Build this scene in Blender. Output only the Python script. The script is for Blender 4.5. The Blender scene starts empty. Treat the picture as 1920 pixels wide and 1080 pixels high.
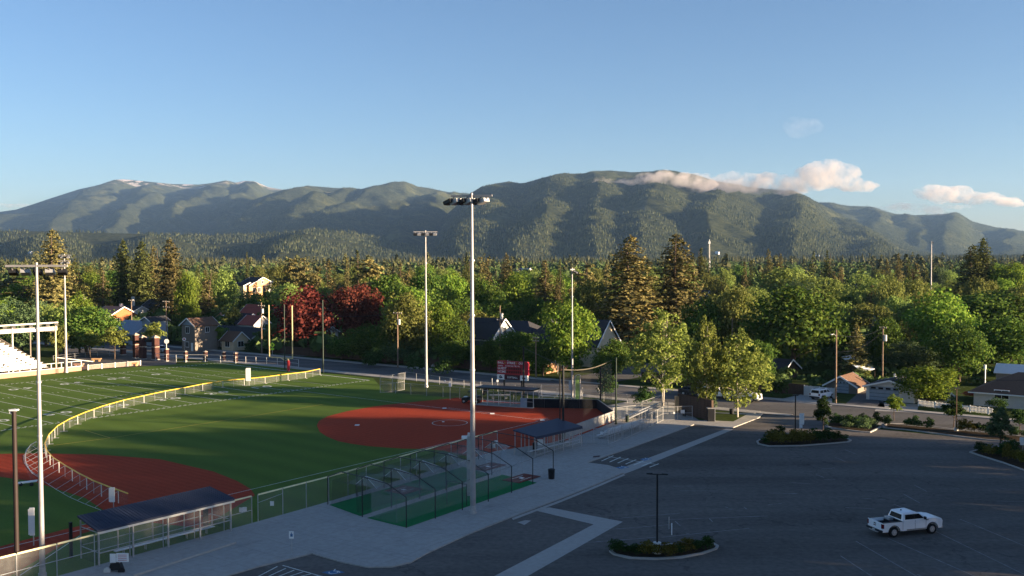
import bpy, math, random
import numpy as np
from mathutils import Vector, Matrix
R = math.radians
rng = np.random.default_rng(7)
random.seed(7)
SC = bpy.context.scene
COL = SC.collection

# ------------------------------------------------------------------ camera
CAM_H = 23.39; FPX = 1829.2; PITCH = 0.033548; ROLL = 0.0031556
cam = bpy.data.cameras.new('camera'); camo = bpy.data.objects.new('camera', cam); COL.objects.link(camo)
cam.sensor_width = 36.0; cam.lens = 36.0 * FPX / 1920.0
cam.clip_start = 0.5; cam.clip_end = 80000
_f = Vector((0, math.cos(PITCH), -math.sin(PITCH))); _u = Vector((0, math.sin(PITCH), math.cos(PITCH))); _r = Vector((1, 0, 0))
_c, _s = math.cos(-ROLL), math.sin(-ROLL)
_r2 = _r * _c + _u * _s; _u2 = -_r * _s + _u * _c
M = Matrix((_r2, _u2, -_f)).transposed().to_4x4(); M.translation = Vector((0, 0, CAM_H))
camo.matrix_world = M
SC.camera = camo

# ------------------------------------------------------------------ sky, sun, exposure
SUN_AZ = 106.1      # clockwise from the view direction (+y)
SUN_EL = 8.0
wd = bpy.data.worlds.new('World'); SC.world = wd; wd.use_nodes = True
nt = wd.node_tree; nt.nodes.clear()
sky = nt.nodes.new('ShaderNodeTexSky'); sky.sky_type = 'NISHITA'; sky.sun_disc = False
sky.sun_elevation = R(SUN_EL); sky.sun_rotation = R(SUN_AZ); sky.altitude = 650; sky.air_density = 1.0; sky.dust_density = 0.6; sky.ozone_density = 3.5
bg = nt.nodes.new('ShaderNodeBackground'); bg.inputs['Strength'].default_value = 0.065
wo = nt.nodes.new('ShaderNodeOutputWorld')
tint = nt.nodes.new('ShaderNodeMix'); tint.data_type = 'RGBA'; tint.blend_type = 'MULTIPLY'; tint.inputs[0].default_value = 1.0; tint.inputs[7].default_value = (0.95, 0.83, 0.84, 1)
nt.links.new(sky.outputs[0], tint.inputs[6]); nt.links.new(tint.outputs[2], bg.inputs[0]); nt.links.new(bg.outputs[0], wo.inputs[0])
sl = bpy.data.lights.new('sun', 'SUN'); so = bpy.data.objects.new('sun', sl); COL.objects.link(so)
sl.energy = 5.0; sl.angle = R(0.6); sl.color = (1.0, 0.76, 0.50)
_a, _e = R(SUN_AZ), R(SUN_EL)
sdir = Vector((math.sin(_a) * math.cos(_e), math.cos(_a) * math.cos(_e), math.sin(_e)))
so.rotation_euler = sdir.to_track_quat('Z', 'Y').to_euler(); so.location = (60, -20, 60)
SC.view_settings.view_transform = 'Standard'; SC.view_settings.look = 'None'
SC.view_settings.exposure = 2.02; SC.view_settings.gamma = 1.0; SC.view_settings.use_curve_mapping = False
SC.render.engine = 'CYCLES'
SC.cycles.max_bounces = 6; SC.cycles.transparent_max_bounces = 24; SC.cycles.volume_bounces = 1

# ------------------------------------------------------------------ picture pixel -> place on the ground (or at depth D)
def ray(x, y):
    a, b = (x - 960) / FPX, (540 - y) / FPX
    cr, sr = math.cos(ROLL), math.sin(ROLL)
    a, b = a * cr + b * sr, -a * sr + b * cr
    c, s = math.cos(PITCH), math.sin(PITCH)
    return (a, c + b * s, -s + b * c)
def G(x, y, z=0.0):
    d = ray(x, y); t = (z - CAM_H) / d[2]
    return Vector((d[0] * t, d[1] * t, z))
def GD(x, y, D):
    d = ray(x, y); t = D / d[1]
    return Vector((d[0] * t, D, CAM_H + d[2] * t))
def topz(y, D, x=960): return GD(x, y, D).z

# ------------------------------------------------------------------ materials
def nodes_of(m):
    m.use_nodes = True; return m.node_tree.nodes, m.node_tree.links
MATS = {}
def mat(name, col, rough=0.8, var=0.12, scale=3.0, metal=0.0, bump=0.0, spec=0.3, col2=None, detail=6):
    if name in MATS: return MATS[name]
    m = bpy.data.materials.new(name); n, l = nodes_of(m)
    p = n['Principled BSDF']; p.inputs['Roughness'].default_value = rough; p.inputs['Metallic'].default_value = metal
    p.inputs['Specular IOR Level'].default_value = spec
    tc = n.new('ShaderNodeTexCoord'); nz = n.new('ShaderNodeTexNoise'); nz.inputs['Scale'].default_value = scale; nz.inputs['Detail'].default_value = detail
    l.new(tc.outputs['Object'], nz.inputs['Vector'])
    rp = n.new('ShaderNodeValToRGB'); e = rp.color_ramp.elements; e[0].position = 0.3; e[1].position = 0.7
    c2 = col2 or tuple(min(1, c * (1 + var)) for c in col)
    e[0].color = (*[c * (1 - var) for c in col], 1) if not col2 else (*col, 1); e[1].color = (*c2, 1)
    l.new(nz.outputs[0], rp.inputs[0]); l.new(rp.outputs[0], p.inputs['Base Color'])
    if bump:
        b = n.new('ShaderNodeBump'); b.inputs['Strength'].default_value = bump; b.inputs['Distance'].default_value = 0.05
        n2 = n.new('ShaderNodeTexNoise'); n2.inputs['Scale'].default_value = scale * 6; l.new(tc.outputs['Object'], n2.inputs['Vector'])
        l.new(n2.outputs[0], b.inputs['Height']); l.new(b.outputs[0], p.inputs['Normal'])
    MATS[name] = m; return m
def ground_mat(name, col, var_big, var_small, rough=0.95, warm=None, stains=0.0, s_big=0.06, s_small=2.2, tracks=False, pile=0):
    m = bpy.data.materials.new(name); n, l = nodes_of(m); p = n['Principled BSDF']; p.inputs['Roughness'].default_value = rough
    p.inputs['Specular IOR Level'].default_value = 0.02
    tc = n.new('ShaderNodeTexCoord')
    def noise(s, d=5):
        z = n.new('ShaderNodeTexNoise'); z.inputs['Scale'].default_value = s; z.inputs['Detail'].default_value = d; l.new(tc.outputs['Object'], z.inputs['Vector']); return z.outputs[0]
    def mixc(fac, a, b):
        x = n.new('ShaderNodeMix'); x.data_type = 'RGBA'
        l.new(fac, x.inputs[0]); 
        for s_, v in ((6, a), (7, b)):
            if hasattr(v, 'default_value'): l.new(v, x.inputs[s_])
            else: x.inputs[s_].default_value = (*v, 1)
        return x.outputs[2]
    lo = tuple(c * (1 - var_big) for c in col); hi = warm or tuple(c * (1 + var_big) for c in col)
    c = mixc(noise(s_big), lo, hi)
    r = n.new('ShaderNodeMapRange'); l.new(noise(s_small, 8), r.inputs[0]); r.inputs[3].default_value = 1 - var_small; r.inputs[4].default_value = 1 + var_small
    r.inputs[1].default_value = 0.3; r.inputs[2].default_value = 0.7
    v = n.new('ShaderNodeVectorMath'); v.operation = 'SCALE'; l.new(c, v.inputs[0]); l.new(r.outputs[0], v.inputs['Scale'])
    out = v.outputs[0]
    if stains:
        w = n.new('ShaderNodeTexNoise'); w.inputs['Scale'].default_value = 0.35; w.inputs['Detail'].default_value = 10; w.inputs['Roughness'].default_value = 0.7; l.new(tc.outputs['Object'], w.inputs['Vector'])
        q = n.new('ShaderNodeMapRange'); l.new(w.outputs[0], q.inputs[0]); q.inputs[1].default_value = 0.55; q.inputs[2].default_value = 0.75; q.inputs[3].default_value = 1; q.inputs[4].default_value = 1 - stains
        v2 = n.new('ShaderNodeVectorMath'); v2.operation = 'SCALE'; l.new(out, v2.inputs[0]); l.new(q.outputs[0], v2.inputs['Scale']); out = v2.outputs[0]
    if tracks:      # sealed cracks and darker worn lanes
        vo = n.new('ShaderNodeTexVoronoi'); vo.feature = 'DISTANCE_TO_EDGE'; vo.inputs['Scale'].default_value = 0.055
        wn = n.new('ShaderNodeTexNoise'); wn.inputs['Scale'].default_value = 0.5; wn.inputs['Detail'].default_value = 6; l.new(tc.outputs['Object'], wn.inputs['Vector'])
        av = n.new('ShaderNodeVectorMath'); av.operation = 'MULTIPLY_ADD'; l.new(wn.outputs['Color'], av.inputs[0]); av.inputs[1].default_value = (5, 5, 0); l.new(tc.outputs['Object'], av.inputs[2]); l.new(av.outputs[0], vo.inputs['Vector'])
        cr = n.new('ShaderNodeMapRange'); l.new(vo.outputs['Distance'], cr.inputs[0]); cr.inputs[1].default_value = 0.002; cr.inputs[2].default_value = 0.006; cr.inputs[3].default_value = 0.76; cr.inputs[4].default_value = 1
        v3 = n.new('ShaderNodeVectorMath'); v3.operation = 'SCALE'; l.new(out, v3.inputs[0]); l.new(cr.outputs[0], v3.inputs['Scale']); out = v3.outputs[0]
        wv = n.new('ShaderNodeTexNoise'); wv.inputs['Scale'].default_value = 0.12; wv.inputs['Detail'].default_value = 3
        mp = n.new('ShaderNodeMapping'); mp.inputs['Rotation'].default_value = (0, 0, R(-20)); mp.inputs['Scale'].default_value = (.25, 2.2, 1); l.new(tc.outputs['Object'], mp.inputs[0]); l.new(mp.outputs[0], wv.inputs['Vector'])
        q2 = n.new('ShaderNodeMapRange'); l.new(wv.outputs[0], q2.inputs[0]); q2.inputs[1].default_value = .35; q2.inputs[2].default_value = .65; q2.inputs[3].default_value = .84; q2.inputs[4].default_value = 1.12
        v4 = n.new('ShaderNodeVectorMath'); v4.operation = 'SCALE'; l.new(out, v4.inputs[0]); l.new(q2.outputs[0], v4.inputs['Scale']); out = v4.outputs[0]
    if pile:        # faint lanes left by brushing the pile, and seams between rolls
        mp = n.new('ShaderNodeMapping'); mp.inputs['Rotation'].default_value = (0, 0, -.8906); l.new(tc.outputs['Object'], mp.inputs[0])
        w = n.new('ShaderNodeTexWave'); w.inputs['Scale'].default_value = pile; w.inputs['Distortion'].default_value = .6; w.inputs['Detail'].default_value = 2; l.new(mp.outputs[0], w.inputs['Vector'])
        q3 = n.new('ShaderNodeMapRange'); l.new(w.outputs[0], q3.inputs[0]); q3.inputs[3].default_value = .93; q3.inputs[4].default_value = 1.07
        v5 = n.new('ShaderNodeVectorMath'); v5.operation = 'SCALE'; l.new(out, v5.inputs[0]); l.new(q3.outputs[0], v5.inputs['Scale']); out = v5.outputs[0]
    l.new(out, p.inputs['Base Color'])
    b = n.new('ShaderNodeBump'); b.inputs['Strength'].default_value = 0.25; b.inputs['Distance'].default_value = 0.03
    l.new(noise(14, 3), b.inputs['Height']); l.new(b.outputs[0], p.inputs['Normal'])
    MATS[name] = m; return m
def leaf_mat(name, c1, c2, trans=0.35):
    m = bpy.data.materials.new(name); n, l = nodes_of(m); n.clear()
    g = n.new('ShaderNodeNewGeometry'); rp = n.new('ShaderNodeValToRGB'); e = rp.color_ramp.elements
    e[0].color = (*c1, 1); e[1].color = (*c2, 1); l.new(g.outputs['Random Per Island'], rp.inputs[0])
    oi = n.new('ShaderNodeObjectInfo'); hs = n.new('ShaderNodeHueSaturation')
    mr = n.new('ShaderNodeMapRange'); l.new(oi.outputs['Random'], mr.inputs[0]); mr.inputs[3].default_value = 0.8; mr.inputs[4].default_value = 1.25
    l.new(mr.outputs[0], hs.inputs['Value']); l.new(rp.outputs[0], hs.inputs['Color'])
    mh = n.new('ShaderNodeMapRange'); l.new(oi.outputs['Random'], mh.inputs[0]); mh.inputs[3].default_value = 0.49; mh.inputs[4].default_value = 0.512
    l.new(mh.outputs[0], hs.inputs['Hue'])
    d = n.new('ShaderNodeBsdfDiffuse'); t = n.new('ShaderNodeBsdfTranslucent'); mx = n.new('ShaderNodeMixShader'); mx.inputs[0].default_value = trans
    l.new(hs.outputs[0], d.inputs[0]); l.new(hs.outputs[0], t.inputs[0]); l.new(d.outputs[0], mx.inputs[1]); l.new(t.outputs[0], mx.inputs[2])
    o = n.new('ShaderNodeOutputMaterial'); l.new(mx.outputs[0], o.inputs[0]); MATS[name] = m; return m
def net_mat(name, col, cover, rough=0.6, metal=0.0):
    m = bpy.data.materials.new(name); n, l = nodes_of(m); p = n['Principled BSDF']
    p.inputs['Base Color'].default_value = (*col, 1); p.inputs['Roughness'].default_value = rough; p.inputs['Metallic'].default_value = metal
    tc = n.new('ShaderNodeTexCoord'); nz = n.new('ShaderNodeTexNoise'); nz.inputs['Scale'].default_value = 3.0; l.new(tc.outputs['Object'], nz.inputs['Vector'])
    mr = n.new('ShaderNodeMapRange'); l.new(nz.outputs[0], mr.inputs[0]); mr.inputs[1].default_value = 0.3; mr.inputs[2].default_value = 0.7
    mr.inputs[3].default_value = cover * 0.8; mr.inputs[4].default_value = cover * 1.2
    l.new(mr.outputs[0], p.inputs['Alpha']); MATS[name] = m; return m
def glass_mat():
    m = bpy.data.materials.new('window_glass'); n, l = nodes_of(m); p = n['Principled BSDF']
    tc = n.new('ShaderNodeTexCoord'); nz = n.new('ShaderNodeTexNoise'); nz.inputs['Scale'].default_value = 1.1; l.new(tc.outputs['Object'], nz.inputs['Vector'])
    rp = n.new('ShaderNodeValToRGB'); rp.color_ramp.elements[0].color = (0.002, 0.0025, 0.0035, 1); rp.color_ramp.elements[1].color = (0.010, 0.011, 0.013, 1)
    l.new(nz.outputs[0], rp.inputs[0]); l.new(rp.outputs[0], p.inputs['Base Color']); p.inputs['Roughness'].default_value = 0.3; p.inputs['Specular IOR Level'].default_value = 0.12; MATS['glass'] = m; return m

asphalt = ground_mat('asphalt', (0.140, 0.128, 0.115), 0.20, 0.16, stains=0.30, tracks=True)
road_m = ground_mat('road_asphalt', (0.135, 0.130, 0.124), 0.14, 0.12, stains=0.2, tracks=True)
concrete = ground_mat('concrete', (0.37, 0.355, 0.325), 0.14, 0.08, stains=0.24)
concrete2 = ground_mat('pale_concrete', (0.38, 0.365, 0.335), 0.08, 0.06, stains=0.10)
turf_m = ground_mat('turf', (0.088, 0.148, 0.032), 0.10, 0.10, warm=(0.112, 0.174, 0.034), s_big=0.05, s_small=5, pile=0.07)
turf_g = ground_mat('cage_turf', (0.025, 0.17, 0.06), 0.12, 0.08)
clay_m = ground_mat('clay', (0.37, 0.060, 0.030), 0.12, 0.10, s_small=3, stains=0.14, pile=0.35)
grass_m = ground_mat('lawn', (0.045, 0.070, 0.018), 0.25, 0.25, warm=(0.065, 0.085, 0.024), s_small=1.0)
soil_m = ground_mat('mulch', (0.06, 0.045, 0.03), 0.2, 0.25)
valley_m = ground_mat('valley_floor', (0.045, 0.06, 0.025), 0.3, 0.3, s_big=0.01, s_small=0.2)
white_line = mat('line_paint', (0.62, 0.64, 0.58), 0.9, 0.2, 2.0)
faded_line = mat('faded_paint', (0.22, 0.215, 0.21), 0.9, 0.35, 1.5)
yellow_line = mat('yellow_line', (0.45, 0.36, 0.06), 0.9, 0.15, 2.0)
blue_paint = mat('blue_paint', (0.06, 0.16, 0.30), 0.9, 0.3, 3.0)
galv = mat('galvanised_steel', (0.42, 0.42, 0.42), 0.45, 0.12, 4.0, metal=0.5)
alu = mat('aluminium', (0.62, 0.63, 0.64), 0.4, 0.08, 4.0, metal=0.55)
seat_alu = mat('bright_aluminium', (0.86, 0.85, 0.82), 0.6, 0.03, 3.0)
pole_m = mat('pole_steel', (0.34, 0.33, 0.33), 0.5, 0.14, 1.2, metal=0.3)
black_m = mat('black_steel', (0.012, 0.013, 0.015), 0.5, 0.3, 4.0)
dkgreen_m = mat('dark_green_steel', (0.015, 0.03, 0.02), 0.5, 0.2, 4.0)
yellow_m = mat('yellow_cap', (0.78, 0.50, 0.06), 0.55, 0.08, 3.0)
cream_cap = mat('pale_yellow_cap', (0.80, 0.72, 0.42), 0.6, 0.10, 2.0)
white_m = mat('white_paint', (0.78, 0.78, 0.76), 0.5, 0.05, 3.0)
offwhite = mat('offwhite_siding', (0.58, 0.57, 0.53), 0.8, 0.06, 2.0)
cream_m = mat('cream_siding', (0.62, 0.50, 0.33), 0.8, 0.07, 2.0)
taupe_m = mat('taupe_siding', (0.20, 0.17, 0.14), 0.85, 0.08, 2.0)
bluegrey_m = mat('bluegrey_siding', (0.28, 0.33, 0.38), 0.8, 0.08, 2.0)
brown_m = mat('brown_wood', (0.075, 0.048, 0.034), 0.9, 0.25, 3.0)
orange_m = mat('orange_brick_wall', (0.42, 0.15, 0.06), 0.9, 0.15, 3.0)
peach_m = mat('peach_stucco', (0.62, 0.36, 0.17), 0.85, 0.08, 2.0)
brick_m = mat('brick', (0.075, 0.032, 0.026), 0.9, 0.25, 5.0)
brick_pale = mat('pale_brick', (0.42, 0.24, 0.17), 0.9, 0.15, 5.0)
cap_m = mat('stone_cap', (0.45, 0.36, 0.28), 0.85, 0.1, 4.0)
roof_dark = mat('dark_shingle', (0.040, 0.040, 0.045), 0.95, 0.25, 6.0, bump=0.4)
roof_brown = mat('brown_shingle', (0.15, 0.085, 0.055), 0.95, 0.2, 6.0, bump=0.4)
roof_red = mat('red_roof', (0.30, 0.065, 0.045), 0.8, 0.12, 3.0)
roof_pink = mat('terracotta_roof', (0.46, 0.20, 0.14), 0.8, 0.12, 3.0)
roof_blue = mat('blue_metal_roof', (0.20, 0.25, 0.32), 0.5, 0.1, 3.0, metal=0.2)
roof_white = mat('white_metal_roof', (0.60, 0.64, 0.68), 0.45, 0.05, 3.0)
navy_roof = mat('navy_metal_roof', (0.024, 0.034, 0.065), 0.6, 0.12, 2.0, metal=0.1)
red_paint = mat('red_board', (0.34, 0.02, 0.028), 0.6, 0.08, 2.0)
bark_m = mat('bark', (0.10, 0.07, 0.05), 0.95, 0.3, 5.0, bump=0.5)
bark_pale = mat('birch_bark', (0.50, 0.45, 0.38), 0.9, 0.25, 6.0)
wood_pole = mat('weathered_pole', (0.23, 0.16, 0.11), 0.9, 0.25, 3.0)
rubber = mat('rubber', (0.02, 0.02, 0.02), 0.9, 0.2, 6.0)
car_white = mat('white_car_paint', (0.84, 0.84, 0.85), 0.25, 0.03, 1.0, spec=0.5)
chrome = mat('wheel_alloy', (0.45, 0.45, 0.46), 0.35, 0.1, 5.0, metal=0.6)
tail_m = mat('tail_lamp', (0.12, 0.008, 0.012), 0.25, 0.1, 5.0)
red_plastic = mat('red_plastic', (0.40, 0.02, 0.03), 0.5, 0.1, 4.0)
glass = glass_mat()
chain = net_mat('chain_link', (0.40, 0.42, 0.42), 0.13, metal=0.3)
chain_thin = net_mat('thin_chain_link', (0.42, 0.44, 0.42), 0.08, metal=0.3)
net_black = net_mat('black_netting', (0.03, 0.035, 0.035), 0.26)
net_pale = net_mat('pale_netting', (0.30, 0.33, 0.33), 0.17)
net_tan = net_mat('tan_netting', (0.20, 0.16, 0.10), 0.32)
screen_m = mat('black_windscreen', (0.012, 0.014, 0.018), 0.95, 0.3, 3.0)
yg_sign = mat('yellow_green_sign', (0.55, 0.80, 0.04), 0.6, 0.05, 2.0)
lf_maple = leaf_mat('maple_leaves', (0.036, 0.085, 0.018), (0.137, 0.195, 0.039))
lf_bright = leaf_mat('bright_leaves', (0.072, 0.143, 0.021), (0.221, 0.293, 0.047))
lf_birch = leaf_mat('birch_leaves', (0.111, 0.156, 0.036), (0.286, 0.325, 0.078))
lf_willow = leaf_mat('willow_leaves', (0.130, 0.182, 0.046), (0.260, 0.325, 0.085))
lf_grey = leaf_mat('greygreen_leaves', (0.058, 0.098, 0.046), (0.130, 0.182, 0.078))
lf_beech = leaf_mat('copper_leaves', (0.065, 0.017, 0.017), (0.215, 0.060, 0.044))
lf_olive = leaf_mat('olive_leaves', (0.085, 0.104, 0.029), (0.215, 0.221, 0.062))
lf_red = leaf_mat('red_leaves', (0.286, 0.039, 0.039), (0.650, 0.130, 0.104))
lf_con = leaf_mat('conifer_needles', (0.039, 0.055, 0.018), (0.137, 0.150, 0.049), 0.15)
lf_con_b = leaf_mat('brown_conifer_needles', (0.055, 0.057, 0.023), (0.195, 0.163, 0.068), 0.15)
lf_con_o = leaf_mat('golden_conifer_needles', (0.091, 0.091, 0.034), (0.280, 0.240, 0.091), 0.15)
lf_con_bl = leaf_mat('blue_spruce_needles', (0.065, 0.098, 0.091), (0.130, 0.182, 0.169), 0.15)
lf_shrub = leaf_mat('shrub_leaves', (0.023, 0.049, 0.016), (0.065, 0.111, 0.033))
lf_shrub_y = leaf_mat('yellow_shrub_leaves', (0.078, 0.078, 0.016), (0.221, 0.182, 0.039))
lf_far = leaf_mat('far_forest_leaves', (0.039, 0.065, 0.023), (0.111, 0.156, 0.052), 0.2)

# ------------------------------------------------------------------ mesh building
def mesh_from(name, v, f, mats=None, mi=None):
    me = bpy.data.meshes.new(name)
    me.from_pydata([tuple(p) for p in v], [], f)
    for m in (mats or []): me.materials.append(m)
    if mi is not None:
        me.polygons.foreach_set('material_index', mi)
    me.update(); return me
def mesh_np(name, v, q, mats):
    """v (n,3) array, q (m,k) index array"""
    me = bpy.data.meshes.new(name); k = q.shape[1]
    me.vertices.add(len(v)); me.vertices.foreach_set('co', np.ascontiguousarray(v, dtype=np.float32).ravel())
    me.loops.add(q.size); me.loops.foreach_set('vertex_index', q.astype(np.int32).ravel())
    me.polygons.add(len(q)); me.polygons.foreach_set('loop_start', np.arange(0, q.size, k, dtype=np.int32)); me.polygons.foreach_set('loop_total', np.full(len(q), k, dtype=np.int32))
    for m in mats: me.materials.append(m)
    me.update(calc_edges=True); return me
class MB:
    def __init__(s): s.v = []; s.f = []; s.m = []; s.cur = 0
    def add(s, vs, fs):
        b = len(s.v); s.v += [Vector(p) for p in vs]; s.f += [[b + i for i in f] for f in fs]; s.m += [s.cur] * len(fs); return s
    def mat(s, i): s.cur = i; return s
    def box(s, x0, x1, y0, y1, z0, z1):
        return s.add([(x0, y0, z0), (x1, y0, z0), (x1, y1, z0), (x0, y1, z0), (x0, y0, z1), (x1, y0, z1), (x1, y1, z1), (x0, y1, z1)],
                     [(0, 3, 2, 1), (4, 5, 6, 7), (0, 1, 5, 4), (1, 2, 6, 5), (2, 3, 7, 6), (3, 0, 4, 7)])
    def bar(s, p, q, w, h, up=(0, 0, 1)):
        p, q = Vector(p), Vector(q); d = (q - p).normalized(); up = Vector(up)
        if abs(d.dot(up)) > 0.98: up = Vector((1, 0, 0))
        a = d.cross(up).normalized() * (w / 2); b = a.cross(d).normalized() * (h / 2)
        vs = [p - a - b, p + a - b, p + a + b, p - a + b, q - a - b, q + a - b, q + a + b, q - a + b]
        return s.add(vs, [(0, 1, 2, 3), (7, 6, 5, 4), (0, 4, 5, 1), (1, 5, 6, 2), (2, 6, 7, 3), (3, 7, 4, 0)])
    def tube(s, p, q, r0, r1=None, n=8, cap=True):
        r1 = r0 if r1 is None else r1; p, q = Vector(p), Vector(q); d = (q - p).normalized()
        a = d.cross(Vector((0, 0, 1))); a = Vector((1, 0, 0)) if a.length < 1e-3 else a.normalized(); b = d.cross(a)
        vs = []
        for c, r in ((p, r0), (q, r1)):
            for i in range(n):
                t = 2 * math.pi * i / n; vs.append(c + a * (r * math.cos(t)) + b * (r * math.sin(t)))
        fs = [(i, i + n, (i + 1) % n + n, (i + 1) % n) for i in range(n)]
        if cap: fs += [tuple(range(n)), tuple(range(2 * n - 1, n - 1, -1))]
        return s.add(vs, fs)
    def path(s, pts, r, n=6):
        for i in range(len(pts) - 1): s.tube(pts[i], pts[i + 1], r, r, n)
        return s
    def prism(s, poly, z0, z1):
        n = len(poly); vs = [(p[0], p[1], z0) for p in poly] + [(p[0], p[1], z1) for p in poly]
        ar = sum(poly[i][0] * poly[(i + 1) % n][1] - poly[(i + 1) % n][0] * poly[i][1] for i in range(n))
        top = tuple(range(n, 2 * n)); 
        fs = [(i, (i + 1) % n, (i + 1) % n + n, i + n) for i in range(n)]
        if ar < 0: top = top[::-1]; fs = [f[::-1] for f in fs]
        return s.add(vs, [top] + fs)
    def sheet(s, poly, z):
        n = len(poly); ar = sum(poly[i][0] * poly[(i + 1) % n][1] - poly[(i + 1) % n][0] * poly[i][1] for i in range(n))
        o = tuple(range(n)) if ar > 0 else tuple(range(n - 1, -1, -1))
        return s.add([(p[0], p[1], z) for p in poly], [o])
    def line(s, p, q, w, z):
        p, q = Vector((p[0], p[1])), Vector((q[0], q[1])); d = (q - p).normalized(); a = Vector((-d.y, d.x)) * w / 2
        return s.sheet([p - a, q - a, q + a, p + a], z)
    def extr(s, prof, p, q, up=(0, 0, 1)):
        """profile polygon in (lateral, up) swept from p to q"""
        p, q = Vector(p), Vector(q); d = (q - p).normalized(); a = d.cross(Vector(up)).normalized(); b = a.cross(d)
        n = len(prof); vs = [c + a * x + b * z for c in (p, q) for x, z in prof]
        return s.add(vs, [(i, (i + 1) % n, (i + 1) % n + n, i + n) for i in range(n)] + [tuple(range(n))[::-1], tuple(range(n, 2 * n))])
    def mesh(s, name, mats, off=None):
        if not isinstance(mats, (list, tuple)): mats = [mats]
        vs = s.v if off is None else [p - off for p in s.v]
        me = mesh_from(name, vs, s.f, mats, s.m if len(mats) > 1 else None); return me

def thing(name, label, cat, loc=(0, 0, 0), rz=0, group=None, scale=None):
    o = bpy.data.objects.new(name, None); COL.objects.link(o); o.location = loc; o.rotation_euler = (0, 0, rz); o.empty_display_size = 0.3
    if scale: o.scale = scale
    o['label'] = label; o['category'] = cat
    if group: o['group'] = group
    return o
def link(name, me, parent=None, loc=None, rot=None):
    o = bpy.data.objects.new(name, me); COL.objects.link(o)
    if parent: o.parent = parent
    if loc is not None: o.location = loc
    if rot is not None: o.rotation_euler = rot
    return o
def part(name, mb, mats, parent, world=True, label=None):
    """one part; with world=True the mesh is given in world coordinates and the parent is unrotated"""
    off = None
    if world:
        off = Vector(parent.location); pp = parent.parent
        while pp: off = off + Vector(pp.location); pp = pp.parent
    o = link(name, mb.mesh(name, mats, off), parent)
    if label: o['label'] = label
    return o
def solo(name, mb, mats, label, cat, loc, group=None):
    loc = Vector(loc); o = link(name, mb.mesh(name, mats, loc)); o.location = loc; o['label'] = label; o['category'] = cat
    if group: o['group'] = group
    return o
def struct(name, mb, mats, parent=None):
    o = link(name, mb.mesh(name, mats), parent); 
    o['kind'] = 'structure'
    return o
def stuff(name, me, label=None, parent=None):
    o = link(name, me, parent); o['kind'] = 'stuff'
    if label: o['label'] = label
    return o

# directions of the street grid
E1 = Vector((math.cos(R(53)), math.sin(R(53)), 0)); E2 = Vector((E1.y, -E1.x, 0))   # E2: along the avenue, towards the right and nearer
def n_pt(s, n):   # avenue coordinates: s along it, n across it
    a = Vector((math.cos(R(-36)), math.sin(R(-36)), 0)); b = Vector((math.sin(R(36)), math.cos(R(36)), 0))
    return a * (s - 85) + b * n

# ================================================================== SETTING: ground sheets
mb = MB().sheet([(-40000, -6000), (40000, -6000), (40000, 60000), (-40000, 60000)], 0.0); struct('ground', mb, valley_m)
mb = MB().sheet([n_pt(-330, 151), n_pt(230, 151), n_pt(260, 330), n_pt(-330, 330)], 0.02); struct('lawn', mb, grass_m)
mb = MB().sheet([n_pt(-330, 110), n_pt(100, 110), n_pt(230, 120), n_pt(230, 151), n_pt(-330, 151)], 0.012); struct('verge', mb, grass_m)
lot = struct('parking_lot', MB().sheet([(-60, 5), (125, 5), (125, 60), n_pt(92, 133.5), n_pt(44, 133.5), n_pt(44, 138), n_pt(60, 138) * .0 + Vector((14, 146, 0)), (6, 120), (-14, 92), (-40, 55), (-60, 20)], 0.03), asphalt)
road = struct('road', MB().sheet([n_pt(-330, 138.5), n_pt(230, 138.5), n_pt(230, 150.8), n_pt(-330, 150.8)], 0.04), road_m)
lp = G(1130, 697); k0 = lp - E1 * 34
struct('side_street', MB().sheet([k0, k0 + E1 * 180, k0 + E1 * 180 + E2 * 10.5, k0 + E2 * 10.5 - E1 * 1], 0.036), road_m)
k1 = G(520, 664); struct('side_street', MB().sheet([k1, k1 + E1 * 160, k1 + E1 * 160 + E2 * 9, k1 + E2 * 9], 0.036), road_m)
struct('lot_entrance', MB().sheet([G(1427, 784), G(1432, 772), n_pt(30.5, 138.6), n_pt(43.5, 138.6), G(1555, 800), G(1500, 806)], 0.034), road_m)
# sidewalks and kerbs (real steps)
def walk(name, s0, s1, n0, n1, m=concrete, h=0.13):
    """a sidewalk cut in slabs with recessed joints"""
    o = struct(name, MB().prism([n_pt(s0, n0), n_pt(s1, n0), n_pt(s1, n1), n_pt(s0, n1)], 0, h - 0.02), m)
    L = s1 - s0; k = int(min(300, max(1, abs(L) // 2.2))); st = L / k
    me = MB().prism([n_pt(0.02, 0.02), n_pt(st - 0.02, 0.02), n_pt(st - 0.02, n1 - n0 - 0.02), n_pt(0.02, n1 - n0 - 0.02)], h - 0.02, h).mesh('slab', m)
    for i in range(k): link('slab', me, o, n_pt(s0 + i * st, n0))
    return o
walk('sidewalk', -230, 30, 136.2, 138.2)
walk('sidewalk', -230, -16, 151.1, 152.9)
walk('sidewalk', -4, 130, 151.1, 152.6)
walk('sidewalk', 44, 120, 136.6, 138.2)
struct('kerb', MB().prism([n_pt(-230, 138.22), n_pt(30, 138.22), n_pt(30, 138.45), n_pt(-230, 138.45)], 0, 0.14), concrete2)
struct('kerb', MB().prism([n_pt(44, 138.22), n_pt(120, 138.22), n_pt(120, 138.45), n_pt(44, 138.45)], 0, 0.14), concrete2)
struct('kerb', MB().prism([n_pt(-230, 150.85), n_pt(-16, 150.85), n_pt(-16, 151.08), n_pt(-230, 151.08)], 0, 0.14), concrete2)
struct('kerb', MB().prism([n_pt(-4, 150.85), n_pt(130, 150.85), n_pt(130, 151.08), n_pt(-4, 151.08)], 0, 0.14), concrete2)
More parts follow.
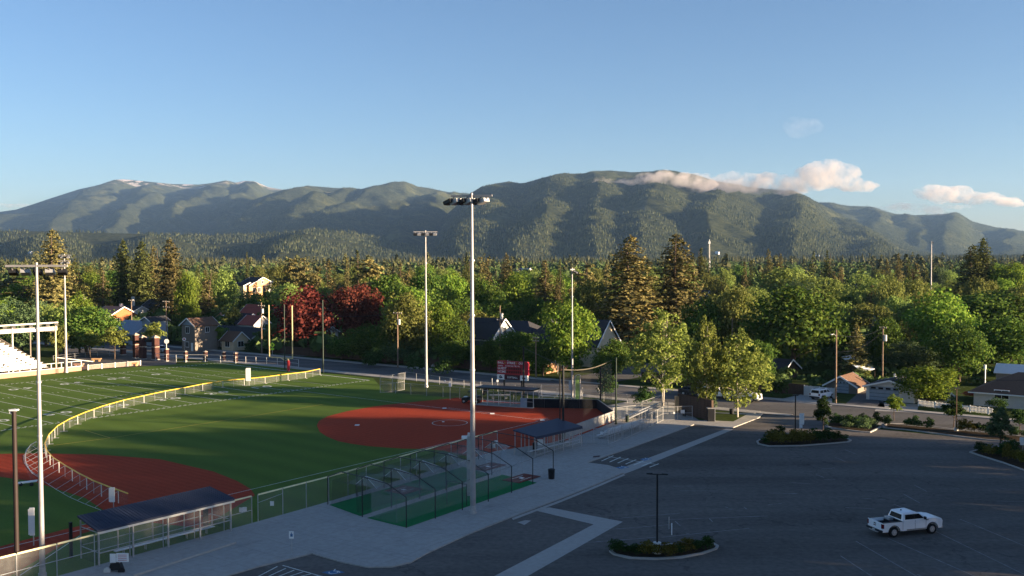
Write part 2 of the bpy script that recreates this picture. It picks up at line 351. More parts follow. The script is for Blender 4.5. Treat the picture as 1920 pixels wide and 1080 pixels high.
# driveways beyond the avenue
struct('driveway', MB().sheet([G(1455, 751), G(1560, 762), G(1560, 742), G(1510, 738)], 0.045), concrete)
struct('driveway', MB().sheet([G(1580, 762), G(1660, 768), G(1650, 728), G(1622, 727)], 0.045), road_m)
struct('driveway', MB().sheet([G(1640, 771), G(1720, 774), G(1722, 758), G(1650, 755)], 0.045), concrete)

# turf field
FENCE = [Vector(p) for p in ((-52, 44.5, 0), (-34.9, 67.9, 0), (-22.3, 84.7, 0), (-17.4, 91.6, 0), (-10.2, 103.0, 0), (-1.3, 116.0, 0))]
far_edge = [G(0, 711), G(124, 698), G(260, 688), G(350, 682), G(400, 680.5), G(480, 684.5), G(545, 691), G(600, 699), G(700, 710), G(722, 735.5), G(800, 742), G(862, 747)]
turf = struct('turf', MB().sheet([(-185, 80), (-140, 20), (-60, 35)] + FENCE[1:] + [(4, 124), (2, 152)] + far_edge[::-1], 0.05), turf_m)
clay_px = [(862, 746), (800, 752), (720, 760), (685, 765.5), (650, 772), (615, 781), (598, 790), (594, 798), (599, 810), (612, 819), (634, 828), (660, 833), (692, 837.5), (755, 842), (800, 842.5), (832, 846), (880, 857), (905, 862)]
clay = struct('infield_clay', MB().sheet([G(*p) for p in clay_px] + [Vector((-1.3, 116, 0)), Vector((7.5, 122.5, 0)), Vector((14.2, 136.3, 0)), Vector((12.6, 149.0, 0)), Vector((2.1, 152.6, 0))], 0.058), clay_m)
# other diamond on the left
c2 = Vector((-60.5, 79.0, 0)); arc = []
ob = [G(-300, 880), G(-150, 860), G(0, 852), G(75, 851), G(180, 853), G(300, 862), G(400, 885), G(445, 903), G(470, 918), G(478, 930)]
struct('infield_clay', MB().sheet(ob + [Vector((-26.8, 83, 0)), G(230, 975), G(190, 955), G(160, 935), G(60, 903), G(0, 895), G(-150, 893), G(-300, 900)], 0.058), clay_m)
struct('infield_clay', MB().sheet([Vector((-60, 40, 0)), Vector((-36.9, 67.0, 0)), G(150, 1003), G(235, 978), G(225, 970), G(120, 994), G(0, 1026), Vector((-66, 48, 0))], 0.058), clay_m)

# football lines (every line its own sheet on the turf)
FO = Vector((-55.51, 146.52, 0)); FE = Vector((math.cos(.8906), math.sin(.8906), 0)); FN = Vector((-FE.y, FE.x, 0))
Yd = 4.572; WID = 48.768
def fline(name, p, q, w, m=white_line, z=0.0655): 
    mb = MB().line(p, q, w, z); return struct(name, mb, m, turf)
fp = lambda u, v: FO + FE * (u * Yd) + FN * v
for k in range(-9, 9): fline('yard_line', fp(k, 0.2), fp(k, WID - 0.2), 0.13)
fline('goal_line', fp(8, 0.2), fp(8, WID - .2), 0.2)
fline('end_line', fp(10, 0), fp(10, WID), 0.3)
hm = MB()
for k in range(-45, 50):
    if k % 5 == 0: continue
    u = k / 5
    for v in (0.25, 17.8, 30.3, WID - 0.9):
        hm.line(fp(u, v), fp(u, v + .7), 0.12, 0.0655)
hash_o = struct('hash_marks', hm, white_line, turf)
sd = MB()
for k in range(-40, 50): 
    for v in (0, WID): sd.line(fp(k / 5 + 0.02, v), fp(k / 5 + 0.15, v), 0.22, 0.0655)
struct('sideline_dashes', sd, white_line, turf)
def text_mesh(s, size, m, name, ext=0.0, align='CENTER'):
    cu = bpy.data.curves.new(name, 'FONT'); cu.body = s; cu.size = size; cu.align_x = align; cu.align_y = 'CENTER'; cu.extrude = ext; cu.offset = size * 0.012; cu.resolution_u = 2
    o = bpy.data.objects.new('tmp', cu); COL.objects.link(o)
    dg = bpy.context.evaluated_depsgraph_get(); dg.update(); me = bpy.data.meshes.new_from_object(o.evaluated_get(dg)); me.name = name
    bpy.data.objects.remove(o); bpy.data.curves.remove(cu); me.materials.clear(); me.materials.append(m); return me
ang = math.atan2(FE.y, FE.x)
for k, t in ((-6, '3 0'), (-4, '4 0'), (-2, '5 0'), (0, '4 0'), (2, '3 0'), (4, '2 0'), (6, '1 0')):
    me = text_mesh(t, 2.9, white_line, 'yard_number')
    for v, a in ((8.2, ang), (WID - 8.2, ang + math.pi)):
        o = link('yard_number', me, turf, fp(k, v) + Vector((0, 0, 0.068)), (0, 0, a)); o['kind'] = 'structure'; o.scale = (1.15, 1, 1)
# soccer / softball lines
fline('yellow_line', G(160, 808), G(207, 822), 0.13, yellow_line); fline('yellow_line', G(100, 836), G(207, 822), 0.13, yellow_line)
fline('yellow_line', G(207, 822), G(440, 786), 0.13, yellow_line); fline('yellow_line', G(440, 786), G(605, 759), 0.13, yellow_line)
HP = Vector((4.24, 137.15, 0)); SE = Vector((math.cos(2.4953), math.sin(2.4953), 0)); SN = Vector((-SE.y, SE.x, 0))
def cline(name, p, q, w=0.1, m=white_line, z=0.066): return struct(name, MB().line(p, q, w, z), m, clay)
cline('foul_line', HP + SE * 1.2, HP + SE * 56, 0.11, z=0.0665); cline('foul_line', HP + SN * 1.2, HP + SN * 88, 0.11, z=0.0665)
cline('track_edge_line', FENCE[1] + Vector((-1.2, .9, 0)), G(150, 1006), 0.09)
PC = HP + (SE + SN) / math.sqrt(2) * 13.1
ring = MB()
for i in range(40):
    a0, a1 = 2 * math.pi * i / 40, 2 * math.pi * (i + 1) / 40
    f = lambda r, a: PC + Vector((math.cos(a), math.sin(a), 0)) * r
    ring.sheet([f(2.38, a0), f(2.5, a0), f(2.5, a1), f(2.38, a1)], 0.066)
struct('pitching_circle', ring, white_line, clay)
for off in (0.5, -2.0):
    cline('batter_box_line', HP + (SE - SN) / 1.414 * (0.5 if off > 0 else -0.5) + (SE + SN) / 1.414 * 0.9, HP + (SE - SN) / 1.414 * (0.5 if off > 0 else -0.5) - (SE + SN) / 1.414 * 1.1, 0.12)
    cline('batter_box_line', HP + (SE - SN) / 1.414 * (1.5 if off > 0 else -1.5) + (SE + SN) / 1.414 * 0.9, HP + (SE - SN) / 1.414 * (1.5 if off > 0 else -1.5) - (SE + SN) / 1.414 * 1.1, 0.12)
cline('lane_line', HP + SE * 9.1 - SN * 0.9, HP + SE * 18.3 - SN * 0.9)
def base_plate(p, s, label):
    solo('base', MB().box(p.x - s, p.x + s, p.y - s, p.y + s, 0.067, 0.14), white_m, label, 'base', (p.x, p.y, 0.067), 'bases of the softball diamond')
base_plate(HP + SE * 18.29, .3, 'white base on the far foul line where the clay narrows')
base_plate(HP + (SE + SN) * 18.29, .3, 'white base alone on the dark clay left of the circle')
base_plate(G(923, 776.5), .32, 'white mat on the foul line nearest the batter boxes')
base_plate(HP, .3, 'white plate between the batter boxes in front of the backstop')
base_plate(G(831, 792), .16, 'small white pitching plate inside the chalk circle')
base_plate(G(955, 763.5), .14, 'small white peg on the clay left of the black wall')
base_plate(G(969, 763.5), .14, 'small white peg on the clay beside the black wall end')
# concrete apron
ap = [Vector((-52, 42, 0)), Vector((-35.6, 67.2, 0)), Vector((-23.0, 84.0, 0)), Vector((-18, 90.9, 0)), Vector((-2.0, 115.3, 0)), Vector((6.8, 121.8, 0)), Vector((14.6, 135.9, 0)), Vector((13.2, 148.6, 0)),
      G(1190, 752), G(1230, 758), G(1345, 775), G(1430, 777), G(1424, 784), G(1372, 804), G(1302, 797), G(1262, 812), G(1180, 842), G(1100, 869), G(1140, 874), G(1165, 882), G(1169, 888),
      G(1110, 913), G(1047, 938), G(960, 971), G(880, 1003), G(800, 1040), G(770, 1057), G(735, 1065), G(690, 1066), G(640, 1056), G(585, 1040), G(480, 1066), G(400, 1090), Vector((-22, 52, 0))]
apron = struct('pavement', MB().prism(ap, 0.0, 0.13), concrete)
# saw-cut joints as separate recessed dark strips are too fine to see far off: panels near the camera only
jm = mat('dark_joint', (0.22, 0.22, 0.21), 0.95, 0.1, 3)  # one even grey for the joints, darker than the concrete
jj = MB()
for a, b in (((640, 985), (890, 1005)), ((750, 1000), (1010, 925)), ((880, 985), (1060, 935)), ((1040, 905), (1085, 925)), ((1000, 895), (1110, 875)), ((560, 1000), (770, 1050)), ((500, 1010), (640, 1050)), ((1060, 880), (1150, 845)), ((1130, 850), (1165, 845)), ((940, 950), (975, 963))):
    jj.line(G(*a, .13), G(*b, .13), 0.035, 0.1345)
def inside(p, poly):
    c = False; n_ = len(poly)
    for i in range(n_):
        a, b = poly[i], poly[i - 1]
        if (a.y > p.y) != (b.y > p.y) and p.x < (b.x - a.x) * (p.y - a.y) / (b.y - a.y) + a.x: c = not c
    return c
for ax, bx in ((E1, E2), (E2, E1)):
    for i in range(-40, 70):
        o_ = bx * (i * 3.05) ; run = None
        for j in range(-200, 500):
            p_ = o_ + ax * (j * .5); ok_ = inside(p_, ap)
            if ok_ and run is None: run = p_
            if (not ok_ or j == 499) and run is not None:
                if (p_ - run).length > 1.2: jj.line(run + ax * .2, p_ - ax * .7, 0.03, 0.1345)
                run = None
struct('pavement_joints', jj, jm, apron)
band = [G(1000, 957), G(1030, 952), G(1168, 979), G(965, 1095), G(900, 1095), G(1113, 984)]
struct('concrete_band', MB().sheet(band, 0.038), concrete2)
struct('concrete_band', MB().sheet([G(1171, 889), G(1185, 884), G(1375, 806), G(1362, 804), G(1150, 884)], 0.038), concrete2)
struct('kerb', MB().prism([G(960, 972.5), G(1047, 940), G(1110, 914.5), G(1169, 889.5), G(1172, 891.5), G(1112, 917.5), G(1048, 943.5), G(962, 975.5)], 0, 0.06), concrete2)
struct('concrete_patch', MB().sheet([G(970, 980), G(985, 976), G(996, 977), G(983, 985)], 0.038), concrete)
struct('drain_grate', MB().sheet([G(1113, 857), G(1126, 856), G(1124, 859), G(1111, 860)], 0.135), mat('rust', (.09, .05, .04), .9, .2, 5))
# small island at the end of the access: rounded lawn with trees
struct('lawn', MB().sheet([G(1338, 776), G(1400, 779), G(1375, 792), G(1310, 789), G(1300, 783)], 0.136), grass_m)
struct('lawn', MB().sheet([G(1090, 743), G(1178, 756), G(1165, 765), G(1130, 765), G(1088, 757)], 0.02), grass_m)
# painted marks on the lot
def pl(a, b, w=0.1, m=faded_line, name='parking_line'): struct(name, MB().line(G(*a), G(*b), w, 0.0385), m, lot)
for a, b in (((1165, 972), (1275, 963)), ((1148, 993), (1262, 984)), ((1100, 1018), (1232, 1008)), ((1240, 1008), (1405, 991)), ((1255, 975), (1440, 968)), ((1275, 921), (1345, 921)), ((1262, 912), (1300, 912)),
             ((1604, 1015), (1725, 1085)), ((1576, 1043), (1640, 1085)), ((1665, 1010), (1870, 1100)), ((1714, 910), (1738, 922)), ((1694, 927), (1725, 944)), ((1676, 946), (1700, 956)),
             ((1800, 974), (1935, 1030)), ((1740, 990), (1935, 1085)), ((1585, 952), (1640, 955)), ((1615, 935), (1660, 937)), ((1870, 940), (1925, 941)), ((1480, 905), (1520, 908)), ((1440, 925), (1495, 926)),
             ((1540, 880), (1566, 878)), ((1585, 844), (1605, 852)), ((1566, 858), (1585, 866)), ((1530, 890), (1545, 896)), ((1360, 951), (1372, 956)), ((1330, 973), (1336, 979)), ((1266, 978), (1276, 987)), ((1286, 1000), (1296, 1003)), ((1395, 952), (1400, 955)),
             ((1440, 947), (1466, 945)), ((1478, 927), (1496, 926)), ((1545, 900), (1566, 900)), ((1720, 1078), (1735, 1085))):
    pl(a, b)
pl((1885, 840), (1898, 826), 0.12, white_line)
for i in range(7):   # hatched bay by the ramp
    a = (1132 + i * 14.2, 862 - 0.3 * i + i * 1.1); b = (1158 + i * 13.6, 851.5 + i * 2.2)
    pl((1128 + i * 15, 867 + i * 1.2 * 1.6 - 2), (1150 + i * 14.2, 855 + i * 2.5), 0.16, white_line, 'hatch_line')
pl((1140, 856.5), (1228, 871), 0.12, white_line, 'hatch_line')
for i in range(7): pl((478 + i * 18, 1085), (520 + i * 16, 1063 + i * 3.4), 0.11, white_line, 'hatch_line')
pl((530, 1061), (640, 1092), 0.11, white_line, 'hatch_line')
def access_mark(x, y, s):
    o = struct('accessible_parking_mark', MB().sheet([G(x - s, y), G(x + .2 * s, y - .22 * s), G(x + s, y), G(x - .2 * s, y + .22 * s)], 0.0385), blue_paint, lot)
    c = G(x, y); m = MB()
    for i in range(14):
        a0, a1 = math.pi * (.9 + i / 14 * 1.5), math.pi * (.9 + (i + 1) / 14 * 1.5)
        f = lambda r, a: c + Vector((math.cos(a), math.sin(a), 0)) * r
        m.sheet([f(.28, a0), f(.36, a0), f(.36, a1), f(.28, a1)], 0.043)
    m.line(c + Vector((0, .2, 0)), c + Vector((0, .75, 0)), .09, 0.043); m.line(c + Vector((0, .25, 0)), c + Vector((.35, .25, 0)), .09, 0.0431); m.line(c + Vector((.35, .25, 0)), c + Vector((.5, -.1, 0)), .09, 0.0432)
    struct('wheelchair_symbol', m, white_line, o)
access_mark(625, 1074, 22); access_mark(1167, 877, 13); access_mark(1211, 861.5, 12)
# plaza by the brick gate
struct('plaza', MB().sheet([G(100, 676), G(140, 640), G(330, 650), G(330, 686), G(260, 687), G(150, 694)], 0.046), road_m)
struct('driveway', MB().sheet([G(290, 655), G(400, 660), G(400, 651), G(300, 645)], 0.052), road_m)
struct('running_strip', MB().sheet([G(-60, 716), G(0, 708), G(125, 695), G(262, 686), G(262, 682), G(120, 688), G(0, 695), G(-60, 700)], 0.054), mat('warm_pavement', (0.36, 0.20, 0.13), .9, .1, 1.0))

# ================================================================== MOUNTAINS
def vnoise(x, y, seed):
    xi = np.floor(x).astype(np.int64); yi = np.floor(y).astype(np.int64); fx = x - xi; fy = y - yi
    fx = fx * fx * (3 - 2 * fx); fy = fy * fy * (3 - 2 * fy)
    def h(a, b):
        n = (a * 374761393 + b * 668265263 + seed * 1442695041) & 0x7fffffff
        n = ((n ^ (n >> 13)) * 1274126177) & 0x7fffffff
        return ((n ^ (n >> 16)) & 0xffff) / 65535.0
    return (h(xi, yi) * (1 - fx) + h(xi + 1, yi) * fx) * (1 - fy) + (h(xi, yi + 1) * (1 - fx) + h(xi + 1, yi + 1) * fx) * fy
def fbm(x, y, seed, oct=5, ridged=False):
    s = 0; a = 1; t = 0
    for o in range(oct):
        v = vnoise(x, y, seed + o * 17)
        if ridged: v = 1 - abs(2 * v - 1)
        s = s + a * v; t += a; a *= 0.5; x = x * 2.03 + 11.3; y = y * 2.03 + 7.1
    return s / t
def crest(px, py, X, D):
    yy = np.interp(X, px, py)
    a, b = (X - 960) / FPX, (540 - yy) / FPX
    cr, sr = math.cos(ROLL), math.sin(ROLL); a, b = a * cr + b * sr, -a * sr + b * cr
    c, s = math.cos(PITCH), math.sin(PITCH)
    return CAM_H + (-s + b * c) / (c + b * s) * D
L1 = (15000., 6500., [(-400, 440), (-200, 420), (0, 397.5), (32, 393), (67, 382), (100, 371), (150, 355), (187, 347), (217, 337), (235, 336), (275, 340), (325, 345), (375, 346), (400, 343), (427, 338), (444, 342.5), (460, 339), (480, 340), (505, 351), (534, 356), (600, 372), (800, 420), (1000, 470)],
      [(235, 40, .9), (330, 190, .6), (430, 300, .85), (480, 420, .8), (110, -60, .8)], .50)
L2 = (10500., 5200., [(300, 470), (400, 420), (480, 372), (534, 354), (590, 347.5), (630, 351), (660, 352), (677, 355), (705, 347.5), (730, 341), (762, 341), (780, 347.5), (805, 351), (842, 359), (880, 361), (950, 390), (1100, 450)],
      [(590, 360, .95), (700, 480, 1.0), (765, 560, .9), (850, 740, .5)], .50)
L3 = (7400., 3300., [(780, 470), (840, 400), (880, 367), (905, 351), (930, 344), (955, 340), (977, 344), (992, 341), (1022, 332), (1060, 326), (1092, 325), (1142, 319.5), (1185, 323), (1247, 320), (1302, 327), (1360, 345), (1420, 352), (1485, 358.7), (1515, 371), (1532, 379), (1600, 415), (1680, 447), (1755, 475), (1790, 487), (2000, 520)],
      [(905, 860, 1.0), (1060, 985, 1.0), (1110, 1125, .9), (1250, 1195, 1.0), (1380, 1330, 1.0), (1500, 1500, 1.0), (1600, 1640, 1.0)], .50)
L4 = (10500., 6500., [(1380, 400), (1450, 385), (1535, 379.5), (1565, 380.5), (1590, 384.5), (1625, 385.5), (1650, 392), (1680, 400), (1715, 402), (1765, 400), (1790, 398), (1802, 401), (1822, 414), (1865, 425), (1920, 432.5), (2050, 450), (2200, 470)],
      [(1560, 1560, .9), (1640, 1660, .9), (1715, 1700, .8), (1795, 1760, 1.0), (1900, 1890, .8)], .45)
L5 = (4600., 2700., [(-400, 436), (0, 432), (100, 433), (200, 436), (400, 441), (520, 436), (600, 430), (640, 432), (700, 442), (750, 456), (800, 466), (860, 476), (1000, 484)],
      [(600, 520, 1.0), (100, 60, .8), (300, 260, .8)], .35)
LAY = [L1, L2, L3, L4, L5]
def layer_h(L, X, D):
    Dc, Df, pts, spurs, k = L
    px = [p[0] for p in pts]; py = [p[1] for p in pts]
    Hc = crest(px, py, X, Dc)
    t = (Dc - D) / (Dc - Df); tf = np.clip(t, 0, 1)
    base = Hc * (1 - tf) ** (2.1)
    # warp the spurs a little so they wander
    W = (fbm(X / 90., D / 900., 5, 3) - .5) * 70
    out = base
    for xc, xf, st in spurs:
        xs = xc + (xf - xc) * tf ** 0.9
        off = np.abs(X + W - xs) * D / FPX
        left = (X + W - xs) < 0
        h = Hc * (1 - tf ** 1.35) * (1 - .12 * (1 - st) * tf * 8 * .5) - k * off * np.where(left, 1.25, .75) * (0.6 + .4 * np.clip(off / 500, 0, 1))
        out = np.maximum(out, h)
    n = (fbm(X * D / FPX / 420., D / 700., 31, 5, True) - .55) * 150 * np.minimum(1, tf * 3) * np.clip(Hc / 500, .25, 1) * (1 - tf) ** .5
    out = out + n
    out = np.where(t < 0, Hc + (t * (Dc - Df)) * .35, out)      # far side falls away
    out = np.where(t > 1, -5 + 0 * out, out)
    return out
def hill_h(X, D):
    h = np.full_like(X, -3.0)
    for L in LAY: h = np.maximum(h, layer_h(L, X, D))
    return h
Xs = np.linspace(-380, 2300, 620); Ds = np.concatenate([np.linspace(2600, 7600, 150), np.linspace(7650, 15600, 120)])
XX, DD = np.meshgrid(Xs, Ds)
HH = hill_h(XX, DD)
# keep every crest exactly on its silhouette: limit what rises above the skyline seen in the photograph
allx = Xs; sky_y = np.full(len(Xs), 1e9)
for L in LAY: sky_y = np.minimum(sky_y, np.interp(Xs, [p[0] for p in L[2]], [p[1] for p in L[2]], left=999, right=999))
aa, bb = (Xs - 960) / FPX, (540 - sky_y) / FPX
bb = bb * math.cos(ROLL) - aa * math.sin(ROLL)
maxslope = (-math.sin(PITCH) + bb * math.cos(PITCH)) / (math.cos(PITCH) + bb * math.sin(PITCH))
HH = np.minimum(HH, CAM_H + maxslope[None, :] * DD)
V = np.stack([(XX - 960) / FPX * DD, DD, HH], -1).reshape(-1, 3)
nr, nc = XX.shape; idx = np.arange(nr * nc).reshape(nr, nc)
Q = np.stack([idx[:-1, :-1], idx[:-1, 1:], idx[1:, 1:], idx[1:, :-1]], -1).reshape(-1, 4)
# mountain material: forest, pale rock and meadow patches, snow at the very top
mm = bpy.data.materials.new('mountain_forest'); n, l = nodes_of(mm); p = n['Principled BSDF']; p.inputs['Roughness'].default_value = 1; p.inputs['Specular IOR Level'].default_value = 0
tc = n.new('ShaderNodeTexCoord')
def nz_(s, d=6, r=.6):
    z = n.new('ShaderNodeTexNoise'); z.inputs['Scale'].default_value = s; z.inputs['Detail'].default_value = d; z.inputs['Roughness'].default_value = r; l.new(tc.outputs['Object'], z.inputs['Vector']); return z.outputs[0]
def ramp_(f, a, b, c1, c2):
    r = n.new('ShaderNodeValToRGB'); r.color_ramp.elements[0].position = a; r.color_ramp.elements[1].position = b; r.color_ramp.elements[0].color = (*c1, 1); r.color_ramp.elements[1].color = (*c2, 1); l.new(f, r.inputs[0]); return r.outputs[0]
def mix_(f, a, b):
    x = n.new('ShaderNodeMix'); x.data_type = 'RGBA'; l.new(f, x.inputs[0]); l.new(a, x.inputs[6]); 
    if isinstance(b, tuple): x.inputs[7].default_value = (*b, 1)
    else: l.new(b, x.inputs[7])
    return x.outputs[2]
c_f = ramp_(nz_(.03, 8, .75), .35, .68, (.018, .026, .015), (.080, .086, .042))
c_f = mix_(ramp_(nz_(.0022, 7, .65), .56, .64, (0, 0, 0), (.55, .55, .55)), c_f, (.13, .13, .055))
c_f = mix_(ramp_(nz_(.0035, 8, .7), .66, .70, (0, 0, 0), (.8, .8, .8)), c_f, (.26, .21, .14))
sx = n.new('ShaderNodeSeparateXYZ'); l.new(tc.outputs['Object'], sx.inputs[0])
mr = n.new('ShaderNodeMapRange'); l.new(sx.outputs[2], mr.inputs[0]); mr.inputs[1].default_value = 1010; mr.inputs[2].default_value = 1120
ml = n.new('ShaderNodeMath'); ml.operation = 'MULTIPLY'; l.new(mr.outputs[0], ml.inputs[0]); l.new(ramp_(nz_(.0045, 6, .6), .5, .56, (0, 0, 0), (1, 1, 1)), ml.inputs[1])
c_f = mix_(ml.outputs[0], c_f, (.62, .55, .52))
l.new(c_f, p.inputs['Base Color'])
bp = n.new('ShaderNodeBump'); bp.inputs['Strength'].default_value = 1; bp.inputs['Distance'].default_value = 14; l.new(nz_(.025, 6, .8), bp.inputs['Height']); l.new(bp.outputs[0], p.inputs['Normal'])
MATS['mountain'] = mm
me = mesh_np('mountains', V, Q, [mm]); me.polygons.foreach_set('use_smooth', [True] * len(me.polygons))
o = link('mountains', me); o['kind'] = 'structure'

# ------------------------------------------------------------------ far forests (nobody could count these)
def cone_forest(name, P, Hs, Ws, tiers, sides, m, seed=1):
    r = np.random.default_rng(seed); k = len(P); vs = []; fs = []; base = 0
    for ti in range(tiers):
        z0 = 0.08 + .62 * ti / tiers; z1 = z0 + (1 - z0) * (1.0 if ti == tiers - 1 else .72); rr = (1 - z0) * 1.05
        a0 = r.random(k) * 6.28
        ring = np.zeros((k, sides + 1, 3))
        for s in range(sides):
            a = a0 + 2 * math.pi * s / sides; w = Ws * rr * (.75 + .5 * r.random(k)) * .5
            ring[:, s, 0] = P[:, 0] + np.cos(a) * w; ring[:, s, 1] = P[:, 1] + np.sin(a) * w; ring[:, s, 2] = P[:, 2] + Hs * (z0 + .05 * r.random(k))
        ring[:, sides, :2] = P[:, :2] + (r.random((k, 2)) - .5) * .08 * Ws[:, None]; ring[:, sides, 2] = P[:, 2] + Hs * z1
        b = base + np.arange(k)[:, None] * (sides + 1)
        for s in range(sides): fs.append(np.stack([b[:, 0] + s, b[:, 0] + (s + 1) % sides, b[:, 0] + sides], -1))
        vs.append(ring.reshape(-1, 3)); base += k * (sides + 1)
    return stuff(name, mesh_np(name, np.concatenate(vs), np.concatenate(fs), [m]))
lf_mtn = leaf_mat('mountain_conifers', (0.016, 0.026, 0.015), (0.100, 0.108, 0.054), 0.05)
N = 150000
tx = rng.uniform(-60, 1980, N); td = np.where(rng.random(N) < .55, rng.uniform(2700, 7500, N), rng.uniform(5200, 10600, N))
th = hill_h(tx, td)
ms = np.interp(tx, Xs, maxslope); th = np.minimum(th, CAM_H + ms * td)
keep = (th > 3) & (fbm(tx * td / FPX / 500., td / 500., 77, 4) > .36); tx, td, th = tx[keep], td[keep], th[keep]
hs = rng.uniform(8, 17, len(tx)) * (0.8 + .35 * (td < 5000))
P3 = np.stack([(tx - 960) / FPX * td, td, th - 2], -1)
cone_forest('mountain_forest', P3, hs, hs * .42, 1, 4, lf_mtn, 3)
# valley woods between the town and the mountains
lf_farcon = leaf_mat('far_conifers', (0.035, 0.048, 0.022), (0.13, 0.13, 0.06), 0.1)
def blob_forest(name, P, Hs, Ws, nf, m, seed=2, cone=False):
    """each crown a loose cloud of small leaf faces"""
    r = np.random.default_rng(seed); k = len(P)
    d = r.normal(size=(k, nf, 3)); d /= np.linalg.norm(d, axis=2, keepdims=True); d[..., 2] = np.abs(d[..., 2]) * 1.0 - .25
    rad = r.uniform(.55, 1.0, (k, nf, 1))
    lob = 1 + .28 * np.sin(3 * np.arctan2(d[..., 1:2], d[..., 0:1]) + r.random((k, 1, 1)) * 6.28)
    c = P[:, None, :] + d * rad * lob * np.stack([Ws * .5, Ws * .5, Hs * .48], -1)[:, None, :]; c[..., 2] += (Hs * .5)[:, None]
    if cone:
        u = r.random((k, nf)) ** 1.4; a_ = r.random((k, nf)) * 6.28; rr_ = (1 - u) ** .75 * (.55 + .5 * r.random((k, nf))) * .5
        c = np.stack([P[:, 0:1] + np.cos(a_) * rr_ * Ws[:, None], P[:, 1:2] + np.sin(a_) * rr_ * Ws[:, None], P[:, 2:3] + Hs[:, None] * (.06 + .94 * u)], -1); d = np.stack([np.cos(a_), np.sin(a_), .6 + 0 * a_], -1)
    s = (Ws * (.09 if cone else .11))[:, None, None] * r.uniform(.7, 1.4, (k, nf, 1))
    t1 = np.cross(d, r.normal(size=d.shape)); t1 /= np.linalg.norm(t1, axis=2, keepdims=True) + 1e-9; t2 = np.cross(d + .7 * r.normal(size=d.shape), t1); t2 /= np.linalg.norm(t2, axis=2, keepdims=True) + 1e-9
    q = np.stack([c - t1 * s, c + t2 * s * .9, c + t1 * s, c - t2 * s * .9], 2).reshape(-1, 3)
    return stuff(name, mesh_np(name, q, np.arange(len(q)).reshape(-1, 4), [m]))
def valley_pts(n, d0, d1, seed, pw=1.0):
    r = np.random.default_rng(seed); u = r.random(n) ** pw; D = d0 + (d1 - d0) * u; X = r.uniform(-80, 2000, n); return np.stack([(X - 960) / FPX * D, D, np.zeros(n)], -1), r
def clumpy(n, d0, d1, seed, thr, sc):
    P, r_ = valley_pts(n, d0, d1, seed); m_ = fbm(P[:, 0] / sc, P[:, 1] / sc, seed, 4); P = P[m_ > thr]; hh = np.clip(r_.lognormal(2.45, .36, len(P)), 5, 23) * (.7 + .6 * fbm(P[:, 0] / sc / .4, P[:, 1] / sc / .4, seed + 5, 3)); return P, hh, hh * r_.uniform(.34, .62, len(P)), r_
P, hh, ww, r_ = clumpy(3600, 620, 1500, 11, .47, 60.); cone_leafy = True; blob_forest('distant_conifers', P, hh, ww * 1.25, 110, lf_farcon, 12, True)
P, hh, ww, r_ = clumpy(16000, 1400, 4400, 13, .44, 130.); cone_forest('distant_conifers', P, hh, ww, 2, 5, lf_farcon, 14)
P, r_ = valley_pts(1500, 600, 1500, 15); blob_forest('distant_broadleaf_wood', P, r_.uniform(8, 17, 1500), r_.uniform(10, 17, 1500), 130, lf_far, 16)
P, r_ = valley_pts(5000, 1500, 4000, 17); blob_forest('distant_broadleaf_wood', P, r_.uniform(6, 13, 5000), r_.uniform(9, 16, 5000), 24, lf_far, 18)

# ------------------------------------------------------------------ haze: one closed box of even, thin air
hz = MB().box(-17000, 17000, -300, 16500, -1, 1260); o = link('haze', hz.mesh('haze', [])); o['kind'] = 'stuff'
hm_ = bpy.data.materials.new('haze_air'); n, l = nodes_of(hm_); n.clear(); pv = n.new('ShaderNodeVolumePrincipled'); pv.inputs['Density'].default_value = 2.5e-5; pv.inputs['Color'].default_value = (.36, .60, 1.0, 1); pv.inputs['Anisotropy'].default_value = 0.1
oo = n.new('ShaderNodeOutputMaterial'); l.new(pv.outputs[0], oo.inputs['Volume']); o.data.materials.append(hm_)

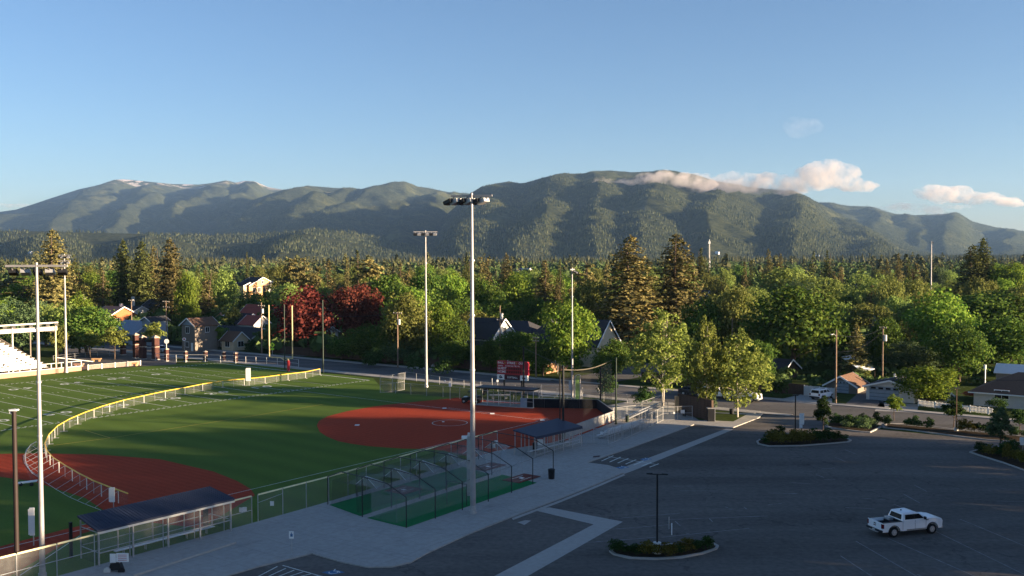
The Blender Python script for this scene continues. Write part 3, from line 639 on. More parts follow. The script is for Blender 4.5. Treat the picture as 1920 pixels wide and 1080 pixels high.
# ------------------------------------------------------------------ clouds: lumpy closed bodies of bright mist
def cloud(name, label, puffs, D, dens, depth=1.0, voxel=7, seed=3, cat='cloud'):
    """puffs: (x, y, rx, ry) in picture pixels placed at depth D"""
    r = random.Random(seed); bm_v = []; bm_f = []
    import bmesh
    bm = bmesh.new()
    for (x, y, rx, ry) in puffs:
        for j in range(9):
            a = r.random() * 6.28; q = r.random() ** .6
            cx, cy = x + math.cos(a) * rx * q * .75, y + math.sin(a) * ry * q * .65
            s = r.uniform(.55, 1.0) * ry / FPX * D
            c = GD(cx, cy, D + r.uniform(-1, 1) * depth * rx / FPX * D * .5)
            mtx = Matrix.Translation(c) @ Matrix.Diagonal((s * r.uniform(1.2, 2.0) * max(1, rx / ry * .55), s * 1.4, s * r.uniform(.7, 1.05), 1))
            bmesh.ops.create_icosphere(bm, subdivisions=3, radius=1.0, matrix=mtx)
    me = bpy.data.meshes.new(name); bm.to_mesh(me); bm.free()
    o = link(name, me); c0 = GD(puffs[0][0], puffs[0][1], D); me.transform(Matrix.Translation(-c0)); o.location = c0
    rm = o.modifiers.new('skin', 'REMESH'); rm.mode = 'VOXEL'; rm.voxel_size = voxel
    tx = bpy.data.textures.new(name + '_lumps', 'CLOUDS'); tx.noise_scale = 34 * D / 6600; tx.noise_depth = 4
    dm = o.modifiers.new('lumps', 'DISPLACE'); dm.texture = tx; dm.strength = 26 * D / 6600; dm.mid_level = .52; dm.texture_coords = 'LOCAL'
    m = bpy.data.materials.new(name + '_mist'); n, l = nodes_of(m); n.clear(); pv = n.new('ShaderNodeVolumePrincipled'); pv.inputs['Color'].default_value = (.99, .93, .90, 1)
    tc = n.new('ShaderNodeTexCoord'); z = n.new('ShaderNodeTexNoise'); z.inputs['Scale'].default_value = .011 * 6000 / D; z.inputs['Detail'].default_value = 5; z.inputs['Roughness'].default_value = .65; l.new(tc.outputs['Object'], z.inputs['Vector'])
    dr = n.new('ShaderNodeMapRange'); l.new(z.outputs[0], dr.inputs[0]); dr.inputs[1].default_value = .42; dr.inputs[2].default_value = .62; dr.inputs[3].default_value = dens * .03; dr.inputs[4].default_value = dens * 1.6; l.new(dr.outputs[0], pv.inputs['Density'])
    pv.inputs['Color'].default_value = (.97, .90, .87, 1); pv.inputs['Anisotropy'].default_value = 0.2
    q = n.new('ShaderNodeOutputMaterial'); l.new(pv.outputs[0], q.inputs['Volume']); o.data.materials.append(m)
    o['label'] = label; o['category'] = cat; return o
cloud('cloud', 'long low pinkish cloud bank lying along the top of the main ridge', [(1190, 341, 26, 6), (1225, 333, 26, 9), (1252, 332, 22, 13), (1290, 338, 38, 12), (1340, 343, 44, 17), (1395, 344, 44, 18), (1450, 345, 42, 18), (1500, 342, 36, 18), (1530, 334, 34, 22), (1549, 325, 28, 19), (1570, 333, 34, 20), (1592, 346, 30, 15), (1622, 349, 20, 9)], 5500, .008)
cloud('cloud', 'small wisp of cloud clinging to the ridge left of the long bank', [(1132, 339, 14, 7), (1118, 342, 10, 4), (1160, 341, 12, 3)], 5500, .006, seed=5)
cloud('cloud', 'puffy pink cloud floating above the far right mountain', [(1745, 362, 22, 14), (1775, 366, 30, 14), (1802, 363, 24, 15), (1835, 372, 34, 12), (1875, 377, 34, 9), (1900, 380, 22, 6)], 9000, .006, seed=7, voxel=10)
cloud('cloud', 'thin grey veil of mist over the saddle at the far right', [(1655, 390, 20, 5), (1700, 391, 40, 9), (1750, 394, 30, 8), (1780, 388, 30, 6)], 9200, .0022, seed=9, voxel=10)
cloud('cloud', 'faint round wisp of cloud high in the sky above the right ridge', [(1500, 235, 26, 18), (1515, 228, 16, 10)], 9000, .00035, seed=12, voxel=14)
cloud('cloud', 'flat grey cloud low on the horizon at the left edge', [(-60, 384, 60, 7), (0, 384, 45, 6), (40, 386, 22, 4)], 16000, .0012, seed=10, voxel=40)

r9 = np.random.default_rng(91); k = 2600; D = r9.uniform(166, 620, k) ; X = r9.uniform(-60, 1990, k); x = (X - 960) / FPX * D; nn = x * math.sin(R(36)) + D * math.cos(R(36))
ok = (nn > 157); e1 = x * E1.x + D * E1.y; e2 = x * E2.x + D * E2.y
for kk in (k0, k1):
    c = kk.x * E2.x + kk.y * E2.y; ok &= ~((e2 > c - 3) & (e2 < c + 13))
P = np.stack([x, D, np.zeros(k)], -1)[ok]; r2_ = r9.uniform(.6, 1.0, len(P)) * (1.8 + 5.0 * (D[ok] > 200) * r9.random(len(P)) + 1.2 * r9.random(len(P)))
blob_forest('undergrowth', P, r2_ * 1.15, r2_ * r9.uniform(1.3, 2.4, len(P)), 90, lf_far, 92)

# ================================================================== TREES
def quads(C, N_, S, r):
    """leaf quads: centres C, normals N_, half size S"""
    N_ = N_ / (np.linalg.norm(N_, axis=1, keepdims=True) + 1e-9)
    t1 = np.cross(N_, r.normal(size=C.shape)); t1 /= np.linalg.norm(t1, axis=1, keepdims=True) + 1e-9; t2 = np.cross(N_, t1)
    S = S[:, None]; asp = r.uniform(.6, 1.0, (len(C), 1))
    q = np.stack([C - t1 * S, C + t2 * S * asp, C + t1 * S, C - t2 * S * asp], 1).reshape(-1, 3)
    return q
def crown_round(name, W, Hh, z0, nb, nl, leaf, seed, shape='round', flat=.9, br=(.16, .30)):
    """crown built of leafy boughs: nb clumps of nl leaves within an envelope of width W from z0 to Hh"""
    r = np.random.default_rng(seed); cs = []; ns = []; ss = []
    Hc = Hh - z0
    for b in range(nb):
        d = r.normal(size=3); d /= np.linalg.norm(d)
        q = r.uniform(.45, .92) if b > nb * .15 else r.uniform(0, .5)
        u = np.array([d[0], d[1], d[2]]) * q
        if shape == 'egg': u[:2] *= (1 - .35 * max(0, u[2])) 
        if shape == 'cone': u[:2] *= (0.95 - .62 * (u[2] + 1) / 2)*1.35
        if shape == 'spike': f_ = (u[2] + 1) / 2; u[:2] *= (.62 + 1.5 * f_) * (1 - f_) ** .8 * 1.5; u[2] = u[2] * r.uniform(.9, 1.12)
        if shape == 'vase': u[:2] *= (.75 + .3 * (u[2] + 1) / 2)
        c = np.array([u[0] * W / 2, u[1] * W / 2, z0 + Hc * (u[2] * .5 + .5)])
        rb = r.uniform(*br) * W * (1.1 - .35 * q)
        k = int(nl * r.uniform(.6, 1.3))
        dd = r.normal(size=(k, 3)); dd /= np.linalg.norm(dd, axis=1, keepdims=True); dd[:, 2] = np.where(dd[:, 2] < -.3, -dd[:, 2], dd[:, 2])
        rr = rb * r.uniform(.55, 1.08, (k, 1)) 
        cs.append(c + dd * rr * np.array([1, 1, flat])); ns.append(dd + r.normal(size=(k, 3)) * .55 + np.array([0, 0, .15])); ss.append(leaf * r.uniform(.6, 1.3, k))
    C = np.concatenate(cs); q = quads(C, np.concatenate(ns), np.concatenate(ss), r)
    return mesh_np(name, q, np.arange(len(q)).reshape(-1, 4), [])
def crown_conifer(name, W, Hh, z0, seed, wh=24, nb=9, dens=9, droop=.25, prof=.85, leaf=.42, gap=.15, twin=False):
    r = np.random.default_rng(seed); cs = []; ns = []; ss = []
    for w in range(wh):
        f = w / wh; z = z0 + (Hh - z0) * f
        R_ = W / 2 * ((1 - f) ** prof) * (min(1, .55 + f * 3.0)) + .12
        k = nb if f < .8 else max(4, nb - 3)
        for b in range(k):
            if r.random() < gap: continue
            a = r.random() * 6.28; L = R_ * r.uniform(.62, 1.12); dz = r.uniform(-.4, .4) * (Hh - z0) / wh
            m = max(4, int(dens * L / (W / 2) * 1.6)); t = r.uniform(.15, 1.0, m)
            x = np.cos(a) * L * t; y = np.sin(a) * L * t; zz = z + dz - droop * L * t ** 1.5 + .10 * L * (t > .85)
            side = r.normal(size=m) * .16 * L * (1.1 - t * .6)
            x += -np.sin(a) * side; y += np.cos(a) * side
            cs.append(np.stack([x, y, zz + r.normal(size=m) * .12], -1)); ns.append(np.stack([np.cos(a) * .45 + r.normal(size=m) * .5, np.sin(a) * .45 + r.normal(size=m) * .5, .75 + r.normal(size=m) * .35], -1)); ss.append(leaf * r.uniform(.6, 1.35, m) * (1 - .45 * f))
    k = 14; cs.append(np.stack([r.normal(size=k) * .08, r.normal(size=k) * .08, Hh - r.random(k) * .06 * Hh], -1)); ns.append(r.normal(size=(k, 3))); ss.append(np.full(k, leaf * .4))
    q = quads(np.concatenate(cs), np.concatenate(ns), np.concatenate(ss), r)
    return mesh_np(name, q, np.arange(len(q)).reshape(-1, 4), [])
def trunk_mesh(H, r0, r1, limbs, spread, seed, z_l=.35, m=None, fork=1):
    r = random.Random(seed); mb = MB()
    for s in range(fork):
        lean = Vector((r.uniform(-.05, .05) + (s - (fork - 1) / 2) * .07, r.uniform(-.05, .05), 0)) * H
        p = Vector((0 if fork == 1 else (s - (fork - 1) / 2) * r0 * 1.6, 0, 0)); rr = r0 / (1 if fork == 1 else 1.3)
        n = 5
        for i in range(n):
            q = Vector((p.x + lean.x / n + r.uniform(-.02, .02) * H * .3, p.y + lean.y / n, H * (i + 1) / n)); r2 = r0 + (r1 - r0) * (i + 1) / n
            mb.tube(p, q, rr, r2, 7, False); p, rr = q, r2
        for k in range(limbs):
            z = H * r.uniform(z_l, .9); a = r.random() * 6.28; L = spread * r.uniform(.5, 1.0) * (1.2 - z / H)
            b = Vector((lean.x * z / H, lean.y * z / H, z)); e = b + Vector((math.cos(a) * L, math.sin(a) * L, L * r.uniform(.4, .9)))
            mb.tube(b, e, r0 * .33, r0 * .08, 5, False)
    return mb.mesh('trunk', m or bark_m)
PROTO = {}
def proto(key, W, H, crown, trunk): PROTO[key] = (W, H, crown, trunk)
for i in range(3):
    proto('spruce%d' % i, 8.0, 25.0, crown_conifer('crown', 8.0, 25, 1.5 + i, 40 + i, 30, 13, 13, .24, [.72, .6, .8][i], .36, .10), trunk_mesh(23.5, .38, .05, 14, 1.6, i, .2))
    proto('pine%d' % i, 9.0, 25.0, crown_round('crown', 8.4, 25, 3.0 + i, 46, 75, .34, 60 + i, 'egg', .55, (.13, .24)), trunk_mesh(23.0, .36, .08, 16, 3.0, i + 9, .2))
    proto('maple%d' % i, 12.0, 12.0, crown_round('crown', 11.6, 12, 0.7, 78, 105, .26, 80 + i, 'round'), trunk_mesh(8.5, .36, .10, 12, 4.2, i + 19, .28))
for i in range(2):
    proto('fir%d' % i, 10.0, 28.0, crown_conifer('crown', 11.0, 28, 1.5, 140 + i, 34, 19, 17, .26, .52, .38, .05), trunk_mesh(26.0, .45, .05, 14, 1.6, i + 3, .2))
    proto('birch%d' % i, 10.0, 13.0, crown_round('crown', 9.0, 13, 1.3, 250, 34, .17, 100 + i, 'spike', 1.7, (.045, .10)), trunk_mesh(12.2, .12, .02, 34, 3.2, 30 + i, .18, bark_pale, 2 if i == 0 else 1))
    proto('willow%d' % i, 14.0, 13.0, crown_round('crown', 13.8, 13, 0.6, 130, 60, .24, 120 + i, 'round', 1.0, (.08, .17)), trunk_mesh(9, .4, .1, 14, 4.5, 44 + i, .25))
    proto('small%d' % i, 4.0, 5.5, crown_round('crown', 4.0, 5.5, 1.6, 42, 50, .15, 130 + i, 'egg' if i else 'round', 1.0, (.12, .22)), trunk_mesh(3.6, .09, .03, 10, 1.2, 54 + i, .35))
proto('column0', 3.6, 8.5, crown_round('crown', 3.4, 8.5, 1.4, 60, 52, .17, 133, 'egg', 1.3, (.13, .24)), trunk_mesh(5.5, .1, .03, 10, 1.0, 57, .3))
proto('bare0', 9, 14, crown_round('crown', 8.5, 14, 3, 30, 26, .16, 150, 'egg', 1.2, (.06, .12)), trunk_mesh(13, .25, .04, 40, 3.4, 64, .2, bark_pale))
CT = {}
TREES = []     # (X, topY, D, width px) for bookkeeping
def tree(kind, name, leafm, X, ty, D, wpx, label, group=None, base=None, rz=None, tmat=None):
    """X: picture column of the trunk, ty: row of the top, D: distance of the trunk, wpx: crown width in pixels"""
    W0, H0, cr, tr = PROTO[kind]
    while D > 150 and 137.5 < (X - 960) / FPX * D * math.sin(R(36)) + D * math.cos(R(36)) < 155.0: D += 1
    z = GD(X, ty, D).z; w = wpx / FPX * D
    w *= {'spr': 1.38, 'fir': 1.15, 'pin': 1.15, 'bir': 1.14, 'map': 1.1, 'wil': 1.1}.get(kind[:3], 1.0)
    p = GD(X, 600, D); p.z = 0.0
    key = (kind, leafm.name)
    if key not in CT:
        c = cr.copy(); c.name = 'crown'; c.materials.append(leafm); CT[key] = c
    t = thing(name, label, 'tree', p, random.uniform(0, 6.28) if rz is None else rz, group, (w / W0, w / W0, z / H0))
    link('trunk', tr, t); link('crown', CT[key], t)
    TREES.append((X, ty, D, wpx)); return t
bD = lambda y: 42782.0 / (y - 478.6 - 0)      # distance of a point on the ground seen at row y
T_ = tree
# --- near and middle trees, one by one
T_('birch0', 'birch_tree', lf_birch, 1243, 578, 150, 128, 'tall two-stemmed pale-trunked tree with sparse yellow-green leaves beside the brown wall')
T_('birch1', 'birch_tree', lf_birch, 1325, 600, 139, 92, 'thin sparse yellow-green tree between the two fuller ones near the brown wall')
T_('birch1', 'birch_tree', lf_birch, 1384, 622, 139, 128, 'round yellow-green tree with a white trunk on the lawn at the lot entrance')
T_('fir0', 'conifer_tree', lf_con_o, 1182, 440, 232, 122, 'huge golden-brown conifer rising above the street just left of centre-right', rz=1.0)
T_('fir1', 'conifer_tree', lf_con_b, 1268, 436, 240, 112, 'huge dark brown conifer standing right beside the golden one')
T_('maple0', 'maple_tree', lf_maple, 1488, 545, 190, 172, 'massive round dark green maple behind the white parked car')
T_('maple1', 'maple_tree', lf_bright, 1770, 552, 200, 128, 'big maple with its right side lit bright green behind the white garage')
T_('maple2', 'maple_tree', lf_maple, 1868, 548, 235, 170, 'wide dark maple in the shade at the right edge')
T_('maple1', 'maple_tree', lf_maple, 1930, 540, 260, 150, 'dark maple cut off by the right edge of the view')
T_('willow0', 'broadleaf_tree', lf_grey, 1712, 640, 185, 118, 'grey-green bushy tree between the garage and the big lit maple')
T_('maple2', 'maple_tree', lf_bright, 1741, 688, 152, 108, 'round lit tree on the verge in front of the white garage')
T_('maple0', 'maple_tree', lf_olive, 1380, 542, 215, 84, 'round olive tree with sunlit top behind the sparse birches')
T_('spruce0', 'spruce_tree', lf_con_o, 1606, 606, 180, 52, 'small lit spruce behind the white carport roof')
T_('spruce2', 'spruce_tree', lf_con_bl, 1640, 592, 200, 46, 'small bluish spruce in shade beside the lit little spruce')
T_('maple0', 'maple_tree', lf_maple, 1665, 600, 195, 66, 'dark green tree behind the utility pole with the transformer at the right')
T_('small0', 'broadleaf_tree', lf_olive, 1616, 690, 172, 36, 'low bushy tree against the end of the white carport roof')
T_('maple1', 'maple_tree', lf_bright, 1073, 574, 185, 98, 'leafy green tree directly behind the light pole right of the scoreboard')
T_('maple2', 'maple_tree', lf_maple, 962, 622, 178, 84, 'dark green tree hanging over the scoreboard top')
T_('maple0', 'maple_tree', lf_maple, 918, 640, 181, 46, 'dark leafy shrub tree beside the small white house gable')
T_('maple0', 'maple_tree', lf_maple, 1018, 640, 184, 62, 'dark green tree just right of the scoreboard')
T_('maple1', 'copper_beech_tree', lf_beech, 579, 545, 239, 120, 'copper-red beech with a dark trunk beside the side street')
T_('maple2', 'copper_beech_tree', lf_beech, 668, 536, 240, 92, 'smaller copper-red beech with its lower half in dark green bushes')
T_('maple0', 'maple_tree', lf_olive, 762, 556, 210, 88, 'rounded yellow-green tree left of the far light pole')
T_('maple2', 'maple_tree', lf_bright, 824, 566, 215, 62, 'bright green tree just right of the far light pole')
T_('maple1', 'maple_tree', lf_maple, 856, 598, 205, 60, 'dark tree between the far light pole and the near one')
T_('maple1', 'maple_tree', lf_maple, 690, 612, 205, 80, 'dark green bushy tree over the wooden fence left')
T_('maple0', 'maple_tree', lf_grey, 745, 640, 200, 74, 'low shaded tree above the wooden fence')
T_('willow0', 'broadleaf_tree', lf_maple, 640, 632, 205, 60, 'low dark green bush tree behind the wooden fence near the beech')
T_('maple2', 'maple_tree', lf_maple, 850, 640, 190, 66, 'shaded green bush tree behind the rocks by the road')
T_('maple1', 'maple_tree', lf_bright, 148, 556, 235, 62, 'bright green tree right behind the grandstand light pole')
T_('small1', 'broadleaf_tree', lf_bright, 410, 612, bD(662), 44, 'small lit green street tree in front of the long dark-roofed house')
T_('small1', 'broadleaf_tree', lf_birch, 347, 630, bD(668), 40, 'small street tree left of the two-storey house')
T_('small0', 'broadleaf_tree', lf_birch, 214, 614, bD(672), 60, 'young yellow-green tree just left of the brick gate')
T_('small0', 'broadleaf_tree', lf_birch, 168, 622, bD(668), 56, 'young yellow-green tree beside the bright one at the stand')
T_('small1', 'broadleaf_tree', lf_birch, 288, 604, bD(664), 46, 'young tree growing behind the tall brick pillars')
T_('maple2', 'maple_tree', lf_maple, 262, 600, 300, 30, 'dark bush beside the blue-roofed house')
T_('small1', 'broadleaf_tree', lf_olive, 108, 610, bD(680), 40, 'small tree seen under the end of the grandstand canopy')
T_('maple1', 'maple_tree', lf_maple, 210, 592, 262, 34, 'dark tree in front of the orange gabled house')
T_('column0', 'broadleaf_tree', lf_shrub, 1544, 742, bD(816), 36, 'narrow shaded tree at the tip of the planted island by the white-backed sign')
T_('small0', 'broadleaf_tree', lf_bright, 1678, 741, bD(793), 38, 'small round lit tree in the lot hedge in front of the garage')
T_('small1', 'broadleaf_tree', lf_shrub, 1790, 750, bD(806), 46, 'small dark round tree beside the thin lamp in the right hedge')
T_('column0', 'broadleaf_tree', lf_grey, 1877, 764, bD(850), 52, 'soft grey-green tree on the right island')
T_('small1', 'broadleaf_tree', lf_shrub, 1915, 768, bD(820), 42, 'dark little tree at the right edge by the lot')
T_('small0', 'broadleaf_tree', lf_red, 1829, 733, 156, 42, 'small pinkish-red tree behind the white picket fence')
T_('small0', 'broadleaf_tree', lf_beech, 1806, 670, 190, 44, 'low reddish bush at the foot of the lit maple')
T_('small1', 'broadleaf_tree', lf_shrub, 1862, 738, 150, 40, 'dark shrub tree by the corner of the white house')
T_('small0', 'broadleaf_tree', lf_shrub, 1915, 740, 148, 44, 'dark bush in front of the white house windows')
T_('maple0', 'maple_tree', lf_willow, 1470, 508, 330, 128, 'pale yellow-green tree above the massive maple')
T_('willow1', 'broadleaf_tree', lf_willow, 1545, 515, 320, 96, 'pale willow-like tree right of the massive maple')
T_('willow0', 'broadleaf_tree', lf_willow, 1625, 510, 300, 92, 'pale willow-like tree above the little spruces')
T_('maple1', 'maple_tree', lf_olive, 1672, 522, 270, 66, 'olive tree left of the white mast foot')
T_('spruce1', 'conifer_tree', lf_con_b, 1716, 492, 330, 40, 'brown conifer left of the far white mast')
T_('fir0', 'conifer_tree', lf_con, 1822, 458, 330, 70, 'dark tall conifer forming the left half of a pair at the right')
T_('fir1', 'conifer_tree', lf_con, 1842, 444, 335, 60, 'dark tallest conifer at the right forming a double peak')
T_('maple2', 'maple_tree', lf_bright, 1893, 495, 330, 74, 'sunlit green tree right of the dark double-peaked conifer')
T_('fir1', 'conifer_tree', lf_con_o, 102, 428, 300, 84, 'tall broad pine rising behind the grandstand lights')
T_('spruce1', 'conifer_tree', lf_con_b, 192, 502, 300, 42, 'brown conifer right of the bright tree by the stand')
T_('fir0', 'conifer_tree', lf_con, 233, 448, 330, 52, 'dark tall conifer leftmost of the group above the orange house')
T_('fir1', 'conifer_tree', lf_con, 268, 450, 325, 56, 'dark tall conifer in the middle of the group above the white gable')
T_('spruce1', 'conifer_tree', lf_con_b, 290, 458, 330, 40, 'brownish tall conifer tucked behind its darker neighbours')
T_('fir0', 'conifer_tree', lf_con_b, 321, 446, 310, 74, 'tallest conifer rightmost of the left group')
T_('spruce2', 'conifer_tree', lf_con_b, 386, 505, 300, 44, 'reddish brown conifer left of the terracotta roof')
T_('pine0', 'conifer_tree', lf_con_o, 20, 515, 285, 110, 'brown and green pine filling the left edge above the stand')
T_('pine2', 'conifer_tree', lf_olive, 66, 560, 265, 80, 'olive tree behind the grandstand canopy')
T_('pine0', 'conifer_tree', lf_con_b, 150, 505, 330, 50, 'brown pine between the grandstand lights and the brown conifer')
T_('bare0', 'broadleaf_tree', lf_olive, 158, 545, 255, 60, 'half bare tree with pale branches behind the bright green one')
T_('pine1', 'conifer_tree', lf_con_o, 545, 476, 330, 46, 'tall pine left of a pair above the lit yellow house')
T_('pine0', 'conifer_tree', lf_con_b, 573, 476, 330, 40, 'tall pine right of the pair above the copper beech')
T_('pine2', 'conifer_tree', lf_con_b, 596, 490, 320, 40, 'brown pine behind the top of the copper beech')
T_('spruce0', 'conifer_tree', lf_con_b, 618, 487, 320, 36, 'narrow brown conifer right of the copper beech top')
T_('spruce2', 'conifer_tree', lf_con, 671, 468, 330, 40, 'narrow tall conifer beside the broad round pine')
T_('pine1', 'conifer_tree', lf_con_o, 692, 476, 300, 66, 'broad round-topped golden pine left of the far light pole')
T_('spruce1', 'conifer_tree', lf_con_b, 733, 496, 330, 30, 'small pointed brown conifer right of the round pine')
T_('spruce0', 'conifer_tree', lf_con_b, 752, 492, 330, 32, 'small brown conifer near the far light pole')
T_('spruce2', 'conifer_tree', lf_con, 876, 480, 360, 28, 'dark slim conifer just left of the near light pole')
T_('spruce1', 'conifer_tree', lf_con_b, 914, 482, 330, 34, 'brown pointed conifer just right of the near light pole')
T_('spruce0', 'conifer_tree', lf_con_b, 950, 474, 330, 46, 'tall brown conifer above the dark house roofs')
T_('spruce1', 'conifer_tree', lf_con_b, 1022, 486, 280, 46, 'tall brown conifer above the dark roof by the street light pole')
T_('spruce0', 'conifer_tree', lf_con, 1050, 484, 340, 24, 'small dark conifer left of the street light pole top')
T_('pine2', 'conifer_tree', lf_con_o, 1100, 482, 300, 50, 'golden pine just right of the street light pole top')
T_('maple2', 'broadleaf_tree', lf_olive, 1110, 526, 245, 62, 'olive tree below the golden pine')
T_('spruce2', 'conifer_tree', lf_con, 1314, 464, 400, 38, 'dark conifer right of the huge brown one')
T_('spruce0', 'conifer_tree', lf_con_b, 1440, 466, 420, 34, 'brown conifer above the pale yellow-green tree')
T_('spruce1', 'conifer_tree', lf_con_b, 1462, 474, 420, 26, 'small brown conifer beside its taller twin')
T_('spruce2', 'conifer_tree', lf_con, 1550, 468, 430, 26, 'dark pointed conifer standing alone on the skyline of woods')
T_('spruce0', 'conifer_tree', lf_con_b, 1662, 486, 420, 24, 'brown conifer left of a tall pair near the far white mast')
T_('spruce1', 'conifer_tree', lf_con_b, 1684, 473, 420, 26, 'tall brown conifer in the group left of the far white mast')
T_('spruce2', 'conifer_tree', lf_con, 1702, 482, 430, 20, 'slim conifer next to the tall brown one near the white mast')
T_('maple0', 'maple_tree', lf_maple, 735, 522, 270, 96, 'dark green broad tree between the round pine and the far pole')
T_('maple1', 'maple_tree', lf_maple, 800, 512, 290, 80, 'dark green tree behind the far light pole')
T_('maple2', 'maple_tree', lf_bright, 845, 516, 300, 60, 'lit green tree left of the near light pole')
T_('maple0', 'maple_tree', lf_maple, 905, 530, 260, 84, 'dark leafy tree above the white gabled house')
T_('maple1', 'maple_tree', lf_bright, 962, 520, 285, 74, 'green lit tree above the long dark roof')
T_('maple2', 'maple_tree', lf_maple, 1005, 560, 240, 50, 'dark tree between the two dark roofed houses')
T_('maple1', 'maple_tree', lf_willow, 540, 540, 290, 48, 'yellow-green tree left of the copper beech')
T_('maple2', 'maple_tree', lf_bright, 352, 515, 290, 44, 'bright green tree left of the brown conifer')
T_('maple0', 'maple_tree', lf_willow, 418, 512, 330, 50, 'yellow-green tree left of the lit yellow house')
T_('maple0', 'maple_tree', lf_maple, 345, 610, 268, 44, 'dark tree left of the two-storey house wall')
T_('small0', 'broadleaf_tree', lf_olive, 436, 578, 275, 44, 'brownish rounded tree beside the terracotta roof')
T_('small1', 'broadleaf_tree', lf_maple, 505, 566, 280, 40, 'dark green tree right of the red roof')
T_('maple1', 'maple_tree', lf_maple, 1320, 565, 215, 80, 'dark tree behind the thin sparse birch')
T_('maple2', 'maple_tree', lf_maple, 1300, 640, 172, 70, 'very dark tree in shade behind the street by the birches')
T_('maple0', 'maple_tree', lf_maple, 1150, 640, 182, 60, 'very dark round tree below the huge golden conifer')
T_('maple2', 'maple_tree', lf_maple, 1425, 640, 172, 60, 'dark undergrowth tree at the left foot of the massive maple')
T_('maple1', 'maple_tree', lf_maple, 1800, 610, 178, 96, 'dark shaded tree behind the patio roof left side')
T_('maple0', 'maple_tree', lf_maple, 1895, 600, 190, 120, 'deep green shaded tree over the patio roof')
T_('maple2', 'maple_tree', lf_maple, 1560, 600, 205, 90, 'dark shaded tree behind the little spruces left side')
T_('maple1', 'maple_tree', lf_olive, 1722, 600, 210, 80, 'olive tree in shade left of the big lit maple')
T_('maple0', 'maple_tree', lf_maple, 985, 628, 200, 66, 'dark tree hiding the long near-black roof')
T_('maple2', 'maple_tree', lf_maple, 1138, 660, 176, 54, 'very dark low tree beside the cream gable')
T_('maple0', 'maple_tree', lf_maple, 722, 612, 205, 70, 'shaded green tree under the smaller copper beech')
T_('maple2', 'maple_tree', lf_maple, 865, 560, 235, 70, 'dark tree left of the white steep gable')
T_('maple1', 'maple_tree', lf_willow, 462, 547, 372, 56, 'pale tree hiding the lower left of the lit yellow house')
T_('maple0', 'maple_tree', lf_maple, 502, 549, 366, 52, 'dark tree hiding the lower right of the lit yellow house')
# --- background rows, relative to things one can find
LAND = [(0, 'the grandstand'), (150, 'the bright tree by the stand'), (270, 'the left group of tall conifers'), (390, 'the terracotta roof'), (485, 'the lit yellow house'), (580, 'the copper beech'), (690, 'the round golden pine'),
        (798, 'the far light pole'), (886, 'the near light pole'), (960, 'the scoreboard'), (1072, 'the street light pole'), (1182, 'the huge golden conifer'), (1268, 'the huge brown conifer'), (1384, 'the white-trunked birch'),
        (1488, 'the massive maple'), (1606, 'the little lit spruce'), (1746, 'the far white mast'), (1838, 'the double-peaked conifer'), (1915, 'the right edge')]
sky_line = lambda X: 500 if X < 1300 else 505
fill = []
r = random.Random(21)
KIND = [('spruce', 'conifer_tree', [(lf_con, 'dark green'), (lf_con_b, 'brown')]), ('pine', 'conifer_tree', [(lf_con_o, 'golden'), (lf_con, 'green')]), ('maple', 'broadleaf_tree', [(lf_maple, 'dark green'), (lf_bright, 'bright green'), (lf_willow, 'yellow-green'), (lf_olive, 'olive')]), ('willow', 'broadleaf_tree', [(lf_willow, 'pale'), (lf_olive, 'olive'), (lf_grey, 'grey-green')])]
for row, (D0, D1, y0, y1, step) in enumerate([(228, 262, 545, 585, 43), (270, 330, 520, 552, 40), (340, 430, 504, 526, 31), (450, 600, 494, 512, 25)]):
    X = -10 + row * 13
    while X < 1930:
        x = X + r.uniform(-10, 10); D = r.uniform(D0, D1); k = r.choices([0, 1, 2, 3], [.28, .12, .42, .18] if row > 0 else [.1, .08, .6, .22])[0]
        if 420 < x < 530 and row < 2: X += step; continue
        if row == 2 and 432 < x < 530: X += step; continue
        if row == 1 and 190 < x < 540 and r.random() < .75: X += step; continue
        if row == 0 and (170 < x < 735 or 940 < x < 1010 or 1290 < x < 1345): X += step; continue
        ty = r.uniform(y0, y1) + r.uniform(-6, 12) - (20 if k < 2 else 0) * r.random() * (1.5 if row > 1 else .9)
        w = (r.uniform(26, 36) if k < 2 else r.uniform(54, 82)) * 300 / D * (.9 if k < 2 else 1)
        v, ln = r.choice(KIND[k][2]); fill.append((x, ty, D, w, KIND[k][0] + str(r.randrange(2 if k == 3 else 3)), KIND[k][1], v, ln, row)); X += step * r.uniform(.8, 1.2)
ROWS = ['front row', 'second row', 'third row', 'back row']
seen = {}
ORD = ['first', 'second', 'third', 'fourth', 'fifth', 'sixth', 'seventh', 'eighth', 'ninth']
fill.sort()
keys = []
for f in fill:
    lx, ln = min(LAND, key=lambda q: abs(q[0] - f[0])); side = 'left of' if f[0] < lx else 'right of'
    keys.append((f[7], f[5].replace('_tree', ''), side, ln, f[8]))
for f, k in zip(fill, keys):
    tot = keys.count(k); seen[k] = seen.get(k, 0) + 1
    o = '' if tot == 1 else ORD[seen[k] - 1] + ' '
    lab = f"{o}{k[0]} {k[1]} tree {k[2]} {k[3]}, {ROWS[k[4]]}"
    T_(f[4], f[5], f[6], f[0], f[1], f[2], f[3], lab, 'trees of the town beyond the avenue')

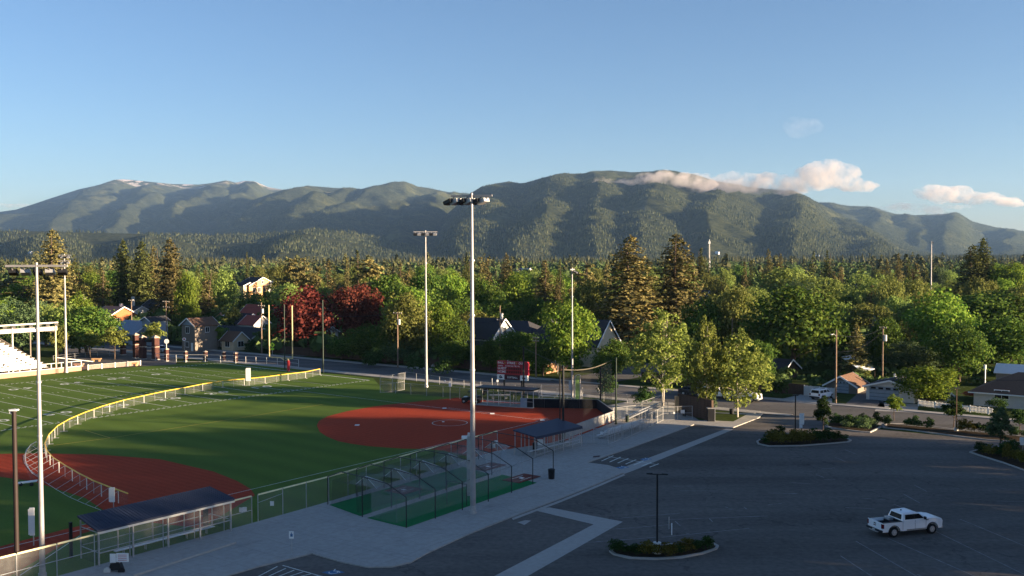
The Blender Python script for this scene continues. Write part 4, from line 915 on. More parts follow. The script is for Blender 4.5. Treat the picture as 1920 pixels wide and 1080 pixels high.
# --- trees off to the right whose long shadows lie over the lot and the fields
sh = [(63, 32, 17, 15), (66, 48, 18, 15), (70, 62, 19, 16), (74, 76, 18, 15), (78, 90, 19, 15), (83, 102, 17, 13), (96, 84, 22, 16), (92, 60, 22, 16), (90, 36, 20, 16), (60, 14, 16, 14), (100, 103, 18, 13), (58, -2, 15, 14), (112, 95, 22, 14), (86, 14, 22, 15), (81, 84, 17, 15), (80, 96, 17, 14), (68, 56, 17, 14), (86, 70, 20, 15), (76, 40, 18, 15), (80, -12, 20, 14), (56, -20, 16, 14), (105, 70, 24, 15)]
NAMES = 'first second third fourth fifth sixth seventh eighth ninth tenth eleventh twelfth thirteenth fourteenth fifteenth sixteenth seventeenth eighteenth nineteenth twentieth twenty-first twenty-second twenty-third twenty-fourth'.split()
for i, (x, y, h, w) in enumerate(sh):
    kind = 'maple%d' % (i % 3); W0, H0, cr, tr = PROTO[kind]; key = (kind, lf_maple.name)
    if key not in CT:
        c = cr.copy(); c.materials.append(lf_maple); CT[key] = c
    t = thing('maple_tree', 'dark green maple shading the lot, %s counted from the avenue' % NAMES[i], 'tree', (x, y, 0), i * 1.3, 'maples beyond the right edge shading the lot', (w / W0, w / W0, h / H0)); link('trunk', tr, t); link('crown', CT[key], t)

# ================================================================== SPORTS GROUND
UP = Vector((0, 0, 1))
def V2(p, z): return Vector((p.x, p.y, z))
_posts = {}
def post_mesh(h, r, m, n=8):
    k = (round(h, 2), r, m.name)
    if k not in _posts: _posts[k] = MB().tube((0, 0, 0), (0, 0, h), r, r, n).mesh('post', m)
    return _posts[k]
def run_fence(name, label, pts, h, step, m=galv, fabric=None, r=0.04, z0=0.0, cap=None, capr=0.075, rails=(1.0,), bottom=0.03, group=None, cat='fence', every=None, rail_r=0.025):
    t = thing(name, label, cat, V2(pts[0], z0), 0, group); n = 0
    for i in range(len(pts) - 1):
        a, b = V2(pts[i], z0), V2(pts[i + 1], z0); L = (b - a).length; k = max(1, round(L / step))
        for j in range(k + (1 if i == len(pts) - 2 else 0)):
            link('post', post_mesh(h, r, m), t, a + (b - a) * (j / k) - t.location)
        for q in rails:
            part('rail', MB().tube(a + UP * h * q, b + UP * h * q, rail_r, rail_r, 6), m, t)
        if fabric:
            part('fabric', MB().add([a + UP * bottom, b + UP * bottom, b + UP * (h - .02), a + UP * (h - .02)], [(0, 1, 2, 3)]), fabric, t)
        if cap:
            for j in range(k):
                p, q = a + (b - a) * (j / k), a + (b - a) * ((j + 1) / k); d = (q - p).normalized() * .06
                part('cap', MB().tube(p + UP * (h + .02) + d, q + UP * (h + .02) - d, capr, capr, 8), cap, t)
    return t
# main chain link fence with pale yellow cap, left piece, right piece
fA = run_fence('chain_link_fence', 'long chain-link fence with pale yellow cap between the field and the batting cages', [FENCE[2], FENCE[3], FENCE[4], Vector((-1.8, 115.3, 0))], 2.4, 2.9, galv, chain, z0=.1, cap=cream_cap, rails=(1.0,))
fB = run_fence('chain_link_fence', 'chain-link fence with pale yellow cap behind and left of the near dugout', [FENCE[0] + Vector((4, 5.6, 0)), FENCE[1], FENCE[2] + Vector((-.4, -.5, 0))], 2.4, 3.1, galv, chain, z0=.1, cap=cream_cap, rails=(1.0, .5))
part('gate_rail', MB().tube(G(484, 962, 0) + UP * .95, G(530, 944, 0) + UP * .95, .025), galv, fA)
for (x, y), lab in (((452, 956), 'left one of two small white notices on the fence by the dugout'), ((459, 955), 'right one of two small white notices on the fence by the dugout'), ((510, 944), 'single small white notice on the fence left of the cages'), ((931, 829), 'small white notice by the dark dugout roof'), ((926, 836), 'lower small white notice beside the cages')):
    p = G(x, y, 1.3) if y > 900 else G(x, y, 1.5)
    solo('notice', MB().box(p.x - .17, p.x + .17, p.y - .02, p.y + .02, p.z - .2, p.z + .2), white_m, lab, 'notice', p, 'white notices on the fences')

# --- home run fence with bright yellow cap
hc = HP; pts = []
for px in ((600, 704), (573, 710), (540, 714), (497, 720), (458, 724), (418, 727.5), (380, 734), (347, 741), (310, 748), (270, 757), (232, 766), (192, 778), (160, 790), (131, 803), (108, 817), (92, 834), (84, 852), (88, 866), (100, 880), (122, 895), (150, 912), (176, 926), (205, 938), (240, 951)):
    pts.append(G(*px))
t = thing('outfield_fence', 'curved portable outfield fence with a bright yellow top cap crossing the field', 'fence', pts[0])
acc = 0
H_F = 1.22
for i in range(len(pts) - 1):
    a, b = pts[i], pts[i + 1]; L = (b - a).length; k = max(1, round(L / 2.4))
    for j in range(k):
        p, q = a + (b - a) * (j / k), a + (b - a) * ((j + 1) / k)
        link('post', post_mesh(H_F, .05 if (acc % 2 == 0) else .025, offwhite if acc % 2 == 0 else galv), t, p - t.location + UP * .05)
        part('cap', MB().tube(p + UP * (H_F + .08), q + UP * (H_F + .08), .065, .065, 6), yellow_m, t)
        part('fabric', MB().add([p + UP * .08, q + UP * .08, q + UP * (H_F + .02), p + UP * (H_F + .02)], [(0, 1, 2, 3)]), chain_thin, t)
        out = (p - hc); out.z = 0; out.normalize()
        if i > 15:
            part('brace', MB().tube(p + UP * H_F, p + out * 2.3 + UP * .06, .022, .022, 5), galv, t)
            part('foot_rail', MB().tube(p + out * 2.3 + UP * .07, q + out * 2.3 + UP * .07, .02, .02, 5), galv, t)
        elif acc % 2 == 0:
            part('foot', MB().bar(p + out * .5 + UP * .1, p - out * .5 + UP * .1, .08, .06), galv, t)
        acc += 1
# fallen net panel behind the curve
t = thing('net_panel', 'flat grey curved net frame lying against the outfield fence behind the left pole', 'net', G(60, 870))
cv = [G(x, y) for x, y in ((68, 842), (58, 848), (50, 858), (47, 870), (49, 884), (56, 897), (62, 904))]
part('frame', MB().path([p + UP * .9 for p in cv], .05), galv, t); part('netting', MB().add([p + UP * .1 for p in cv] + [p + UP * .9 for p in cv], [(i, i + 1, i + 8, i + 7) for i in range(6)]), net_pale, t)
for i in range(0, 7): part('strut', MB().tube(cv[i] + UP * .9, cv[i] + Vector((1.6, -.6, .1)), .02, .02, 5), galv, t)
p = G(50, 911); t = thing('line_marker', 'low white cart with small wheels on the grass left of the tall pole', 'cart', p)
part('tray', MB().bar(p + Vector((-.9, -.1, .3)), p + Vector((.9, .35, .45)), .5, .12), white_m, t)
for dx in (-.5, .6): part('wheel', MB().tube(p + Vector((dx, -.25, .2)), p + Vector((dx, -.15, .2)), .2, .2, 12), rubber, t)
# white upright distance panels
def panel(x, yb, yt, w, label):
    p = G(x, yb); D = p.y; h = topz(yt, D, x); t = thing('distance_panel', label, 'panel', p, 0, 'white upright panels on the outfield fence')
    part('board', MB().box(p.x - w / 2, p.x + w / 2, p.y - .05, p.y + .05, h * .28, h).box(p.x - w / 2 - .1, p.x - w / 2, p.y - .05, p.y + .4, h * .3, h * .96), white_m, t)
    part('mount', MB().tube(p + Vector((.1, 0, 0)), p + Vector((.1, 0, h * .28)), .05), galv, t); return t
panel(466, 724, 690, .75, 'white upright panel on the far stretch of the outfield fence'); panel(211, 952, 914, .42, 'white upright panel standing beyond the near blue dugout roof')
panel(61, 1024, 952, .38, 'grey-white upright panel beside the left light pole')

# --- near dugout
def dugout(label, nl, nr, fr, fl, zN, zF, posts, roofm, ribs, name='dugout'):
    t = thing(name, label, 'dugout', V2(nl, .1)); w = lambda p, z: V2(p, z)
    A, B, C, D_ = w(nl, zN), w(nr, zN), w(fr, zF), w(fl, zF); dn = UP * .14
    part('roof', MB().add([A, B, C, D_, A - dn, B - dn, C - dn, D_ - dn], [(0, 1, 2, 3), (7, 6, 5, 4), (0, 4, 5, 1), (1, 5, 6, 2), (2, 6, 7, 3), (3, 7, 4, 0)]), roofm, t)
    if ribs:
        for i in range(ribs + 1):
            f = i / ribs; p = A.lerp(B, f) + UP * .005; q = D_.lerp(C, f) + UP * .005; part('roof_rib', MB().bar(p + UP * .012, q + UP * .012, .05, .035), roofm, t)
    part('fascia', MB().bar(A - UP * .22, B - UP * .22, .06, .16), offwhite if ribs else roofm, t)
    return t
nl, nr, fr, fl = G(183, 995, 2.9), G(440, 935, 2.9), G(392, 912, 3.5), G(145, 967, 3.5)
d1 = dugout('near dugout with ribbed navy metal roof, open steel frame and a long bench', nl, nr, fr, fl, 2.9, 3.5, 5, navy_roof, 42)
ins = (fl - nl); ins.z = 0; ins.normalize(); along = (nr - nl); along.z = 0; L = along.length; along.normalize()
row_n = [V2(nl, .13) + ins * .35 + along * (L * f) for f in (.02, .25, .5, .74, .985)]
row_f = [V2(nl, .13) + ins * 3.1 + along * (L * f) for f in (.02, .27, .52, .76, .985)]
for p in row_n: part('post', MB().bar(p, V2(p, 2.72), .11, .11, along), galv, d1)
for p in row_f: part('post', MB().bar(p, V2(p, 3.1), .09, .09, along), galv, d1)
for z in (2.62, 1.05):
    part('rail', MB().bar(V2(row_n[0], z), V2(row_n[-1], z), .07, .07), galv, d1)
    part('rail', MB().bar(V2(row_f[0], z + .1), V2(row_f[-1], z + .1), .05, .05), galv, d1)
for a, b in ((row_n[0], row_f[0]), (row_n[-1], row_f[-1])):
    for z in (2.6, 1.1): part('rail', MB().bar(V2(a, z), V2(b, z), .05, .05), galv, d1)
    part('fabric', MB().add([V2(a, .2), V2(b, .2), V2(b, 2.6), V2(a, 2.6)], [(0, 1, 2, 3)]), net_black, d1)
for i in range(4): part('fabric', MB().add([V2(row_n[i], 1.1), V2(row_n[i + 1], 1.1), V2(row_n[i + 1], 2.6), V2(row_n[i], 2.6)], [(0, 1, 2, 3)]), chain, d1)
part('end_post', MB().bar(row_f[0] + ins * .8 - along * .4, V2(row_f[0] + ins * .8 - along * .4, 2.9), .2, .2, along), black_m, d1)
part('end_screen', MB().add([V2(row_f[-1] - along * .9, .3), V2(row_f[-1] - along * .9 - ins * .8, .3), V2(row_f[-1] - along * .9 - ins * .8, 2.9), V2(row_f[-1] - along * .9, 2.9)], [(0, 1, 2, 3)]), screen_m, d1)
def bench(a, b, label, z=.45, w=.36, n=5, back=False):
    t = thing('bench', label, 'bench', V2(a, .13)); s = (b - a).normalized().cross(UP)
    part('seat', MB().bar(V2(a, .13 + z), V2(b, .13 + z), w, .05), alu, t)
    for i in range(n):
        p = V2(a, .13).lerp(V2(b, .13), (i + .4) / (n - .2)); part('leg', MB().tube(p + s * .1, p + s * .1 + UP * z, .03).tube(p - s * .1, p - s * .1 + UP * z, .03), galv, t)
    return t
bench(row_n[0] + ins * 1.0 + along * 1.8, row_n[-1] + ins * 1.0 - along * 1.0, 'long aluminium bench inside the near dugout')
part_t = thing('pavement_step', 'low dark-edged concrete kerb in front of the near dugout', 'kerb', V2(nl, .13))
part('edge', MB().bar(G(250, 1079, .2), G(441, 1017, .2), .22, .14), concrete2, part_t)
# notice board + equipment in front of it
q = G(222, 1046, 1.2); t = thing('sign', 'white double sign board with red printed lines hanging at the dugout corner', 'sign', q)
part('board', MB().box(q.x - .62, q.x - .2, q.y - .03, q.y + .03, q.z - .35, q.z + .3), white_m, t); part('board', MB().box(q.x - .15, q.x + .75, q.y - .03, q.y + .03, q.z - .3, q.z + .35), white_m, t)
for k_ in range(4): part('printed_line', MB().box(q.x - .02, q.x + .62, q.y - .036, q.y - .031, q.z - .2 + k_ * .13, q.z - .15 + k_ * .13), mat('faded_red_print', (.55, .25, .25), .8, .2, 8), t)
q = G(218, 1074); t = thing('line_chalker', 'dark wheeled machine with tubular handle parked by the dugout corner post', 'machine', q)
part('hopper', MB().add([q + Vector(v) for v in ((-.5, -.25, .25), (.5, -.25, .3), (.5, .25, .3), (-.5, .25, .25), (-.35, -.2, .75), (.3, -.2, .85), (.3, .2, .85), (-.35, .2, .75))], [(0, 3, 2, 1), (4, 5, 6, 7), (0, 1, 5, 4), (1, 2, 6, 5), (2, 3, 7, 6), (3, 0, 4, 7)]), black_m, t)
part('handle', MB().path([q + Vector(v) for v in ((.3, .2, .8), (.8, .25, 1.15), (.9, 0, 1.2), (.8, -.25, 1.15), (.3, -.2, .8))], .025), galv, t)
for dx in (-.55, .5): part('wheel', MB().tube(q + Vector((dx, -.34, .25)), q + Vector((dx, -.22, .25)), .25, .25, 14), offwhite if dx < 0 else rubber, t)
part('motor', MB().box(q.x - .2, q.x + .25, q.y - .15, q.y + .15, .85, 1.05), galv, t)

# --- second dugout, right of the cages
nl2, nr2, fr2, fl2 = G(1005, 819, 2.6), G(1092, 799, 2.6), G(1046, 784, 3.0), G(962, 806, 3.0)
d2 = dugout('second dugout with flat dark blue roof right of the batting cages', nl2, nr2, fr2, fl2, 2.6, 3.0, 5, navy_roof, 0)
al2 = (nr2 - nl2); al2.z = 0; L2_ = al2.length; al2.normalize(); in2 = (fl2 - nl2); in2.z = 0; W2_ = in2.length; in2.normalize()
base2 = V2(nl2, .13)
for f in (.0, .2, .4, .6, .8, 1.0):
    part('post', MB().tube(base2 + al2 * L2_ * f + in2 * .15, V2(base2 + al2 * L2_ * f + in2 * .15, 2.45), .05), galv, d2)
    part('post', MB().tube(base2 + al2 * L2_ * f + in2 * (W2_ - .3), V2(base2 + al2 * L2_ * f + in2 * (W2_ - .3), 2.8), .05), galv, d2)
for f in (.33, .66): part('post', MB().tube(base2 + in2 * W2_ * f + al2 * .1, V2(base2 + in2 * W2_ * f + al2 * .1, 2.6), .05), galv, d2)
for z in (1.0, 2.3): part('rail', MB().tube(V2(base2, z) + in2 * .15, V2(base2 + al2 * L2_, z) + in2 * .15, .03), galv, d2)
part('fabric', MB().add([V2(base2, .2), V2(base2 + al2 * L2_, .2), V2(base2 + al2 * L2_, 2.4), V2(base2, 2.4)], [(0, 1, 2, 3)]), chain, d2)
bench(base2 + in2 * 1.6 + al2 * .6, base2 + in2 * 1.6 + al2 * (L2_ - .6), 'silver bench inside the second dugout', n=4)
run_fence('chain_link_fence', 'chain-link fence on the pavement side of the second dugout', [G(1005, 856), G(1087, 832), G(1140, 838 - 2), G(1165, 826)], 1.9, 2.4, galv, chain, z0=.13, rails=(1.0, .5, .03))
q = G(1013, 829, 1.6); solo('sign', MB().box(q.x - .33, q.x + .33, q.y - .03, q.y + .03, q.z - .33, q.z + .33), white_m, 'square white sign at the corner of the second dugout roof', 'sign', q)
q = G(1128, 812, 1.3); solo('notice', MB().box(q.x - .17, q.x + .17, q.y - .02, q.y + .02, q.z - .18, q.z + .18), white_m, 'small white notice on the fence right of the second dugout', 'notice', q, 'white notices on the fences')
def bin_(x, y, label, m=black_m, h=.95, r=.36):
    p = V2(G(x, y), .13); t = thing('litter_bin', label, 'bin', p); part('drum', MB().tube(p, p + UP * h, r * .86, r, 14), m, t); part('rim', MB().tube(p + UP * h, p + UP * (h + .06), r * 1.08, r * 1.08, 14), m, t); part('liner', MB().tube(p + UP * (h + .06), p + UP * (h + .1), r * .9, r * .7, 14), rubber, t)
bin_(1034, 900, 'black round litter bin at the far corner of the batting cages'); bin_(1003, 849, 'dark bin standing in the second dugout entrance', h=1.0, r=.3); bin_(1176, 793, 'greenish bin beside the near small bleachers fence', dkgreen_m, .9, .28); bin_(1283, 782, 'dark bin behind the entrance fence sign', black_m, .9, .28)

# --- batting cages
N0 = [Vector((-9.1, 82.7, .13)), Vector((-6.85, 85.6, .13)), Vector((-4.6, 88.4, .13)), Vector((-2.3, 91.5, .13)), Vector((-.1, 94.9, .13)), Vector((2.05, 98.4, .13)), Vector((4.3, 102.3, .13))]
M0 = [Vector((-13.4, 86.2, .13)), Vector((-11.2, 89.4, .13)), Vector((-8.9, 92.7, .13)), Vector((-6.6, 96.0, .13)), Vector((-4.4, 99.3, .13)), Vector((-2.2, 102.6, .13)), Vector((0, 106.0, .13))]
F0 = [Vector((-17.3, 90.6, .13)), Vector((-15.1, 93.9, .13)), Vector((-12.9, 97.2, .13)), Vector((-10.6, 100.6, .13)), Vector((-8.4, 104, .13)), Vector((-6.1, 107.3, .13)), Vector((-3.9, 110.7, .13))]
t = thing('batting_cage', 'double batting cage with black bent arches and hanging pale nets over green mats', 'batting cage', N0[0])
part('mat', MB().prism([N0[0], N0[5] + Vector((.4, .6, 0)), M0[5] + Vector((.6, .6, 0)) - (M0[5] - N0[5]) * .12, M0[0] - (M0[0] - N0[0]) * .12], .135, .16), turf_g, t)
part('mat', MB().prism([M0[0] + (F0[0] - M0[0]) * .06, M0[5] + (F0[5] - M0[5]) * .06, F0[5] - (F0[5] - M0[5]) * .16, F0[0] - (F0[0] - M0[0]) * .05], .135, .16), turf_g, t)
for i in range(7):
    n_, m_, f_ = N0[i], M0[i], F0[i]
    pr = [n_, V2(n_, 2.75), V2(n_.lerp(m_, .42), 3.6), V2(m_, 3.75), V2(m_.lerp(f_, .6), 3.6), V2(f_, 2.75), f_]
    part('arch', MB().path(pr, .045, 6), black_m, t)
    if i < 6: part('middle_post', MB().tube(m_, V2(m_, 3.75), .05, .05, 6), black_m, t)
for z, row in ((2.75, N0), (3.75, M0), (2.75, F0)):
    part('cable', MB().path([V2(p, z) for p in row], .012, 4), black_m, t)
def net_strip(name, A, B, z0a, z1a, m, sag=.5, nseg=6, tent=False):
    """net hung between frames, sagging between them"""
    vs = []; fs = []; cols = []
    for i in range(len(A) - 1):
        for s in range(nseg):
            f = s / nseg; cols.append((A[i].lerp(A[i + 1], f), B[i].lerp(B[i + 1], f), sag * math.sin(math.pi * f)))
    cols.append((A[-1], B[-1], 0)); nz = 5
    for a, b, sg in cols:
        for j in range(nz + 1):
            g = j / nz; p = a.lerp(b, g); vs.append(Vector((p.x, p.y, p.z - sg * (1.0 if tent else g))))
    for c_ in range(len(cols) - 1):
        for j in range(nz): q = c_ * (nz + 1) + j; fs.append((q, q + 1, q + nz + 2, q + nz + 1))
    return part(name, MB().add(vs, fs), m, t)
inn = lambda P, Q, f, z: [V2(p.lerp(q_, f), z) for p, q_ in zip(P, Q)]
net_strip('net', inn(N0, M0, .22, .3)[:6], inn(N0, M0, .25, 2.7)[:6], 0, 0, net_pale, .55)
net_strip('net', inn(N0, M0, .25, 2.7)[:6], inn(N0, M0, .75, 3.0)[:6], 0, 0, net_pale, .7, tent=True)
net_strip('net', inn(N0, M0, .75, 3.0)[:6], inn(N0, M0, .78, .3)[:6], 0, 0, net_pale, .3)
net_strip('net', inn(M0, F0, .15, .3)[:6], inn(M0, F0, .2, 2.9)[:6], 0, 0, net_black, .3)
net_strip('net', inn(M0, F0, .2, 2.9)[:6], inn(M0, F0, .85, 2.6)[:6], 0, 0, net_pale, .6, tent=True)
net_strip('net', inn(M0, F0, .85, 2.6)[:6], inn(M0, F0, .9, .3)[:6], 0, 0, net_black, .3)
for P_, Q_ in ((N0, M0),):
    a, b = P_[0].lerp(Q_[0], .2), P_[0].lerp(Q_[0], .8); part('end_net', MB().add([V2(a, .3), V2(b, .3), V2(b, 3.0), V2(a.lerp(b, .5), 2.55), V2(a, 2.7)], [(0, 1, 2, 3, 4)]), net_pale, t)
for i in range(6):  # gathered tent peaks
    m_ = M0[i].lerp(M0[i + 1], .12); a = V2(m_, 3.7); b = V2(m_.lerp(N0[i], .28), 2.85); c = V2(M0[i].lerp(M0[i + 1], .75).lerp(N0[i], .1), 2.75); d = V2(m_.lerp(F0[i], .25), 2.75)
    part('net_peak', MB().add([a, b, c, d], [(0, 1, 2), (0, 2, 3), (0, 3, 1)]), net_mat('gathered_net', (.34, .36, .35), .38) if 'gathered_net' not in MATS else MATS['gathered_net'], t)
    part('net_rope', MB().path([b, a, c], .02, 4).path([a, d], .02, 4), alu, t)
def mat_(p, label, w=1.1, l=1.9):
    tt = thing('hitting_mat', label, 'mat', V2(p, .17), 0, 'red hitting mats in the cages'); part('pad', MB().bar(V2(p, .19) - E1 * l, V2(p, .19) + E1 * l, w * 2, .04), mat('mat_red', (.15, .035, .022), .9, .2, 3), tt)
    part('plate', MB().bar(V2(p, .215) - E1 * .22, V2(p, .215) + E1 * .22, .43, .02), white_m, tt)
    for s in (-.55, .55): part('line', MB().bar(V2(p, .214) - E1 * .95 + E2 * s, V2(p, .214) + E1 * .95 + E2 * s, .07, .01), white_line, tt)
mat_(G(978, 900), 'red mat with white plate at the right end of the near cage lane'); mat_(G(915, 878), 'red mat with white plate in the far cage lane'); mat_(G(757, 922), 'reddish mat seen through the nets at the left of the far lane', 1.3, 1.4)
part('screen_frame', MB().path([G(838, 945, .2), G(838, 945, 0) + UP * 2.2, G(838, 945, 0) + UP * 2.2 + E2 * 2.4, G(838, 945, 0) + E2 * 2.4 + UP * .2], .03), black_m, t)

# --- tall light poles
def light_pole(label, base, top, arm_dir, arm_w, r0, rows=1, lamps=6, mt=pole_m, lm=None, boxes=(), lamp_s=1.0):
    b = V2(base, 0); t = thing('floodlight_pole', label, 'light pole', b, 0, 'tall floodlight poles round the fields')
    part('pole', MB().tube(b, V2(b, top), r0, r0 * .45, 16), mt, t); part('base', MB().tube(b, b + UP * .35, r0 * 1.5, r0 * 1.4, 16).tube(b + UP * .34, b + UP * .8, r0 * 1.12, r0 * 1.08, 16), galv, t)
    for i in range(3): part('band', MB().tube(V2(b, top * (.45 + i * .17)), V2(b, top * (.45 + i * .17) + .12), r0 * .95, r0 * .95, 12), galv, t)
    ad = Vector((math.cos(arm_dir), math.sin(arm_dir), 0)); nd = Vector((-ad.y, ad.x, 0))
    if nd.y > 0: nd = -nd
    for rr in range(rows):
        z = top - .25 - rr * 1.1; part('crossarm', MB().bar(V2(b, z) - ad * arm_w, V2(b, z) + ad * arm_w, .16, .16), mt, t)
        for i in range(lamps):
            f = -1 + 2 * (i + .5) / lamps; c = V2(b, z) + ad * arm_w * f + lm * .0; fd = (lm if lm else nd); k_ = lamp_s
            part('lamp', MB().bar(c + fd * .25 - UP * .35, c + fd * (.25 + .85 * k_) - UP * (.35 + .28 * k_), .72 * k_, .34 * k_), galv if i % 2 else black_m, t)
            part('bracket', MB().bar(c, c + fd * .35 - UP * .35, .07, .07), mt, t)
    return t
light_pole('nearest tall floodlight pole standing on the pavement in front of the batting cages', G(887, 964), topz(362, G(887, 964).y, 884), R(-14), 1.9, .26, 1, 6, lm=Vector((-.75, .65, 0)).normalized())
light_pole('floodlight pole at the left edge standing over the near dugout fence', Vector((-34.3, 70.4, 0)), topz(492, 70.4, 63), R(2), 2.2, .20, 1, 5, lm=Vector((-.3, .95, 0)).normalized(), lamp_s=.85)
light_pole('far floodlight pole beyond the softball infield near the avenue', G(799.5, 726), topz(432, G(799, 726).y, 798), R(0), 2.1, .24, 1, 6, lm=Vector((.0, -1, 0)), lamp_s=.8)
light_pole('floodlight pole at the right end of the grandstand', G(124.5, 699), topz(476, G(124, 699).y, 123), R(-4), 1.25, .26, 2, 4, lm=Vector((0.2, -1, 0)).normalized(), lamp_s=.7)
light_pole('slimmer white light pole behind the backstop bleachers', G(1073, 763), topz(502, G(1073, 763).y, 1072), R(70), 1.2, .17, 1, 3, lm=Vector((1, 0, 0)), lamp_s=.7)
p = Vector(((1746 - 960) / FPX * 385, 385, 0)); light_pole('far white mast rising alone above the right tree tops', p, topz(452, 385, 1746), R(80), .8, .32, 1, 2, lm=Vector((1, 0, 0)), lamp_s=.6)
# things clamped on the poles
q = G(887, 964); t = thing('camera_cluster', 'white floodlight and camera clamped low on the nearest floodlight pole', 'camera', V2(q, topz(822, q.y, 870)))
z_ = topz(822, q.y, 870)
part('housing', MB().box(q.x - 1.0, q.x - .5, q.y - .2, q.y + .2, z_, z_ + .22), white_m, t); part('arm', MB().box(q.x - .5, q.x - .25, q.y - .06, q.y + .06, z_ - .1, z_ + .1), galv, t); part('box', MB().box(q.x - .45, q.x - .25, q.y - .2, q.y + .15, z_ + .22, z_ + .5), alu, t)
q = G(880, 932); solo('cabinet', MB().box(q.x - .22, q.x + .22, q.y - .15, q.y + .35, .1, 6.0), galv, 'tall narrow grey steel duct close behind the nearest floodlight pole', 'duct', V2(q, .1))
q = G(1071, 745); z_ = topz(731, 150, 1070); solo('cabinet', MB().box(9.1 - .38, 9.1 + .05, 149.7, 149.95, z_, z_ + 1.5), offwhite, 'pale electric box fixed to the pole behind the backstop', 'electric box', Vector((9, 149.8, z_)))
# tall netting posts
def tall_post(label, x, yb, yt, r, m, D=None, cap=False, grp='black and green netting posts'):
    b = G(x, yb) if D is None else Vector(((x - 960) / FPX * D, D, 0)); h = topz(yt, b.y, x); t = thing('netting_post', label, 'post', b, 0, grp)
    part('shaft', MB().tube(b, V2(b, h), r, r * .9, 12), m, t); part('collar', MB().tube(b, b + UP * .25, r * 1.7, r * 1.7, 12), m, t)
    if cap: part('cap', MB().box(b.x - r * 1.5, b.x + r * 1.5, b.y - r * 1.3, b.y + r * 1.3, h, h + .09).box(b.x - r * 1.7, b.x - r * 1.1, b.y - r * .5, b.y + r * .5, h - .2, h), white_m, t)
    else: part('cap', MB().tube(V2(b, h), V2(b, h + .08), r * 1.1, r * .5, 12), m, t)
    return b, h
tall_post('thick dark brown post with a white cap at the left edge', 21, 1095, 770, .17, mat('dark_bronze', (.028, .018, .016), .6, .1, 2), D=68.5, cap=True)
a1, h1 = tall_post('thick black post rising through the second dugout roof', 1056, 832, 686, .15, black_m)
tall_post('thin black post beside the thick one at the second dugout', 1050, 830, 702, .08, black_m)
a2, h2 = tall_post('black netting post at the far bend of the backstop', 1126, 767, 686, .13, black_m)
a3, h3 = tall_post('tallest dark green post at the right corner of the backstop', 1155, 797, 671, .12, dkgreen_m)
a4, h4 = tall_post('black post standing right in front of the scoreboard', 982, 753, 651, .13, black_m)
a5, h5 = tall_post('dark green post at the end of the yellow-capped outfield fence', 606, 700, 563, .14, dkgreen_m)
tall_post('dark post left of the goalposts with a black lamp', 534, 693, 571, .12, dkgreen_m)
q = G(1143, 772); h_ = topz(676, 155, 1143)
t = thing('backstop_net', 'tan and black backstop netting hung between the tall posts behind home plate', 'net', V2(a1, 0))
TP = Vector((GD(1147, 676, 143).x, 143, 0))
cvp = [V2(a1, h1 - .4).lerp(V2(TP, topz(675, 143, 1147)), i / 8) - UP * (.55 * math.sin(math.pi * i / 8)) for i in range(9)]
part('top_band', MB().add(cvp + [p - UP * .16 + Vector((0, .2, 0)) for p in cvp], [(i, i + 1, i + 10, i + 9) for i in range(8)]), mat('tan_webbing', (.09, .08, .06), .9, .1, 2), t)
part('netting', MB().add([V2(a2, .6), V2(TP, .6), V2(TP, topz(675, 143, 1147) - .4), V2(a2, h2 - .2)], [(0, 1, 2, 3)]), net_tan, t)
part('netting', MB().add([V2(a1, 1), V2(a2, 1), V2(a2, h2 - .5), V2(a1, h1 - .9)], [(0, 1, 2, 3)]), net_mat('faint_netting', (.03, .03, .03), .10), t)
part('cable', MB().tube(V2(a1, h1 - .1), V2(a4, h4 - .1), .02), black_m, t)
# backstop wall: black padding, pale concrete outside, white end
W_ = [G(988, 765), G(1124, 774), G(1151, 793), G(1045, 824)]
t = thing('backstop_wall', 'low black padded backstop wall with pale concrete outer side', 'wall', V2(W_[0], 0))
wa, wb, wc, wd = W_[0], Vector((12.9, 147.6, 0)), Vector((14.2, 136.9, 0)), Vector((6.6, 123.4, 0))
for a, b, zt in ((wa, wb, 1.35), (wb, wc, 1.35), (wc, wd, 1.3)):
    d = (b - a).normalized(); nrm = Vector((d.y, -d.x, 0)); L_ = (b - a).length; k = max(3, round(L_ / 2.4))
    out = -nrm if (a + b).x > 0 and nrm.dot(a - PC) < 0 else nrm
    for i in range(k):
        p, q_ = a + d * (L_ * i / k + .02), a + d * (L_ * (i + 1) / k - .02)
        part('pad', MB().bar(V2(p, zt / 2 + .08) - out * .06, V2(q_, zt / 2 + .08) - out * .06, .12, zt), screen_m, t)
    part('concrete_face', MB().bar(V2(a, zt / 2 + .08) + out * .1, V2(b, zt / 2 + .08) + out * .1, .18, zt + .06), concrete2, t)
part('end_block', MB().box(wa.x - 1.0, wa.x + .1, wa.y - .1, wa.y + .35, .06, 1.5), bluegrey_m, t)
# far dugout / third-base side shelter with flat roof
fa, fb = G(889, 738, 0), G(1000, 752, 0)
ra, rb = G(893, 727, 2.7), G(1000, 733, 2.7)
t = thing('dugout', 'far dugout with thin flat black roof on slim pale posts below the scoreboard', 'dugout', V2(ra, 0))
dd_ = (rb - ra).normalized(); nn_ = Vector((-dd_.y, dd_.x, 0)); nn_ = nn_ if nn_.y > 0 else -nn_
part('roof', MB().bar(V2(ra, 2.75) + nn_ * 1.2, V2(rb, 2.75) + nn_ * 1.2, 2.9, .22), black_m, t)
LL = (rb - ra).length
for i in range(6):
    p = V2(ra, 0) + dd_ * LL * (i / 5); part('post', MB().tube(p, p + UP * 2.65, .05), offwhite, t); part('post', MB().tube(p + nn_ * 2.3, p + nn_ * 2.3 + UP * 2.65, .05), galv, t)
part('bench', MB().bar(V2(ra, .5) + nn_ * 1.6 + dd_, V2(rb, .5) + nn_ * 1.6 - dd_, .35, .06), alu, t)
